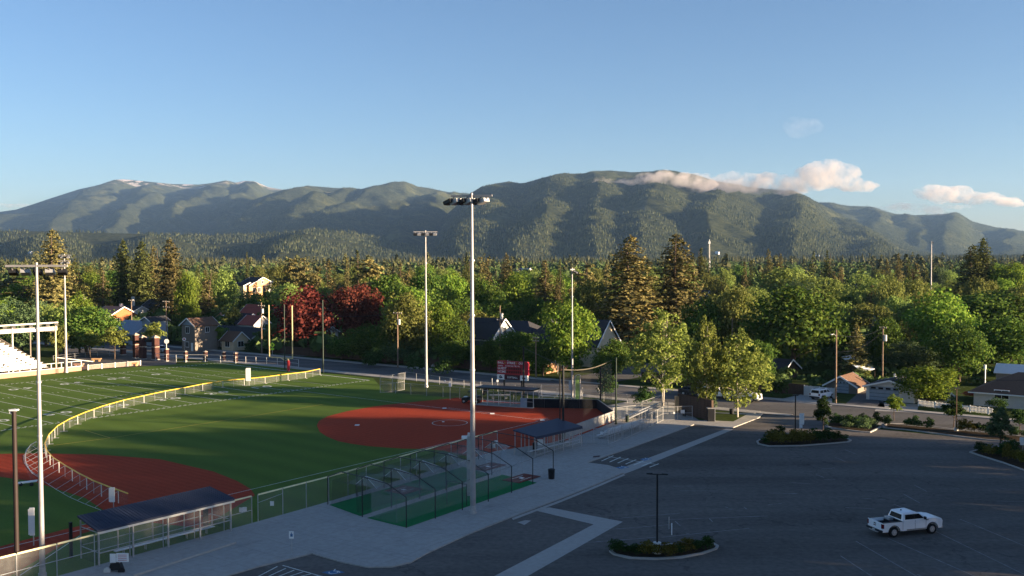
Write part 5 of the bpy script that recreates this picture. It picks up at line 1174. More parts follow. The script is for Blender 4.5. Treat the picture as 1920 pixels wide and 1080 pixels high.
part('rail', MB().bar(V2(ra, 1.0) - nn_ * .1, V2(rb, 1.0) - nn_ * .1, .05, .05), galv, t)
part('slab', MB().prism([V2(ra, 0) - nn_ * .4, V2(rb, 0) - nn_ * .4, V2(rb, 0) + nn_ * 2.8, V2(ra, 0) + nn_ * 2.8], 0.02, .14), concrete2, t)
# fences round the far side
run_fence('chain_link_fence', 'thin chain-link fence along the far side of the infield before the avenue', [G(713, 736), G(800, 743), G(862, 748), G(892, 752), G(988, 765)], 1.9, 3.0, galv, chain_thin, rails=(1.0,))
run_fence('chain_link_fence', 'tall grey fence gate panel standing left of the far floodlight pole', [G(713, 737), G(736, 735), G(758, 731)], 3.0, 3.2, galv, chain_thin, r=.05, rails=(1.0, .5, .02))
run_fence('chain_link_fence', 'pale-capped fence on the avenue side of the lawn by the infield', [G(760, 712), G(870, 728), G(1000, 741), G(1090, 748), G(1176, 757)], 1.5, 3.6, galv, chain_thin, rails=(1.0,), r=.035)
run_fence('chain_link_fence', 'fence on the pavement around the near small bleachers', [G(1168, 826), G(1200, 812), G(1243, 790), G(1298, 783 + 5)], 1.9, 2.6, galv, chain_thin, z0=.13, rails=(1.0, .5, .03))
run_fence('chain_link_fence', 'entrance fence with posts left of the brown wall and white sign', [G(1150, 789), G(1200, 783), G(1252, 777)], 1.7, 2.2, galv, chain_thin, z0=.13, rails=(1.0,))
q = G(1280, 772, 1.2); solo('sign', MB().box(q.x - .28, q.x + .28, q.y - .03, q.y + .03, q.z - .25, q.z + .25), white_m, 'rectangular white sign on the entrance fence near the brown wall', 'sign', q)
q = G(1264, 774, 1.2); solo('notice', MB().box(q.x - .12, q.x + .12, q.y - .02, q.y + .02, q.z - .14, q.z + .14), white_m, 'tiny white notice left of the rectangular entrance sign', 'notice', q, 'white notices on the fences')
# small aluminium bleachers
def bleacher(label, a, b, depth, rows, rise=.32):
    t = thing('bleachers', label, 'bleachers', V2(a, .13), 0, 'small aluminium bleachers behind the backstop'); d = (b - a).normalized(); n_ = Vector((-d.y, d.x, 0))
    if n_.dot(PC - a) > 0: n_ = -n_
    for i in range(rows):
        o_ = n_ * (depth * i / rows); z = .4 + rise * i
        part('seat', MB().bar(V2(a + o_, .13 + z), V2(b + o_, .13 + z), .30, .04), alu, t)
        part('footboard', MB().bar(V2(a + o_ + n_ * .35, .13 + z - .18), V2(b + o_ + n_ * .35, .13 + z - .18), .28, .03), alu, t)
        for f in (.05, .35, .65, .95):
            p = a.lerp(b, f) + o_; part('leg', MB().tube(V2(p, .13), V2(p, .13 + z), .03, .03, 5), galv, t)
    for f in (0, 1):
        p = a.lerp(b, f); part('stringer', MB().tube(V2(p, .2), V2(p + n_ * depth, .13 + .4 + rise * rows), .04), galv, t)
        part('guard', MB().path([V2(p + n_ * depth, .13), V2(p + n_ * depth, 1.5 + rise * rows), V2(p + n_ * depth * .3, 1.1 + rise), V2(p + n_ * depth * .3, .5)], .025), galv, t)
    part('guard_rail', MB().tube(V2(a + n_ * depth, 1.5 + rise * rows), V2(b + n_ * depth, 1.5 + rise * rows), .025), galv, t)
bleacher('aluminium bleachers on the lawn behind the black backstop wall', G(1006, 762), G(1084, 766), 2.6, 5)
bleacher('aluminium bleachers at the right corner of the backstop facing the field', G(1166, 792), G(1204, 777), 3.0, 5)
bleacher('longer low aluminium bleachers beside the second dugout fence', G(1120, 824), G(1190, 803), 2.2, 4)
# green screen frame behind
q = G(1083, 764); t = thing('foul_screen', 'narrow green mesh screen frame standing right of the thin light pole', 'screen', q)
zz = topz(702, q.y, 1083); part('frame', MB().path([q + Vector((-.4, 0, 0)), V2(q + Vector((-.4, 0, 0)), zz - .3), V2(q + Vector((.0, 0, 0)), zz), V2(q + Vector((.4, 0, 0)), zz - .1), q + Vector((.4, 0, 0))], .05), offwhite, t)
part('mesh', MB().add([q + Vector((-.4, 0, .2)), q + Vector((.4, 0, .2)), V2(q + Vector((.4, 0, 0)), zz - .1), V2(q + Vector((-.4, 0, 0)), zz - .3)], [(0, 1, 2, 3)]), net_mat('green_netting', (.20, .38, .06), .75), t)
# --- scoreboard
sbp = GD(932, 676, 162.5); sbq = GD(989, 679, 160.0); zt = sbp.z
z_bot = topz(713, 161, 960); zt2 = zt
d_ = Vector((sbq.x - sbp.x, sbq.y - sbp.y, 0)); Lb = d_.length; d_.normalize(); nb_ = Vector((d_.y, -d_.x, 0)); 
if nb_.y > 0: nb_ = -nb_
t = thing('scoreboard', 'red softball scoreboard with white lettering and dog-head panels on two posts', 'scoreboard', V2(sbp, 0))
S0 = V2(sbp, 0)
def sb(x0, x1, z0, z1, off0, off1):
    a = S0 + d_ * x0 + nb_ * off0; return MB().add([V2(S0 + d_ * x + nb_ * o_, z) for z in (z0, z1) for (x, o_) in ((x0, off0), (x1, off0), (x1, off1), (x0, off1))], [(0, 3, 2, 1), (4, 5, 6, 7), (0, 1, 5, 4), (1, 2, 6, 5), (2, 3, 7, 6), (3, 0, 4, 7)])
Hs_ = zt - z_bot
part('cabinet', sb(0, Lb, z_bot + Hs_ * .28, zt, 0, -.4), red_paint, t)
part('lower_panel', sb(Lb * .24, Lb * .76, z_bot + .06, z_bot + Hs_ * .27, 0, -.3), mat('dark_maroon', (.06, .012, .02), .6, .1, 2), t)
for x0 in (0, .76): 
    pn = part('logo_panel', sb(Lb * x0, Lb * (x0 + .24), z_bot, z_bot + Hs_ * .27, .01, -.3), white_m, t)
    cx, cz = Lb * (x0 + .12), z_bot + Hs_ * .14; dog = [(-.32, -.1), (-.3, .12), (-.15, .28), (.05, .3), (.2, .12), (.42, -.08), (.36, -.24), (.1, -.22), (0, -.32), (-.2, -.28)]
    part('emblem', MB().add([V2(S0 + d_ * (cx + u * .85) + nb_ * .03, cz + v * .85) for u, v in dog], [tuple(range(10))]), mat('navy_print', (.015, .02, .05), .6, .1, 2), pn)
    part('emblem_mark', MB().add([V2(S0 + d_ * (cx + u) + nb_ * .035, cz + v) for u, v in ((-.12, .0), (.02, .1), (.05, .0), (-.06, -.08))], [(0, 1, 2, 3)]), offwhite, pn)
for x in (.22, .80): part('leg', MB().bar(V2(S0 + d_ * Lb * x, 0) - nb_ * .2, V2(S0 + d_ * Lb * x, z_bot + .5) - nb_ * .2, .22, .22, d_), black_m, t)
part('side_face', sb(Lb + .002, Lb + .16, z_bot + Hs_ * .3, zt - .1, .02, -.38), mat('bright_red_side', (.55, .03, .06), .5, .05, 2), t)
bd = math.atan2(d_.y, d_.x)
def sb_text(s, x, z, size, m=white_m):
    me = text_mesh(s, size, m, 'lettering', align='LEFT'); o = link('lettering', me, t, V2(S0 + d_ * x + nb_ * .015, z) - t.location, (R(90), 0, bd)); return o
for s, x, zf, sz in (('BALL', .12, .90, .5), ('STRIKE', 1.85, .90, .5), ('OUT', 4.0, .90, .5), ('GUEST', .1, .60, .55), ('HOME', .1, .42, .55), ('1 2 3 4 5 6 7 8 9  R', 1.5, .74, .34), ('INNING', .2, .74, .25), ('SOFTBALL', 1.9, .13, .42)):
    sb_text(s, x, z_bot + Hs_ * zf, sz)
for rr in (.60, .42):
    for i in range(10): part('digit_window', sb(1.5 + i * .34 + (.15 if i == 9 else 0), 1.5 + i * .34 + .22 + (.15 if i == 9 else 0), z_bot + Hs_ * (rr - .06), z_bot + Hs_ * (rr + .06), .012, .0), mat('digit_black', (.02, .008, .008), .4, .1, 3), t)
for x in (1.35, 3.5): part('count_lamp', sb(x, x + .22, z_bot + Hs_ * .85, z_bot + Hs_ * .95, .012, 0), mat('amber_window', (.30, .16, .03), .5, .1, 3), t)
part('top_lamp', MB().tube(V2(S0 + d_ * 2.0, zt), V2(S0 + d_ * 2.0, zt + .15), .08), galv, t)
# --- goalposts (football)
b1 = fp(10, WID / 2)
gl, gr = GD(505, 667, 0 + 207), GD(548.5, 674, 203.5)
t = thing('goal_post', 'tall yellow American football goalposts with a red padded stem', 'goalposts', V2(b1, 0))
gc = G(541, 694); lft = V2(gl, 0); rgt = V2(gr, 0); zc = topz(671, 205, 527); mid = (lft + rgt) / 2; bk = gc
zl = topz(671, lft.y, 505); 
part('crossbar', MB().tube(V2(lft, zc), V2(rgt, zc), .12), mat('goal_yellow', (.62, .52, .26), .5, .05, 2), t)
for p, yt in ((lft, 572), (rgt, 573)): part('upright', MB().tube(V2(p, zc), V2(p, topz(yt, p.y, 525)), .13), mat('goal_yellow', (.62, .52, .26), .5, .05, 2), t)
st = V2(G(541, 696), 0); part('gooseneck', MB().path([V2(st, 1.6), V2(st, 2.4), V2(st.lerp(mid, .4), zc - .15), V2(mid, zc)], .11, 8), mat('goal_yellow', (.62, .52, .26), .5, .05, 2), t)
part('stem_pad', MB().tube(st, V2(st, 2.2), .3, .3, 14), red_plastic, t)
# --- utility cart on the infield
q = G(884, 756); t = thing('utility_cart', 'dark off-road utility cart parked on the red infield behind the near pole', 'utility cart', V2(q, .06), R(168))
def lp_(name, mb_, m): return part(name, mb_, m, t, world=False)
lp_('body', MB().add([(-1.5, -.72, .45), (1.45, -.72, .45), (1.45, .72, .45), (-1.5, .72, .45), (-1.5, -.72, .95), (-.45, -.72, .95), (-.45, -.72, .62), (.35, -.72, .62), (.35, -.72, 1.0), (1.45, -.66, .85), (-1.5, .72, .95), (-.45, .72, .95), (-.45, .72, .62), (.35, .72, .62), (.35, .72, 1.0), (1.45, .66, .85)],
    [(0, 1, 9, 8, 7, 6, 5, 4), (3, 10, 11, 12, 13, 14, 15, 2), (4, 5, 11, 10), (5, 6, 12, 11), (6, 7, 13, 12), (7, 8, 14, 13), (8, 9, 15, 14), (9, 1, 2, 15), (0, 4, 10, 3), (0, 3, 2, 1)]), black_m)
for x in (-1.0, 1.05):
    for y in (-.72, .72):
        w = lp_('wheel', MB().tube((x, y - .14, .36), (x, y + .14, .36), .36, .36, 16), rubber)
        pr_ = MB().tube((x, y - .15, .36), (x, y + .15, .36), .17, .17, 10); part('rim', pr_, galv, w, world=False)
for x in (-.5, .45):
    for y in (-.62, .62): lp_('roll_bar', MB().tube((x, y, .9), (x * .75, y * .9, 1.85), .03), black_m)
lp_('roof', MB().box(-.5, .45, -.62, .62, 1.85, 1.92), black_m); lp_('seat', MB().box(-.35, .1, -.6, .6, .65, .82).box(-.42, -.3, -.6, .6, .8, 1.3), rubber)
lp_('bed_box', MB().box(-1.45, -.55, -.66, .66, .96, 1.2), black_m); lp_('hood_panel', MB().box(.6, 1.2, -.45, .45, .95, .99), white_m); lp_('headlight', MB().box(1.44, 1.5, -.6, -.35, .68, .8), white_m); lp_('headlight', MB().box(1.44, 1.5, .35, .6, .68, .8), white_m)
q = G(842, 717, 0); t = thing('scorer_pole', 'white box with loudspeaker on a thin pole between far pole and cart', 'pole', G(844, 750))
q = G(844, 750); part('pole', MB().tube(q, q + UP * 3.6, .05), galv, t); part('box', MB().box(q.x - .2, q.x + .22, q.y - .1, q.y + .1, 2.2, 3.0), white_m, t); part('arm', MB().bar(q + Vector((-.9, 0, 2.9)), q + Vector((.7, 0, 2.9)), .06, .06), black_m, t); part('lamp', MB().tube(q + Vector((-.8, 0, 2.9)), q + Vector((-.8, 0, 3.2)), .1), white_m, t)
# tables/benches in the lit enclosure behind the far dugout
q = G(936, 748); t = thing('table', 'pale concrete block table right of the utility cart', 'table', q); part('top', MB().box(q.x - 1.6, q.x + 1.8, q.y - .5, q.y + .5, .55, .68), concrete2, t); part('foot', MB().box(q.x - 1.2, q.x - .8, q.y - .3, q.y + .3, 0.05, .55), concrete2, t); part('foot', MB().box(q.x + .9, q.x + 1.3, q.y - .3, q.y + .3, 0.05, .55), concrete2, t)
q = G(909, 741); t = thing('wheelbarrow_cart', 'dark small wheeled cart behind the fence beside the utility cart', 'cart', q)
part('tray', MB().add([q + Vector(v) for v in ((-.4, -.3, .4), (.5, -.3, .5), (.5, .3, .5), (-.4, .3, .4), (-.6, -.4, .9), (.7, -.4, 1.1), (.7, .4, 1.1), (-.6, .4, .9))], [(0, 3, 2, 1), (0, 1, 5, 4), (1, 2, 6, 5), (2, 3, 7, 6), (3, 0, 4, 7)]), black_m, t); part('wheel', MB().tube(q + Vector((-.2, -.1, .3)), q + Vector((-.2, .1, .3)), .3, .3, 12), rubber, t)

# --- grandstand with canopy
g0 = G(122, 700); gd = (G(0, 711.5) - G(122, 699)).normalized(); gd.z = 0
gn = Vector((gd.y, -gd.x, 0)); gn = gn if gn.x < 0 else -gn      # away from the field
t = thing('grandstand', 'big grandstand with rows of bright aluminium seats under a pale canopy roof', 'grandstand', V2(g0, 0))
LG = 62.0; st0 = V2(g0, 0) + gn * 3.2
nrow = 12
for i in range(nrow):
    z = 1.35 + i * .42; o_ = gn * (i * .84); a = st0 + o_ + gd * (2.0 + max(0, 0) + i * .42); b = st0 + o_ + gd * LG
    part('seat_row', MB().bar(V2(a, z + .42), V2(b, z + .42), .34, .06), seat_alu, t)
    part('riser', MB().bar(V2(a, z + .1) + gn * .28, V2(b, z + .1) + gn * .28, .05, .46), seat_alu, t)
    part('tread', MB().bar(V2(a, z - .06) - gn * .05, V2(b, z - .06) - gn * .05, .80, .05), seat_alu, t)
    for f, ws in ((5.2, .5), (9.5, .5), (22.0, .5)):
        c = a + gd * (f - 2 + .0 * i); 
        part('handrail_block', MB().bar(V2(c, z + .62) - gd * .0, V2(c + gd * .42, z + .62), .3, .36), black_m, t)
part('stringer', MB().bar(V2(st0, .9) + gd * 1.6, V2(st0 + gn * (nrow * .84) + gd * (1.6 + nrow * .42), 1.35 + nrow * .42 + .4), .22, .5), taupe_m, t)
part('side_screen', MB().add([V2(st0, .6) + gd * 1.4, V2(st0 + gn * nrow * .84 + gd * (nrow * .42 + 1.4), .6), V2(st0 + gn * (nrow * .84) + gd * (1.4 + nrow * .42), 6.2), V2(st0, 1.4) + gd * 1.4], [(0, 1, 2, 3)]), net_mat('stand_side_mesh', (.10, .13, .08), .6), t)
part('front_wall', MB().bar(V2(g0, .55) + gn * 1.0 - gd * 4, V2(g0, .55) + gn * 1.0 + gd * LG, .2, .9), brick_pale, t)
for i in range(30):
    p = V2(g0, .0) + gn * 1.0 + gd * (i * 2.1 - 4); part('rail_post', MB().bar(p + UP * 1.0, p + UP * 2.15, .16, .16, gd), offwhite, t)
for z in (1.05, 2.1): part('rail', MB().bar(V2(g0, z) + gn * 1.0 - gd * 4, V2(g0, z) + gn * 1.0 + gd * LG, .14, .12), offwhite, t)
part('ramp_rail', MB().bar(V2(g0, 3.0) + gn * 3 , V2(g0, 1.6) + gn * 2 - gd * 7.2, .12, .14), offwhite, t)
# canopy
cz = topz(601, g0.y + 6, 120)
ca = V2(g0, cz) + gn * 1.5 + gd * .5; cb = V2(g0, cz) + gn * 1.5 + gd * LG
part('canopy_edge', MB().bar(ca, cb, .35, .28), offwhite, t)
part('canopy_roof', MB().add([ca + UP * .1, cb + UP * .1, cb + gn * 11.5 - UP * .8, ca + gn * 11.5 - UP * .8, ca - UP * .05, cb - UP * .05, cb + gn * 11.5 - UP * 1.0, ca + gn * 11.5 - UP * 1.0], [(0, 1, 2, 3), (7, 6, 5, 4), (0, 4, 5, 1), (1, 5, 6, 2), (2, 6, 7, 3), (3, 7, 4, 0)]), roof_white, t)
for i in range(36):
    p = ca + gd * (i * 1.7) - UP * .45; part('truss_block', MB().bar(p, p + gd * .75, .25, .38), black_m, t)
part('truss_chord', MB().bar(ca - UP * 1.2 + gn * .4, cb - UP * 1.2 + gn * .4, .3, .8), offwhite, t)
for i in range(8):
    p = V2(g0, 0) + gn * 1.7 + gd * (.9 + i * 8.6); part('column', MB().bar(p, V2(p, cz - .4), .22, .22, gd), offwhite if i % 2 else cream_m, t)
    q_ = p + gn * 10; part('column', MB().bar(q_, V2(q_, cz - .9), .22, .22, gd), taupe_m, t)
part('brace', MB().bar(V2(g0, cz - 1.8) + gn * 1.7 + gd * 1, V2(g0, cz - 1.0) + gn * 9 + gd * 8, .2, .3), taupe_m, t)
# press box posts at the back
for i in range(7): part('back_panel', MB().bar(st0 + gn * (nrow * .84 + .4) + gd * (8 + i * 3.1) + UP * 6.3, st0 + gn * (nrow * .84 + .4) + gd * (9.2 + i * 3.1) + UP * 6.3, .1, .7), offwhite, t)
# white posts along the field beyond the stand
t = thing('rail_fence', 'low fence of white posts between the grandstand and the brick gate', 'fence', G(165, 694))
wp = [G(x, y) for x, y in ((165, 694), (190.5, 691.5), (215.5, 689.5), (239, 687.5), (263, 685.5))]
for p in wp: part('post', MB().bar(p, V2(p, 1.15), .24, .24, gd), offwhite, t)
part('rail', MB().path([V2(p, 1.0) for p in wp], .03), offwhite, t); part('fabric', MB().add([V2(p, .1) for p in wp] + [V2(p, 1.0) for p in wp], [(i, i + 1, i + 6, i + 5) for i in range(4)]), net_mat('pinkish_mesh', (.5, .38, .3), .4), t)
# brick gate
def pillar(x, yb, yt, w, label, stone=True, m=brick_m):
    p = G(x, yb); h = topz(yt, p.y, x); t = thing('brick_pillar', label, 'pillar', p, R(-36), 'brick pillars of the gate and fence')
    hw = w / 2; part('shaft', MB().box(-hw, hw, -hw, hw, .25, h - w * .55), m, t, world=False); part('base', MB().box(-hw * 1.12, hw * 1.12, -hw * 1.12, hw * 1.12, 0, .25), concrete2, t, world=False)
    part('band', MB().box(-hw * 1.05, hw * 1.05, -hw * 1.05, hw * 1.05, (h - w * .55) * .58, (h - w * .55) * .58 + .16), cap_m, t, world=False)
    zc_ = h - w * .55; part('cap', MB().add([(-hw * 1.15, -hw * 1.15, zc_), (hw * 1.15, -hw * 1.15, zc_), (hw * 1.15, hw * 1.15, zc_), (-hw * 1.15, hw * 1.15, zc_), (-hw * 1.15, -hw * 1.15, zc_ + .12), (hw * 1.15, -hw * 1.15, zc_ + .12), (hw * 1.15, hw * 1.15, zc_ + .12), (-hw * 1.15, hw * 1.15, zc_ + .12), (0, 0, h)],
        [(3, 2, 1, 0), (0, 1, 5, 4), (1, 2, 6, 5), (2, 3, 7, 6), (3, 0, 4, 7), (4, 5, 8), (5, 6, 8), (6, 7, 8), (7, 4, 8)]), cap_m, t, world=False)
    for k_ in range(int((zc_ - .3) / .45)): part('brick_course', MB().box(-hw - .012, hw + .012, -hw - .012, hw + .012, .3 + k_ * .45, .3 + k_ * .45 + .38), m, t, world=False)
    return p
pillar(231, 666, 642, .95, 'short brick pillar leftmost at the gate, with a pale cap'); P1 = pillar(255, 672, 624, 1.0, 'tall brick pillar with a lit pale pointed cap at the gate'); P2 = pillar(268, 674, 628, 1.15, 'tall dark brick pillar in the middle of the gate'); P3 = pillar(292, 675, 628, 1.2, 'tall dark brick pillar rightmost of the three big ones')
pillar(312.5, 678, 652, .7, 'brick fence pillar with a white round sign right of the gate'); pillar(348.5, 678, 657, .65, 'brick fence pillar second to the right of the gate'); pillar(385, 678.5, 657, .65, 'lit brick fence pillar third to the right of the gate'); pillar(420, 677, 658, .62, 'brick fence pillar left one of the pair by the small lit tree'); pillar(442, 680.5, 659.5, .66, 'brick fence pillar right one of the pair by the small lit tree')
t = thing('gate_beam', 'dark arched sign beam spanning the tall brick pillars', 'gate sign', V2(P1, 4)); 
for a, b, z in ((P1, P2, 3.9), (P2, P3, 4.3)): part('beam', MB().bar(V2(a, z), V2(b, z), .2, .6), black_m, t); part('lower_bar', MB().bar(V2(a, z - 1.5), V2(b, z - 1.5), .12, .15), galv, t)
q = G(312.5, 678); zt_ = topz(640, q.y, 312); t = thing('round_sign', 'white round emblem sign standing on the brick fence pillar', 'sign', V2(q, 2.2)); part('disc', MB().tube((q.x + .05, q.y - .1, zt_), (q.x + .05, q.y - .02, zt_), .52, .52, 16), white_m, t); part('stem', MB().tube(V2(q, 2.2), V2(q, zt_), .06), white_m, t)
q = G(346, 668); zt_ = topz(636, q.y, 347); t = thing('round_sign', 'white round emblem sign with red centre left of the two-storey house', 'sign', V2(q, 0)); part('disc', MB().tube((q.x, q.y - .1, zt_), (q.x, q.y - .03, zt_), .42, .42, 16), white_m, t); part('centre', MB().tube((q.x, q.y - .13, zt_), (q.x, q.y - .105, zt_), .2, .2, 12), red_plastic, t); part('stem', MB().tube(V2(q, 0), V2(q, zt_), .05), galv, t)
ff = [G(x, y) for x, y in ((292, 677), (312.5, 679), (348.5, 680), (385, 680), (442, 682), (480, 684), (520, 686), (560, 690))]
run_fence('rail_fence', 'pale metal rail fence running right from the brick gate along the avenue', ff, 1.75, 3.2, offwhite, None, rails=(1.0, .55, .12), r=.05, rail_r=.035)
run_fence('rail_fence', 'pale rail fence left of the brick gate by the plaza', [G(100, 676), G(160, 670), G(228, 666)], 1.1, 3.0, galv, None, rails=(1.0, .5), r=.04)
for x, y, m, lab in ((181, 678, peach_m, 'pale stone block bench left on the plaza'), (148, 688, brick_pale, 'small brick ticket box at the end of the grandstand wall'), (250, 686.5, peach_m, 'low lit stone wall piece right of the white posts')):
    q = G(x, y); t = thing('stone_block', lab, 'stone bench', q); part('seat', MB().box(q.x - 1, q.x + 1, q.y - .35, q.y + .35, .5, .75), m, t); part('foot', MB().box(q.x - .8, q.x - .5, q.y - .25, q.y + .25, 0, .5), m, t); part('foot', MB().box(q.x + .5, q.x + .8, q.y - .25, q.y + .25, 0, .5), m, t)

# ================================================================== HOUSES
def lbox(x0, x1, y0, y1, z0, z1): return MB().box(x0, x1, y0, y1, z0, z1)
def house(label, X, D, wx, wy, ye, yr, ridge='x', wall=offwhite, roof=roof_dark, rz=R(-37), over=.5, wins=(), doors=(), chim=None, hip=False, name='house', gmat=None, base=None, fascia=white_m, loc=None):
    c = loc or V2(GD(X, 600, D), 0); ze = topz(ye, D, X) if ye > 50 else ye; zr = topz(yr, D, X) if yr > 50 else yr
    t = thing(name, label, 'house' if name == 'house' else name.replace('_', ' '), c, rz)
    P = lambda n_, mb_, m, par=t: part(n_, mb_, m, par, world=False)
    hx, hy = wx / 2, wy / 2
    # siding courses as real laps
    P('wall', MB().box(-hx, hx, -hy, hy, 0, ze), wall)
    if (hx * 2) < 30:
        lap = MB()
        k = max(3, int(ze / .45))
        for i in range(k):
            z = ze * i / k; lap.box(-hx - .02, hx + .02, -hy - .02, hy + .02, z + .02, z + ze / k - .04)
        P('siding', lap, wall)
    if not hip:
        gb = MB()
        for s in (-1, 1):
            if ridge == 'x': gb.add([(s * hx, -hy, ze - .01), (s * hx, hy, ze - .01), (s * hx, 0, zr), (s * (hx - .15), -hy, ze - .01), (s * (hx - .15), hy, ze - .01), (s * (hx - .15), 0, zr)], [(0, 1, 2), (3, 5, 4), (0, 3, 4, 1), (1, 4, 5, 2), (2, 5, 3, 0)])
            else: gb.add([(-hx, s * hy, ze - .01), (hx, s * hy, ze - .01), (0, s * hy, zr), (-hx, s * (hy - .15), ze - .01), (hx, s * (hy - .15), ze - .01), (0, s * (hy - .15), zr)], [(0, 1, 2), (3, 5, 4), (0, 3, 4, 1), (1, 4, 5, 2), (2, 5, 3, 0)])
        P('gable', gb, gmat or wall)
    th = .16; slope = (zr - ze) / (hy if ridge == 'x' else hx)
    rf = MB(); fc = MB(); fcs = {1: MB(), -1: MB()}
    if hip:
        o = over; zb = ze - slope * o * .5; inset = min(hx, hy) * .95
        a = [(-hx - o, -hy - o, zb), (hx + o, -hy - o, zb), (hx + o, hy + o, zb), (-hx - o, hy + o, zb)]
        if hx >= hy: r0, r1 = (-hx + inset, 0, zr), (hx - inset, 0, zr); f = [(0, 1, 5, 4), (1, 2, 5), (2, 3, 4, 5), (3, 0, 4), (3, 2, 1, 0)]
        else: r0, r1 = (0, -hy + inset, zr), (0, hy - inset, zr); f = [(0, 1, 4), (1, 2, 5, 4), (2, 3, 5), (3, 0, 4, 5), (3, 2, 1, 0)]
        rf.add(a + [r0, r1], f); P('roof', rf, roof)
        fc.box(-hx - o, hx + o, -hy - o, -hy - o + .04, zb - .2, zb - .003); P('fascia', fc, fascia); P('fascia', MB().box(hx + o - .04, hx + o, -hy - o + .05, hy + o, zb - .2, zb - .003), fascia)
    else:
        for s in (-1, 1):
            if ridge == 'x':
                e = (hy + over); zb = ze - slope * over
                vs = [(-hx - over, s * e, zb), (hx + over, s * e, zb), (hx + over, 0, zr), (-hx - over, 0, zr)]
            else:
                e = (hx + over); zb = ze - slope * over
                vs = [(s * e, -hy - over, zb), (s * e, hy + over, zb), (0, hy + over, zr), (0, -hy - over, zr)]
            vs2 = [(x, y, z + th) for x, y, z in vs]
            r_ = MB().add(vs + vs2, [(0, 1, 2, 3), (4, 5, 6, 7), (0, 1, 5, 4), (1, 2, 6, 5), (2, 3, 7, 6), (3, 0, 4, 7)]); P('roof', r_, roof)
            # rows of shingles as shallow ribs
            sh_ = MB()
            for k in range(1, 8):
                f = k / 8
                if ridge == 'x': sh_.bar((-hx - over, s * e * (1 - f), zb + (zr - zb) * f + th), (hx + over, s * e * (1 - f), zb + (zr - zb) * f + th), .05, .03)
                else: sh_.bar((s * e * (1 - f), -hy - over, zb + (zr - zb) * f + th), (s * e * (1 - f), hy + over, zb + (zr - zb) * f + th), .05, .03)
            P('shingle_rows', sh_, roof)
            for q in (1, -1):   # bargeboards
                if ridge == 'x': fcs[q].bar((q * (hx + over + .03), s * e, zb + .05), (q * (hx + over + .03), 0, zr + .05), .06, .26)
                else: fcs[q].bar((s * e, q * (hy + over + .03), zb + .05), (0, q * (hy + over + .03), zr + .05), .06, .26)
        for q in (1, -1): P('fascia', fcs[q], fascia)
    for w in wins:      # (face, offset along, z, w, h)
        f, o, z, ww, wh = w
        if f == 'front': B = lambda g, d: (o - ww / 2 - g, o + ww / 2 + g, -hy - d, -hy + .03, z - wh / 2 - g, z + wh / 2 + g)
        elif f == 'right': B = lambda g, d: (hx - .03, hx + d, o - ww / 2 - g, o + ww / 2 + g, z - wh / 2 - g, z + wh / 2 + g)
        fr_ = P('window', lbox(*B(.12, .05)), fascia); P('pane', lbox(*B(0, .07)), glass, fr_)
        x0, x1, y0, y1, z0, z1 = B(0, .09); mid = MB()
        if f == 'front': mid.box(o - .03, o + .03, -hy - .09, -hy - .02, z0, z1)
        else: mid.box(hx + .02, hx + .09, o - .03, o + .03, z0, z1)
        P('mullion', mid, fascia, fr_)
    for f, o, ww, wh in doors:
        d_ = P('door', lbox(o - ww / 2, o + ww / 2, -hy - .05, -hy + .02, 0.05, wh), fascia if ww < 2 else bluegrey_m) if f == 'front' else P('door', lbox(hx - .02, hx + .05, o - ww / 2, o + ww / 2, .05, wh), brown_m)
        if ww > 2:
            for k in range(1, 4): P('panel_rib', lbox(o - ww / 2 + .05, o + ww / 2 - .05, -hy - .065, -hy - .05, wh * k / 4, wh * k / 4 + .05), black_m, d_)
            for k in range(4): P('door_pane', lbox(o - ww / 2 + .25 + k * ww / 4, o - ww / 2 + ww / 4 - .15 + k * ww / 4 , -hy - .07, -hy - .052, wh * .8, wh * .93), glass, d_)
    if chim: P('chimney', lbox(chim[0] - .4, chim[0] + .4, chim[1] - .4, chim[1] + .4, ze, zr + chim[2]), brick_m if len(chim) < 4 else chim[3])
    return t
house('two-storey taupe house with cream-lit side wall and brown roof', 374, 243, 5.4, 6.5, 608, 596, 'y', taupe_m, roof_brown, wins=[('front', -.3, 5.2, 1.3, 1.5), ('right', .3, 5.2, 1.0, 1.2), ('front', -.5, 1.6, 1.2, 1.2)], doors=[('front', 1.5, .9, 2.1)], gmat=bluegrey_m)
house('long low house with very dark roof and cream front behind the small lit street tree', 452, 252, 17, 8.5, 634, 613, 'x', taupe_m, roof_dark, wins=[('front', -1.5, 1.8, 2.2, 1.2), ('front', 3.0, 1.6, .8, 1.2), ('front', 6.5, 1.8, 1.4, 1.1)], doors=[('front', 1.2, 1.0, 2.1)])
house('small cream gabled bay projecting from the long dark-roofed house', 440, 243, 4.5, 4.5, 636, 622, 'x', cream_m, roof_brown, wins=[('right', 0, 1.6, 1.6, 1.3), ('front', 0, 1.6, 1.6, 1.3)])
house('orange-brown gabled house behind the trees left of the brick gate', 216, 292, 9, 12, 595, 575, 'x', orange_m, roof_pink, wins=[('right', -2, 4.2, 1.4, 1.8), ('right', 2.5, 4.2, 1.4, 1.8)], chim=(0, 2, .8, offwhite))
house('pale yellow gable end showing between tall conifers above the blue roof', 296, 318, 8, 8, 578, 562, 'x', cream_m, roof_dark)
house('house with white brick chimney and dark roof left of the utility pole', 250, 310, 9, 8, 586, 574, 'x', offwhite, roof_dark, chim=(0, 0, 3.0, offwhite))
house('low house with blue-grey metal roof behind the brick gate', 258, 262, 11, 9, 622, 602, 'x', bluegrey_m, roof_blue, wins=[('front', -2, 1.7, 1.4, 1.2), ('front', 2, 1.7, 1.4, 1.2)])
house('narrow dark house wing with tall pale blue side wall by the utility pole', 290, 258, 4, 5, 600, 594, 'y', bluegrey_m, roof_dark)
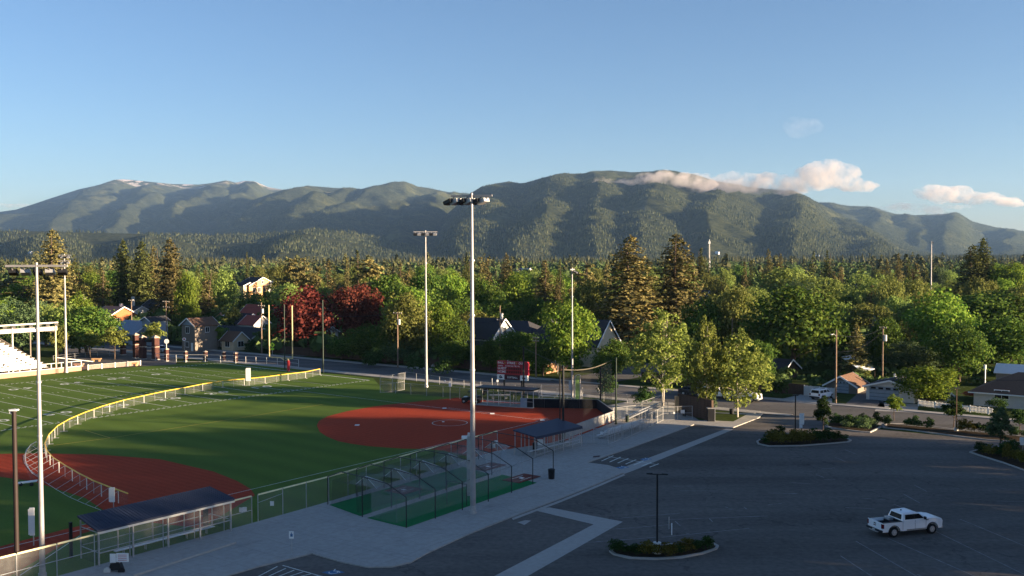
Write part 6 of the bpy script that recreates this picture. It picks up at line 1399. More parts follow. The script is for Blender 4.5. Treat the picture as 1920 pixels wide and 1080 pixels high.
house('long low building with terracotta pink roof right of the brown conifer', 405, 300, 10, 7, 598, 586, 'x', taupe_m, roof_pink)
house('dark building with large red roof under the lit yellow house', 487, 292, 11, 9, 596, 572, 'x', offwhite, roof_red, wins=[('right', 0, 3.5, 1.2, 1.2)])
house('white gabled house left of the wooden utility pole beyond the avenue', 458, 276, 7, 6.5, 604, 588, 'x', offwhite, roof_dark, wins=[('right', 0, 2.8, 1.2, 1.2)])
house('second white gable just right of the first below the red roof', 478, 270, 6, 5.5, 606, 592, 'x', offwhite, roof_red)
house('big lit yellow three-storey house with dark roofs high in the trees', 482, 420, 8, 14, 534, 520, 'x', peach_m, roof_dark, wins=[('right', -4.6, 9.0, 1.6, 1.8), ('right', -1.8, 9.0, 1.4, 1.8), ('right', 1.2, 9.0, 1.4, 1.8), ('right', 4.4, 9.0, 1.6, 1.8), ('right', -4.6, 6.0, 1.5, 2.0), ('right', 4.6, 6.0, 1.5, 1.8), ('right', 2.0, 6.0, 1.5, 1.8), ('right', 0, 12.2, 1.0, 1.3)])
house('lower cream wing left of the lit yellow house with small windows', 457, 416, 8, 6, 535, 530, 'x', cream_m, roof_dark, wins=[('right', -1, 9.5, 1.2, 1.2), ('front', 1.5, 9.5, 1.2, 1.2)])
house('white and blue annex right of the lit yellow house', 508, 422, 7, 8, 534, 527, 'x', offwhite, roof_white, wins=[('right', 1, 9.5, 1.4, 1.4), ('front', 1, 9.0, 1.2, 1.2)])
house('white house with a bay window half hidden under the copper beech', 608, 256, 5, 5, 622, 612, 'x', offwhite, roof_dark, wins=[('right', -1.0, 3.2, 1.4, 1.6), ('front', 1, 3.2, 1.6, 1.6)])
house('low brown-roofed shed behind the wooden fence by the dark trees', 640, 228, 9, 5, 655, 644, 'x', brown_m, roof_dark)
house('house with grey-brown roof left of the far light pole', 778, 226, 12, 9, 640, 622, 'x', taupe_m, roof_brown, wins=[('right', 0, 2.4, 1.6, 1.2)])
house('white steep-gabled house lit by the sun right of the near pole', 915, 216, 9, 8.6, 630, 597, 'x', offwhite, roof_dark, over=.4, wins=[('right', 0.2, 6.6, 1.1, 1.9), ('right', 2.4, 3.4, 1.2, 1.5), ('right', -1.6, 3.4, 1.0, 1.5)])
house('low dark-roofed porch wing in front of the white steep-gabled house', 908, 208, 8, 5, 655, 641, 'x', taupe_m, roof_dark, wins=[('front', 1, 1.6, 1.4, 1.3)])
house('small white gabled outbuilding in shade left of the scoreboard', 918, 204, 4.6, 4.2, 668, 655, 'y', offwhite, roof_dark, wins=[('front', .9, 1.4, .9, 1.2)], doors=[('front', -1, .9, 2.0)])
house('long house with near-black roof above the scoreboard trees', 975, 222, 13, 9, 624, 601, 'x', offwhite, roof_dark, hip=True, wins=[('right', 0, 3.5, 1.2, 1.2)])
house('large very dark blue-black roofed house left of the street light pole', 1038, 214, 9, 11, 640, 598, 'y', bluegrey_m, roof_dark, hip=True, wins=[('front', -1.5, 3.8, .9, 1.1), ('front', 1.8, 2.4, 1.2, 1.2)])
house('cream gable with white bargeboards right of the leafy street tree', 1110, 208, 8, 9, 642, 600, 'x', cream_m, roof_dark, wins=[('right', 0, 3.6, 1.2, 1.4)], fascia=white_m)
house('small white shed with dark opening right of the scoreboard', 1022, 198, 6, 5, 672, 664, 'x', offwhite, roof_dark, wins=[('front', 1, 1.3, 1.0, 1.0), ('front', -1.4, 1.3, .8, 1.0)])
house('brown-roofed house with white dormer high behind the dark long roof', 976, 292, 7, 9, 592, 572, 'x', offwhite, roof_brown, wins=[('right', 0, 3.5, 1.2, 1.2)])
house('pale blue house with a white gable right of the huge conifers', 1313, 345, 6, 5, 556, 545, 'x', white_m, roof_dark, wins=[('right', 0, 9.0, 1.0, 1.6)], fascia=white_m)
house('low grey house roof beside the white gable near the birches', 1330, 330, 9, 6, 566, 558, 'x', bluegrey_m, roof_blue)
house('small garage with sunlit brown roof behind the white parked car', 1588, 166, 5, 5.6, 719, 703, 'y', taupe_m, roof_brown, doors=[('front', .2, 2.2, 2.1)], name='garage')
house('white garage with blue-grey door and white gable by the round lit tree', 1682, 157, 7.4, 7.0, 722, 710, 'y', offwhite, roof_dark, doors=[('front', -.9, 4.6, 2.3)], name='garage')
house('low white garage wing partly hidden behind the round lit tree', 1735, 156, 7.0, 4, 742, 734, 'x', offwhite, roof_dark, name='garage')
house('white bungalow with brown hip roof at the right edge', 1935, 150, 14, 11, 731, 699, 'x', offwhite, roof_brown, hip=True, over=.7, wins=[('front', -3.1, 2.0, 1.9, 1.2), ('front', 1.5, 2.0, 1.6, 1.2), ('front', -3.2, .4, 1.0, .45)])
house('patio shelter with white ribbed metal roof behind the bungalow', 1898, 172, 4.2, 4.0, 697, 684, 'x', taupe_m, roof_white, name='patio_shelter', over=.3)
house('dark house deep in the shade behind the massive maple', 1440, 186, 9, 8, 690, 672, 'x', brown_m, roof_dark)
for i, (X, D, ye, yr, m, rf, lab) in enumerate(((352, 640, 518, 515, bluegrey_m, roof_blue, 'small pale roofed building far off above the bright green tree'), (1345, 1900, 481, 478, white_m, roof_white, 'tiny white house on the wooded slope right of the radio mast'), (58, 1500, 446 + 34, 443 + 34, white_m, roof_white, 'tiny pale building in the far woods at the left'),
        (985, 700, 506, 503, offwhite, roof_blue, 'tiny pale blue roof in the distant woods near the middle'), (1533, 900, 487, 484, offwhite, roof_white, 'tiny pale house in the distant woods above the willows'), (1625, 480, 536, 531, offwhite, roof_dark, 'grey gabled house roof between pale willows at the right'), 
        (1345, 250, 608, 598, brown_m, roof_red, 'dark red roofed house behind the sparse birches')
)):
    if D > 800:
        for DD_ in range(2700, 7000, 50):
            zt_ = float(hill_h(np.array([float(X)]), np.array([float(DD_)]))[0])
            if zt_ > topz((ye + yr) / 2, DD_, X): break
        c_ = GD(X, 480, DD_); c_.z = max(zt_, 0) - 2; house(lab, X, DD_, 13, 9, 8.0, 12.0, 'x', m, rf, loc=c_)
    else: house(lab, X, D, 9, 7, ye, yr, 'x', m, rf)
# carport with white sloping roof
t = thing('carport', 'open carport with a sloping white metal roof in the shade', 'carport', G(1605, 745)); c_ = [GD(1577, 669, 186), GD(1598, 665, 190), GD(1640, 691, 178), GD(1618, 697, 172)]
part('roof', MB().add(c_ + [p - UP * .15 for p in c_], [(0, 3, 2, 1), (4, 5, 6, 7), (0, 1, 5, 4), (1, 2, 6, 5), (2, 3, 7, 6), (3, 0, 4, 7)]), roof_white, t)
for k in range(1, 9): part('roof_rib', MB().bar(c_[0].lerp(c_[3], k / 9) + UP * .03, c_[1].lerp(c_[2], k / 9) + UP * .03, .05, .05), roof_white, t)
for p in c_: part('post', MB().tube(V2(p, 0), p - UP * .15, .08), brown_m, t)
for x, yb, yt, lab in ((1678, 708, 699, 'white vent pipe sticking up over the white garage'), (1847, 692, 684, 'white rounded vent standing in shade left of the patio roof')):
    D = 165; p = V2(GD(x, yb, D), 0); z0, z1 = topz(yb, D, x), topz(yt, D, x); t = thing('vent_post', lab, 'vent', p); part('pipe', MB().tube(p, V2(p, z0), .12), galv, t); part('hood', MB().tube(V2(p, z0), V2(p, z1), .2, .2, 12), white_m, t)

# wooden board fence beyond the avenue
def board_fence(label, a, b, h, w, m, name='wooden_fence', cat='fence', pick=False, gap=.03):
    t = thing(name, label, cat, V2(a, 0)); L = (b - a).length; k = int(L / w); d = (b - a).normalized(); me = MB().box(gap / 2, w - gap / 2, -.03, .03, .06, h)
    if pick: me = MB().add([(0.03, -.02, .1), (w - .07, -.02, .1), (w - .07, -.02, h - .08), ((w - .04) / 2, -.02, h), (.03, -.02, h - .08), (.03, .02, .1), (w - .07, .02, .1), (w - .07, .02, h - .08), ((w - .04) / 2, .02, h), (.03, .02, h - .08)], [(0, 1, 2, 3, 4), (9, 8, 7, 6, 5), (0, 5, 6, 1), (1, 6, 7, 2), (2, 7, 8, 3), (3, 8, 9, 4), (4, 9, 5, 0)])
    me = me.mesh('board', m); ang_ = math.atan2(d.y, d.x)
    for i in range(min(k, 300)): o = link('picket' if pick else 'board', me, t, d * (i * w) + Vector((0, 0, random.uniform(-.03, .03))), (0, 0, ang_))
    n_ = Vector((-d.y, d.x, 0)) * .07
    for z in (.35, h * .8): part('rail', MB().bar(V2(a, z) + n_, V2(b, z) + n_, .06, .09), m, t)
    for i in range(int(L / 2.6) + 1): p = V2(a, 0) + d * min(L, i * 2.6); part('post', MB().box(p.x - .07, p.x + .07, p.y - .07, p.y + .07, 0, h + .08), m, t)
    return t
board_fence('dark brown board fence running along the far side of the avenue', n_pt(-100, 156), n_pt(-28, 156.5), 1.9, .28, brown_m)
board_fence('brown board fence behind the black car at the birches', n_pt(-1, 159), n_pt(30, 159), 1.8, .28, brown_m)
board_fence('white picket fence in front of the red shrub at the right', G(1722, 762), G(1862, 778), 1.0, .2, white_m, 'picket_fence', pick=True)
board_fence('pale board wall behind the white parked car', G(1508, 742), G(1570, 748), 1.7, .3, offwhite)
board_fence('light brown lit board fence right of the side street', G(1024, 702), G(1068, 692), 1.9, .3, mat('light_brown_wood', (.42, .24, .14), .9, .15, 3))  # boards in an even light brown
# brown brick enclosure by the birches
t = thing('brick_wall', 'dark brown brick enclosure wall with a lit end pier between the birches', 'wall', G(1300, 788))
wa, wb, wc = G(1272, 776), G(1336, 791), G(1262, 768)
hB = topz(752, wb.y, 1330)
for a, b in ((wa, wb),):
    d = (b - a).normalized(); L = (b - a).length; rows_ = 9; cols_ = 10
    part('core', MB().bar(V2(a, hB / 2 + .1), V2(b, hB / 2 + .1), .3, hB), brown_m, t)
    bm_ = MB().bar((0, 0, 0), (L / cols_ - .04, 0, 0), .36, hB / rows_ - .04).mesh('block', brown_m)
    for r_i in range(rows_):
        for c_i in range(cols_): link('block', bm_, t, V2(a, .12 + hB * (r_i + .5) / rows_) + d * (L * c_i / cols_ + .02) - t.location, (0, 0, math.atan2(d.y, d.x)))
part('pier', MB().box(wa.x - .5, wa.x + .3, wa.y - .4, wa.y + .4, .1, hB * .9), peach_m, t)
p = V2(G(1333, 791), .13); t = thing('info_kiosk', 'tall dark square kiosk column at the end of the brown wall', 'kiosk', p); part('body', MB().box(p.x - .5, p.x + .45, p.y - .4, p.y + .4, .13, 1.9), black_m, t); part('side', MB().box(p.x + .455, p.x + .52, p.y - .4, p.y + .4, .13, 1.9), galv, t); part('lid', MB().box(p.x - .55, p.x + .6, p.y - .45, p.y + .45, 1.9, 2.0), galv, t)
bin_(1372, 778, 'small black bin on the entrance lawn left of the white-trunked tree', h=.7, r=.35)

# ================================================================== VEHICLES
def loft(secs):
    """secs: list of sections, each a list of (x,y,z) of equal length, closed loops"""
    n = len(secs[0]); vs = [p for s in secs for p in s]; fs = []
    for i in range(len(secs) - 1):
        for j in range(n): a = i * n + j; b = i * n + (j + 1) % n; fs.append((a, b, b + n, a + n))
    fs.append(tuple(range(n))[::-1]); fs.append(tuple(range((len(secs) - 1) * n, len(secs) * n)))
    return MB().add(vs, fs)
def side_poly(top, arches, zb, x0, x1, ra):
    """outline of a body side: bottom edge with wheel arches, then the top line back"""
    pts = [(x0, zb)]
    for ax in arches:
        for k in range(9):
            a = math.pi - math.pi * k / 8; z = .40 + ra * math.sin(a); x = ax + ra * math.cos(a); pts.append((x, max(z, zb)))
    pts.append((x1, zb)); return pts + top
def extrude_y(poly, y0, y1, inset=0.0, ztop=1.0):
    n = len(poly); vs = [(x, y0 + (inset if z > ztop else 0), z) for x, z in poly] + [(x, y1 - (inset if z > ztop else 0), z) for x, z in poly]
    return MB().add(vs, [tuple(range(n))[::-1], tuple(range(n, 2 * n))] + [((i + 1) % n, i, i + n, (i + 1) % n + n) for i in range(n)][::1])
def wheel(t, x, y, r=.41, side=-1):
    w = part('wheel', MB().tube((x, y - .13, r), (x, y + .13, r), r, r, 22), rubber, t, world=False); s = side
    rm = MB().tube((x, y + s * .132, r), (x, y + s * .15, r), r * .62, r * .58, 18)
    part('rim', rm, chrome, w, world=False)
    sp = MB()
    for k in range(6): a = k * math.pi / 3; sp.bar((x, y + s * .155, r), (x + math.cos(a) * r * .55, y + s * .155, r + math.sin(a) * r * .55), .05, .02, (0, 1, 0))
    part('spokes', sp, alu, w, world=False)
def pickup(label, loc, rz, paint=car_white, group=None):
    t = thing('pickup_truck', label, 'pickup truck', loc, rz, group); P = lambda n_, mb_, m, par=t: part(n_, mb_, m, par, world=False)
    AR = (-1.82, 1.90); W = .98
    # cab and front body (solid)
    poly = side_poly([(2.88, .62), (2.92, 1.06), (2.84, 1.24), (2.3, 1.33), (1.45, 1.37), (1.3, 1.30), (-1.0, 1.30)], (1.90,), .46, -1.0, 2.82, .52)
    P('body', extrude_y(poly, -W, W, .06, 1.15), paint)
    for s in (-1, 1):   # bed sides with arches
        pl_ = side_poly([(-2.92, 1.24), (-1.0, 1.24)][::-1], (-1.82,), .48, -2.92, -1.0, .52)
        P('bed_side', extrude_y(pl_, *((-W, -W + .16) if s < 0 else (W - .16, W))), paint)
        P('wheel_liner', MB().box(-2.3, -1.32, (-W + .17) if s < 0 else .55, -.55 if s < 0 else W - .17, .5, .95), black_m)
        P('rail_cap', MB().box(-2.9, -1.04, -W - .005 if s < 0 else W - .17, -W + .17 if s < 0 else W + .005, 1.242, 1.275), black_m)
    P('bed_floor', MB().box(-2.88, -1.02, -W + .17, W - .17, .62, .70), alu); P('bed_front', MB().box(-1.06, -1.0, -W + .17, W - .17, .70, 1.28), black_m)
    P('bed_load', MB().box(-1.6, -1.1, -.75, .7, .70, 1.12), black_m); P('tool_box', MB().box(-1.5, -1.1, .1, .78, 1.13, 1.33), galv); P('fuel_can', MB().box(-1.67, -1.62, -.55, -.15, .7, 1.1), red_plastic)
    tg = P('tailgate', MB().box(-2.96, -2.88, -W + .17, W - .17, .62, 1.24), paint); P('handle', MB().box(-2.975, -2.961, -.14, .14, 1.02, 1.1), black_m, tg)
    for k in range(3): P('badge', MB().box(-2.97, -2.961, -.12 + k * .11, -.05 + k * .11, .86, .95), tail_m, tg)
    for s in (-1, 1):
        P('tail_light', MB().box(-2.965, -2.80, s * (W - .085) - .09, s * (W - .085) + .095, .80, 1.16), tail_m)
        P('headlight', MB().box(2.70, 2.895, s * .78 - .17, s * .78 + .17, .92, 1.08), glass)
        P('door_handle', MB().box(.15, .33, s * (W + .01) - .015, s * (W + .01) + .015, 1.08, 1.12), paint)
        P('mirror', MB().box(1.02, 1.14, s * 1.12 - .1, s * 1.12 + .1, 1.33, 1.55), black_m); P('vent_badge', MB().box(1.3, 1.55, s * (W - .045) - .01, s * (W - .045) + .012, 1.18, 1.24), black_m)
        P('arch_trim', MB().path([(1.90 + .55 * math.cos(a), s * (W + .005), .42 + .55 * math.sin(a)) for a in [math.pi * k / 10 for k in range(11)]], .035, 5), black_m)
        P('arch_trim', MB().path([(-1.82 + .55 * math.cos(a), s * (W + .005), .42 + .55 * math.sin(a)) for a in [math.pi * k / 10 for k in range(11)]], .035, 5), black_m)
        P('dirt_strip', MB().box(-.6, 1.3, s * (W + .002) - .004, s * (W + .002) + .004, .47, .58), mat('road_dirt', (.30, .27, .25), .9, .3, 4))
    for s in (-1, 1):
        for xx in (.22, 1.28, -.98): P('panel_gap', MB().box(xx - .009, xx + .009, s * (W + .003) - .004, s * (W + .003) + .004, .56, 1.28), rubber)
    P('number_plate', MB().box(-3.095, -3.081, -.16, .16, .52, .62), offwhite)
    P('rear_bumper', MB().box(-3.08, -2.93, -W, W, .50, .64), black_m); P('rear_step', MB().box(-3.13, -3.0, -.55, .55, .42, .50), galv); P('front_bumper', MB().box(2.86, 2.98, -W + .03, W - .03, .42, .64), galv); P('grille', MB().box(2.885, 2.93, -.55, .55, .66, 1.02), black_m)
    P('chassis', MB().box(-2.6, 2.5, -.6, .6, .32, .48), black_m)
    # greenhouse
    def ring(x, hw, z, hw2=None): return [(x, -hw, z), (x, hw, z)]
    gh = loft([[(-.98, -.94, 1.29), (1.42, -.94, 1.31), (1.42, .94, 1.31), (-.98, .94, 1.29)], [(-.94, -.89, 1.45), (1.17, -.87, 1.46), (1.17, .87, 1.46), (-.94, .89, 1.45)], [(-.84, -.77, 1.79), (.62, -.76, 1.82), (.62, .76, 1.82), (-.84, .77, 1.79)], [(-.78, -.72, 1.86), (.50, -.71, 1.88), (.50, .71, 1.88), (-.78, .72, 1.86)], [(-.62, -.58, 1.91), (.26, -.58, 1.93), (.26, .58, 1.93), (-.62, .58, 1.91)]])
    P('cab', gh, paint)
    for s in (-1, 1):
        def sp_(x, z): f = (z - 1.31) / .52; return (x, s * (.945 - .155 * f), z)
        w_ = P('side_window', MB().add([sp_(-.74, 1.37), sp_(1.12, 1.38), sp_(.70, 1.75), sp_(-.66, 1.75)], [(0, 1, 2, 3) if s < 0 else (3, 2, 1, 0)]), glass); P('pillar', MB().bar(Vector(sp_(.22, 1.36)) + Vector((0, s * .012, 0)), Vector(sp_(.18, 1.77)) + Vector((0, s * .012, 0)), .06, .02, (0, 1, 0)), black_m, w_)
    P('rear_window', MB().add([(-.985, -.74, 1.36), (-.985, .74, 1.36), (-.875, .66, 1.74), (-.875, -.66, 1.74)], [(0, 3, 2, 1)]), glass)
    P('windscreen', MB().add([(1.425, -.82, 1.34), (1.425, .82, 1.34), (.70, .68, 1.79), (.70, -.68, 1.79)], [(0, 1, 2, 3)]), glass); P('antenna', MB().box(-.5, -.38, -.03, .03, 1.9, 1.99), black_m)
    P('hood_crease', MB().box(1.6, 2.5, -.42, .42, 1.30, 1.355), paint)
    for x in AR:
        for s in (-1, 1): wheel(t, x, s * .86, .41, s)
    return t
rw, fw = G(1670.5, 1009), G(1752, 1001); hd = (fw - rw).normalized(); a_ = math.atan2(hd.y, hd.x); nm = Vector((-hd.y, hd.x, 0))
pickup('white crew-cab pickup truck alone on the dark parking lot', V2((rw + fw) / 2 + nm * .92 - hd * .04, .045), a_)
def suv(label, loc, rz, paint=car_white, L=4.7, name='parked_car', low=False, cat='car'):
    t = thing(name, label, cat, loc, rz); P = lambda n_, mb_, m, par=t: part(n_, mb_, m, par, world=False); h = L / 2; W = .92; zt_ = 1.72 if not low else 1.45
    poly = side_poly([(h, .6), (h - .02, .88), (h - .5, .98), (h - 1.35, 1.05), (-h + .05, 1.08), (-h, .7)], (-h + .95, h - .92), .35, -h + .05, h - .05, .42); P('body', extrude_y(poly, -W, W, .04, .95), paint)
    x1 = h - 1.3; x0 = -h + (.12 if not low else .7)
    gh = loft([[(x0, -.87, 1.04), (x1, -.87, 1.04), (x1, .87, 1.04), (x0, .87, 1.04)], [(x0 + .15, -.72, zt_ - .08), (x1 - .85, -.72, zt_ - .06), (x1 - .85, .72, zt_ - .06), (x0 + .15, .72, zt_ - .08)], [(x0 + .35, -.6, zt_), (x1 - 1.1, -.6, zt_), (x1 - 1.1, .6, zt_), (x0 + .35, .6, zt_)]]); P('cabin', gh, paint)
    for s in (-1, 1):
        def sp_(x, f): return (x, s * (.885 - .15 * f), 1.04 + (zt_ - .08 - 1.04) * f)
        w_ = P('side_window', MB().add([sp_(x0 + .2, .15), sp_(x1 - .2, .15), sp_(x1 - .85, .85), sp_(x0 + .3, .85)], [(0, 1, 2, 3) if s < 0 else (3, 2, 1, 0)]), glass)
        for xx in (x0 + (x1 - x0) * .36, x0 + (x1 - x0) * .66): P('pillar', MB().bar(Vector(sp_(xx, .1)) + Vector((0, s * .01, 0)), Vector(sp_(xx - .05, .9)) + Vector((0, s * .01, 0)), .09, .02, (0, 1, 0)), paint, w_)
        P('tail_light', MB().box(-h - .01, -h + .12, s * .8 - .1, s * .8 + .1, .75, 1.05), tail_m); P('headlight', MB().box(h - .14, h + .01, s * .72 - .16, s * .72 + .16, .68, .82), glass)
    P('rear_window', MB().add([(x0 - .012, -.70, 1.12), (x0 - .012, .70, 1.12), (x0 + .125, .62, zt_ - .16), (x0 + .125, -.62, zt_ - .16)], [(0, 3, 2, 1)]), glass); P('windscreen', MB().add([(x1 + .01, -.76, 1.06), (x1 + .01, .76, 1.06), (x1 - .8, .64, zt_ - .1), (x1 - .8, -.64, zt_ - .1)], [(0, 1, 2, 3)]), glass)
    P('bumper', MB().box(-h - .06, -h + .05, -W + .03, W - .03, .38, .58), rubber); P('bumper', MB().box(h - .06, h + .05, -W + .03, W - .03, .36, .56), rubber); P('roof_rack', MB().box(x0 + .5, x1 - 1.3, -.58, -.54, zt_, zt_ + .06).box(x0 + .5, x1 - 1.3, .54, .58, zt_, zt_ + .06), black_m)
    for x in (-h + .95, h - .92):
        for s in (-1, 1): wheel(t, x, s * .8, .35, s)
    return t
suv('white station wagon parked on the drive beside the small garage', V2(G(1542, 748), .06), R(42), L=4.8)
suv('pale blue-white car parked right of the brick gate', V2(G(302, 661), .06), R(-37), mat('pale_blue_paint', (.45, .52, .60), .3, .03, 1), L=4.5)
pickup('white pickup parked in front of the two-storey house', V2(G(364, 650), .06), R(-30))
pickup('white pickup parked along the avenue behind the birches', V2(G(1392, 752), .06), R(-37)); suv('white van half hidden behind the thin birch', V2(G(1345, 746), .06), R(-37), L=5.2, name='parked_van', cat='van')
suv('dark car standing on the drive left of the pale board wall', V2(G(1300, 742), .06), R(-37), mat('dark_car_paint', (.03, .03, .035), .3, .1, 1), low=True)

# ================================================================== POLES, LAMPS, SIGNS, WIRES
def upole(label, X, yb, yt, D=None, arms=(.3,), aw=1.2, transformer=False, m=wood_pole, r=.16, lamp=False):
    p = G(X, yb) if D is None else V2(GD(X, 600, D), 0); h = topz(yt, p.y, X); t = thing('utility_pole', label, 'utility pole', p, 0, 'wooden utility poles along the streets')
    part('shaft', MB().tube(p, V2(p, h), r, r * .65, 8), m, t)
    for a in arms:
        z = h - a; c = V2(p, z); part('crossarm', MB().bar(c - E2 * aw, c + E2 * aw, .12, .14), m, t)
        for q in (-.9, -.3, .4, .9): part('insulator', MB().tube(c + E2 * aw * q + UP * .07, c + E2 * aw * q + UP * .24, .05), offwhite, t)
    if transformer: part('transformer', MB().tube(V2(p, h - 2.6) + E2 * .42, V2(p, h - 1.5) + E2 * .42, .28, .28, 12), offwhite, t)
    if lamp: part('lamp_arm', MB().path([V2(p, h - 1.0), V2(p, h - .6) - E1 * 1.2, V2(p, h - .6) - E1 * 1.9], .04), galv, t); part('lamp_head', MB().bar(V2(p, h - .62) - E1 * 1.8, V2(p, h - .62) - E1 * 2.5, .25, .12), galv, t)
    return V2(p, h)
u1 = upole('wooden utility pole with crossarm by the white brick chimney', 247.5, 642, 562, aw=1.4); u2 = upole('wooden utility pole rising behind the round white emblem sign', 312.5, 652, 564, arms=(.3, 1.7), aw=1.4)
u3 = upole('leaning wooden utility pole left of the goalposts', 491, 664, 567, arms=(.9,), transformer=True); u4 = upole('wooden utility pole with a white transformer right of the copper beeches', 746, 690, 585, arms=(.3,), transformer=True)
u5 = upole('pale utility pole with transformer in front of the white steep gable', 938, 702, 573, arms=(2.9,), aw=.8, transformer=True, r=.14); u6 = upole('dark utility pole between scoreboard and the big dark roof', 1005, 710, 632, arms=(.2, .8), aw=.7)
u7 = upole('tall dark utility pole in front of the massive maple', 1567, 757, 618, arms=(), lamp=True, r=.17); u8 = upole('utility pole with transformer behind the white carport', 1654.5, 722, 612, arms=(.3,), aw=.6, transformer=True); u9 = upole('thin yellowish utility pole under the lit yellow house', 439.5, 600, 540, D=330, arms=(.6, 3.3), aw=2.0)
upole('slim pole behind the sparse birches at the red roof', 1373, 690, 596, D=200, arms=()); upole('dark thin pole between brick wall and the thin birch', 1321, 700, 628, D=160, arms=())
def wire(label, a, b, sag, r=.022):
    pts_ = [a.lerp(b, i / 14) - UP * (sag * 4 * (i / 14) * (1 - i / 14)) for i in range(15)]
    solo('power_line', MB().path(pts_, r, 4), black_m, label, 'wire', a)
wire('power wire between the chimney pole and the emblem sign pole', u1 - UP * .2, u2 - UP * .2, .6); wire('power wire from the emblem sign pole to the goalpost pole', u2 - UP * .3, u3 - UP * .9, 1.2); wire('power wire from the goalpost pole to the beech transformer pole', u3 - UP * .9, u4 - UP * .3, 1.4, .028)
wire('power wire from the beech pole to the pole at the white gable', u4 - UP * .3, u5 - UP * 2.9, 1.2, .028); wire('power wire from the gable pole to the scoreboard pole', u5 - UP * 2.9, u6 - UP * .2, .6); wire('power wire running from the maple pole to the carport pole', u7 - UP * .8, u8 - UP * .3, .8)
wire('long low wire crossing in front of the massive maple', GD(1180, 655, 172), GD(1567, 678, 158), .8, .03); wire('long low wire crossing in front of the white garage to the right edge', GD(1567, 684, 158), GD(1990, 712, 146), .9, .03); wire('wire slanting from the carport pole down to the maple pole', GD(1654, 622, 175), GD(1570, 660, 158), 1.0)
wire('low wire over the scoreboard trees', GD(886, 642, 190), GD(1180, 655, 172), .4, .025)
# lot lamps
b = V2(G(1232, 1040), .03); z1 = topz(888, b.y, 1232); t = thing('lot_lamp', 'black twin-headed lot lamp on a white concrete base in the near island', 'lamp post', b, 0, 'black lamps of the parking lot')
part('concrete_base', MB().tube(b, b + UP * .95, .33, .31, 16), offwhite, t); part('shaft', MB().bar(b + UP * .95, V2(b, z1), .13, .13), black_m, t)
part('arm', MB().bar(V2(b, z1 - .05) - Vector((.75, -.12, 0)), V2(b, z1 - .05) + Vector((.75, -.12, 0)), .07, .07), black_m, t)
for s in (-1, 1): part('lamp_head', MB().bar(V2(b, z1 + .02) + Vector((.35, -.06, 0)) * s, V2(b, z1 + .0) + Vector((.82, -.14, 0)) * s, .3, .09), black_m, t)
for x, yb, yt, lab in ((1491, 818, 741, 'slim black lamp standing in the planted island by the white-backed sign'), (1793, 809, 728, 'slim brown lamp in the hedge strip at the right')):
    b = G(x, yb); z1 = topz(yt, b.y, x); t = thing('lot_lamp', lab, 'lamp post', b, 0, 'black lamps of the parking lot'); part('shaft', MB().bar(b, V2(b, z1), .12, .12), black_m if x < 1600 else brown_m, t); part('lamp_head', MB().box(b.x - .35, b.x + .35, b.y - .15, b.y + .15, z1 - .05, z1 + .06), black_m, t); part('concrete_base', MB().tube(b, b + UP * .5, .25, .25, 12), offwhite, t)
def sign(label, X, yb, yt, w, h, m=white_m, back=None, post=galv, rz=0, z0=.0, name='sign', n=1):
    p = V2(G(X, yb), z0); zt_ = topz(yt, p.y, X); t = thing(name, label, 'sign', p, rz); P = lambda n_, mb_, mm_: part(n_, mb_, mm_, t, world=False)
    P('post', MB().tube((0, 0.03, 0), (0, .03, zt_ - z0), .035), post); P('plate', MB().box(-w / 2, w / 2, -.03, 0, zt_ - z0 - h, zt_ - z0), m); return t, zt_ - z0
t, zz = sign('small white and blue accessible parking sign on the pavement', 547, 1043, 996, .38, .58, z0=.13); part('symbol', MB().box(-.09, .1, -.036, -.031, zz - .42, zz - .2), blue_paint, t, world=False); part('symbol', MB().tube((0, -.036, zz - .14), (0, -.031, zz - .14), .05), blue_paint, t, world=False)
t, zz = sign('tall white-backed double sign on a post at the planted island', 1503, 818, 775, .62, 1.45, post=brown_m); part('lower_plate', MB().box(-.3, .1, -.03, 0, zz - 1.9, zz - 1.48), white_m, t, world=False)
p = G(511, 672); zt_ = topz(641, p.y, 511); t = thing('sign', 'yellow-green diamond pedestrian sign with small plate below', 'sign', p); part('post', MB().tube(p, V2(p, zt_), .05), galv, t)
c_ = V2(p, zt_ - .7) + Vector((0, -.1, 0)); part('diamond', MB().add([c_ + Vector(v) for v in ((-.65, 0, 0), (0, 0, -.65), (.65, 0, 0), (0, 0, .65), (-.65, .04, 0), (0, .04, -.65), (.65, .04, 0), (0, .04, .65))], [(0, 1, 2, 3), (7, 6, 5, 4), (0, 4, 5, 1), (1, 5, 6, 2), (2, 6, 7, 3), (3, 7, 4, 0)]), yg_sign, t)
part('lower_plate', MB().box(p.x - .4, p.x + .4, p.y - .1, p.y - .06, zt_ - 1.85, zt_ - 1.4), yg_sign, t); part('figure', MB().box(p.x - .12, p.x + .1, p.y - .13, p.y - .105, zt_ - 1.0, zt_ - .45), black_m, t)
sign('small white street sign post right of the scoreboard by the dark bush', 1046, 702, 668, .8, .7, bluegrey_m)
sign('white notice sign near the scoreboard left post on the grass', 933, 724, 712, .35, .4); sign('small white marker post beside the scoreboard notice', 923, 726, 709, .08, .9)
sign('pale square sign plate cut off at the right edge of the lot', 1918, 858, 820, .75, .9, rz=R(-8))
t, zz = sign('low white sign at the lot edge near the far hedge', 1124, 738, 727, .5, .45)
for x in (1254.5, 1259.5):
    p = G(x, 1003 if x > 1256 else 992, .03); solo('marker_post', MB().tube(p, p + UP * (1.0 if x > 1256 else 1.05), .045, .045, 8), white_m if x > 1256 else galv, 'short white marker post standing on the lot right of the twin lamp' if x > 1256 else 'thin grey marker post left of the short white one on the lot', 'post', p)
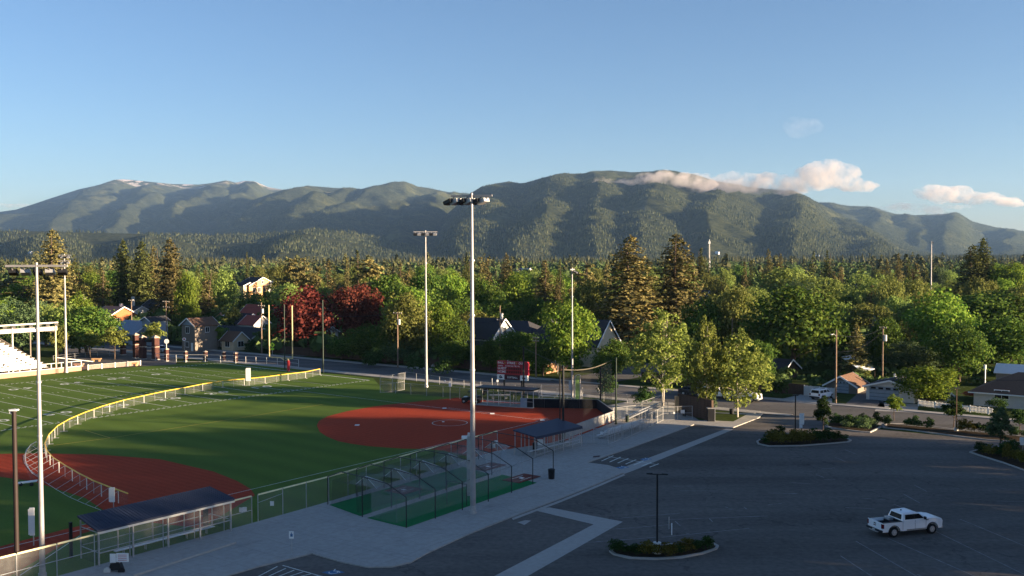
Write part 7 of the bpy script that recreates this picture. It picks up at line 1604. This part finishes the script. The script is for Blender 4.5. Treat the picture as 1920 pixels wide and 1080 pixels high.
# radio mast
D = 900; b = V2(GD(1330, 480, D), 0); zt_ = topz(449, D, 1330); t = thing('radio_mast', 'thin lattice radio mast with white antennas above the woods', 'mast', b)
for a in range(3): q = Vector((math.cos(a * 2.09), math.sin(a * 2.09), 0)) * .6; part('leg', MB().tube(b + q, V2(b + q * .6, zt_), .14), galv, t)
lat = MB()
for k in range(14):
    z = zt_ * k / 14
    for a in range(3): q0 = Vector((math.cos(a * 2.09), math.sin(a * 2.09), 0)) * .55; q1 = Vector((math.cos((a + 1) * 2.09), math.sin((a + 1) * 2.09), 0)) * .55; lat.tube(V2(b + q0, z), V2(b + q1, z + zt_ / 14), .07, .07, 4)
part('lattice', lat, galv, t)
for z in (zt_ - 4, zt_ - 22, zt_ - 26): part('antenna', MB().box(b.x - .9, b.x + .9, b.y - .5, b.y + .5, z, z + 2.2), white_m, t)

# ================================================================== PLANTED ISLANDS, HEDGES, SHRUBS
_sh = {}
for i in range(3):
    for key, lm_ in (('g', lf_shrub), ('y', lf_shrub_y), ('o', lf_grey)):
        me = crown_round('shrub', 1.0, .9, 0.0, 22, 60, .045, 200 + i, 'round', .95, (.2, .34)); me.materials.append(lm_); _sh[key + str(i)] = me
def shrub(X, y, w, k, label, hf=1.0, z=.1, grp='shrubs of the parking lot'):
    p = V2(G(X, y), z); wm = w / FPX * p.y; o = link('shrub', _sh[k]); o.location = p; o.scale = (wm, wm, wm * hf); o.rotation_euler = (0, 0, random.uniform(0, 6)); o['label'] = label; o['category'] = 'shrub'; o['group'] = grp
def island(name, px, w=.18):
    pts_ = [V2(G(*q), 0) for q in px]; c = sum(pts_, Vector()) / len(pts_); inner = [p + (c - p).normalized() * w * 1.4 for p in pts_]
    o = struct('planted_island', MB().prism(inner, .02, .12), soil_m)
    n = len(pts_); k = MB()
    for i in range(n):
        j = (i + 1) % n; k.add([(*pts_[i][:2], 0), (*pts_[j][:2], 0), (*pts_[j][:2], .17), (*pts_[i][:2], .17), (*inner[i][:2], 0), (*inner[j][:2], 0), (*inner[j][:2], .17), (*inner[i][:2], .17)], [(0, 1, 2, 3), (5, 4, 7, 6), (3, 2, 6, 7)])
    kb = struct('kerb', k, concrete2, o); return o
island('i1', [(1418, 829), (1421, 834), (1440, 838), (1500, 837.5), (1560, 833), (1592, 830), (1597, 827), (1590, 824), (1565, 818), (1520, 813), (1470, 815), (1440, 820), (1425, 825)])
island('i2', [(1547, 800), (1560, 804), (1590, 808), (1615, 811), (1632, 812), (1641, 808), (1652, 802), (1665, 801), (1640, 797), (1600, 793), (1562, 790), (1550, 793)])
island('i3', [(1817, 849), (1840, 857), (1880, 869), (1925, 885), (1960, 885), (1960, 836), (1920, 835), (1880, 838), (1840, 843)])
island('i4', [(1142, 1036), (1150, 1042), (1180, 1049), (1230, 1051), (1280, 1048), (1320, 1040), (1345, 1031), (1348, 1026), (1338, 1021), (1290, 1021), (1230, 1024), (1180, 1028), (1150, 1031)])
island('i5', [(1655, 803), (1700, 807), (1800, 820), (1850, 826), (1930, 832), (1930, 822), (1850, 812), (1790, 806), (1700, 796), (1660, 796)])
SL = [(1158, 1038, 40, 'g0', 'dark round shrub leftmost in the near lamp island'), (1178, 1041, 26, 'g1', 'low dark shrub second from the left in the near lamp island'), (1196, 1043, 30, 'g2', 'dark shrub left of the yellow one at the near lamp'), (1217, 1044, 44, 'y0', 'yellowish shrub just left of the white lamp base'), (1252, 1044, 42, 'y1', 'yellowish shrub just right of the white lamp base'), (1274, 1040, 26, 'g1', 'low dark shrub between the two right yellowish ones'),
      (1286, 1037, 40, 'y2', 'yellowish shrub further right in the near lamp island'), (1306, 1034, 28, 'g0', 'dark low shrub near the right end of the near lamp island'), (1322, 1030, 38, 'g2', 'dark shrub rightmost in the near lamp island'),
      (1436, 834, 22, 'g0', 'low dark shrub at the left tip of the planted island'), (1450, 834, 34, 'y0', 'yellow-brown grassy shrub left in the planted island'), (1467, 834, 36, 'y1', 'yellow-brown grassy shrub second in the planted island'), (1484, 833, 34, 'y2', 'yellow-brown grassy shrub in the middle of the planted island'), (1499, 832, 30, 'y0', 'yellow-brown shrub at the lamp foot in the planted island'), (1514, 832, 32, 'y1', 'brownish shrub beside the dark clump in the planted island'), (1530, 830, 40, 'g1', 'dark tall clump in the right half of the planted island'), (1550, 829, 32, 'g2', 'dark shrub right of the tall clump in the planted island'), (1568, 828, 24, 'g0', 'low dark shrub near the right tip of the planted island'), (1583, 827, 16, 'g1', 'smallest shrub at the right tip of the planted island'), (1460, 824, 30, 'g2', 'dark shrub at the back left of the planted island'),
      (1566, 797, 26, 'g0', 'shrub leftmost in the hedge island by the avenue'), (1580, 799, 26, 'g1', 'second shrub from the left in the avenue hedge island'), (1594, 800, 26, 'g2', 'third shrub in the avenue hedge island'), (1607, 802, 26, 'g0', 'fourth shrub in the avenue hedge island'), (1588, 806, 24, 'o1', 'lower front shrub in the avenue hedge island'), (1618, 807, 28, 'o2', 'greyish shrub right in the avenue hedge island'), (1621, 797, 22, 'g1', 'round clipped bush above the greyish one'), (1636, 803, 22, 'o0', 'greyish shrub at the right tip of the avenue hedge island'), (1647, 797, 22, 'g2', 'round clipped bush between hedge island and small lit tree'), (1664, 800, 20, 'g0', 'round clipped bush left of the small lit tree trunk'),
      (1703, 803, 20, 'g1', 'first round clipped bush right of the small lit tree'), (1720, 804, 22, 'g2', 'second round clipped bush right of the small lit tree'), (1741, 806, 21, 'g0', 'third round clipped bush right of the small lit tree'), (1805, 811, 24, 'y0', 'brownish round bush first right of the brown lamp'), (1822, 813, 24, 'y1', 'brownish round bush second right of the brown lamp'), (1838, 814, 22, 'g1', 'round bush third right of the brown lamp'), (1855, 816, 22, 'g2', 'round bush fourth right of the brown lamp'), (1902, 821, 26, 'g0', 'dark bush far right in the hedge strip'), (1925, 823, 22, 'g1', 'dark bush at the very right edge of the hedge strip'),
      (1838, 852, 28, 'g0', 'dark shrub leftmost in the right corner island'), (1858, 856, 30, 'y1', 'brown shrub under the soft grey-green tree'), (1878, 858, 32, 'g2', 'dark shrub at the foot of the soft grey-green tree'), (1895, 856, 34, 'g1', 'dark round shrub behind the yellowish one at the right'), (1893, 866, 30, 'y2', 'yellowish round shrub in the right corner island'), (1916, 872, 34, 'y0', 'yellowish shrub cut by the right edge in the corner island')]
for X, y, w, k, lab in SL: shrub(X, y, w, k, lab, (.72 if w < 36 else .62) if y > 1000 else (1.05 if 'round' in lab else .8 if w < 36 else .7))
shrub(1331, 771, 26, 'o0', 'green bush growing over the dark kiosk column', 1.6, grp='shrubs beyond the lot'); 
for i, (X, y, w, lab) in enumerate(((700, 690, 40, 'low dark bush between fence and avenue left of the transformer pole'), (780, 700, 44, 'low bush at the road behind the far light pole'), (830, 705, 40, 'low bush by the pale rocks'), (1140, 745, 46, 'dark rounded bush right of the tallest green post'), (1870, 772, 34, 'dark bush at the bungalow corner'), (1205, 760, 40, 'dark bush behind the entrance fence'), (470, 660, 26, 'dark bush before the long dark-roofed house'), (1450, 745, 50, 'dark bush in the shade left of the white station wagon'))):
    shrub(X, y, w, 'g%d' % (i % 3), lab, .9, 0, 'shrubs beyond the lot')
for i, (X, y) in enumerate(((800, 689), (812, 688), (825, 688), (836, 690), (878, 691), (866, 672), (893, 690))):
    p = G(X, y); mb_ = MB(); mb_.tube(p, p + UP * .35, .45, .4, 7).tube(p + UP * .35, p + UP * .6, .4, .15, 7); solo('rock', mb_, concrete2, '%s pale landscaping rock along the far verge, from the left' % ORD[i], 'rock', p, 'pale rocks along the far verge')
# raised vents / blue ground tiles on the plaza etc.
q = G(600, 668); t = thing('campfire_ring', 'small pale object stack by the wooden fence under the beech', 'garden furniture', q); part('seat', MB().box(q.x - .5, q.x + .5, q.y - .3, q.y + .3, .3, .5), offwhite, t); part('leg', MB().box(q.x - .45, q.x - .35, q.y - .2, q.y + .2, 0, .3).box(q.x + .35, q.x + .45, q.y - .2, q.y + .2, 0, .3), offwhite, t)
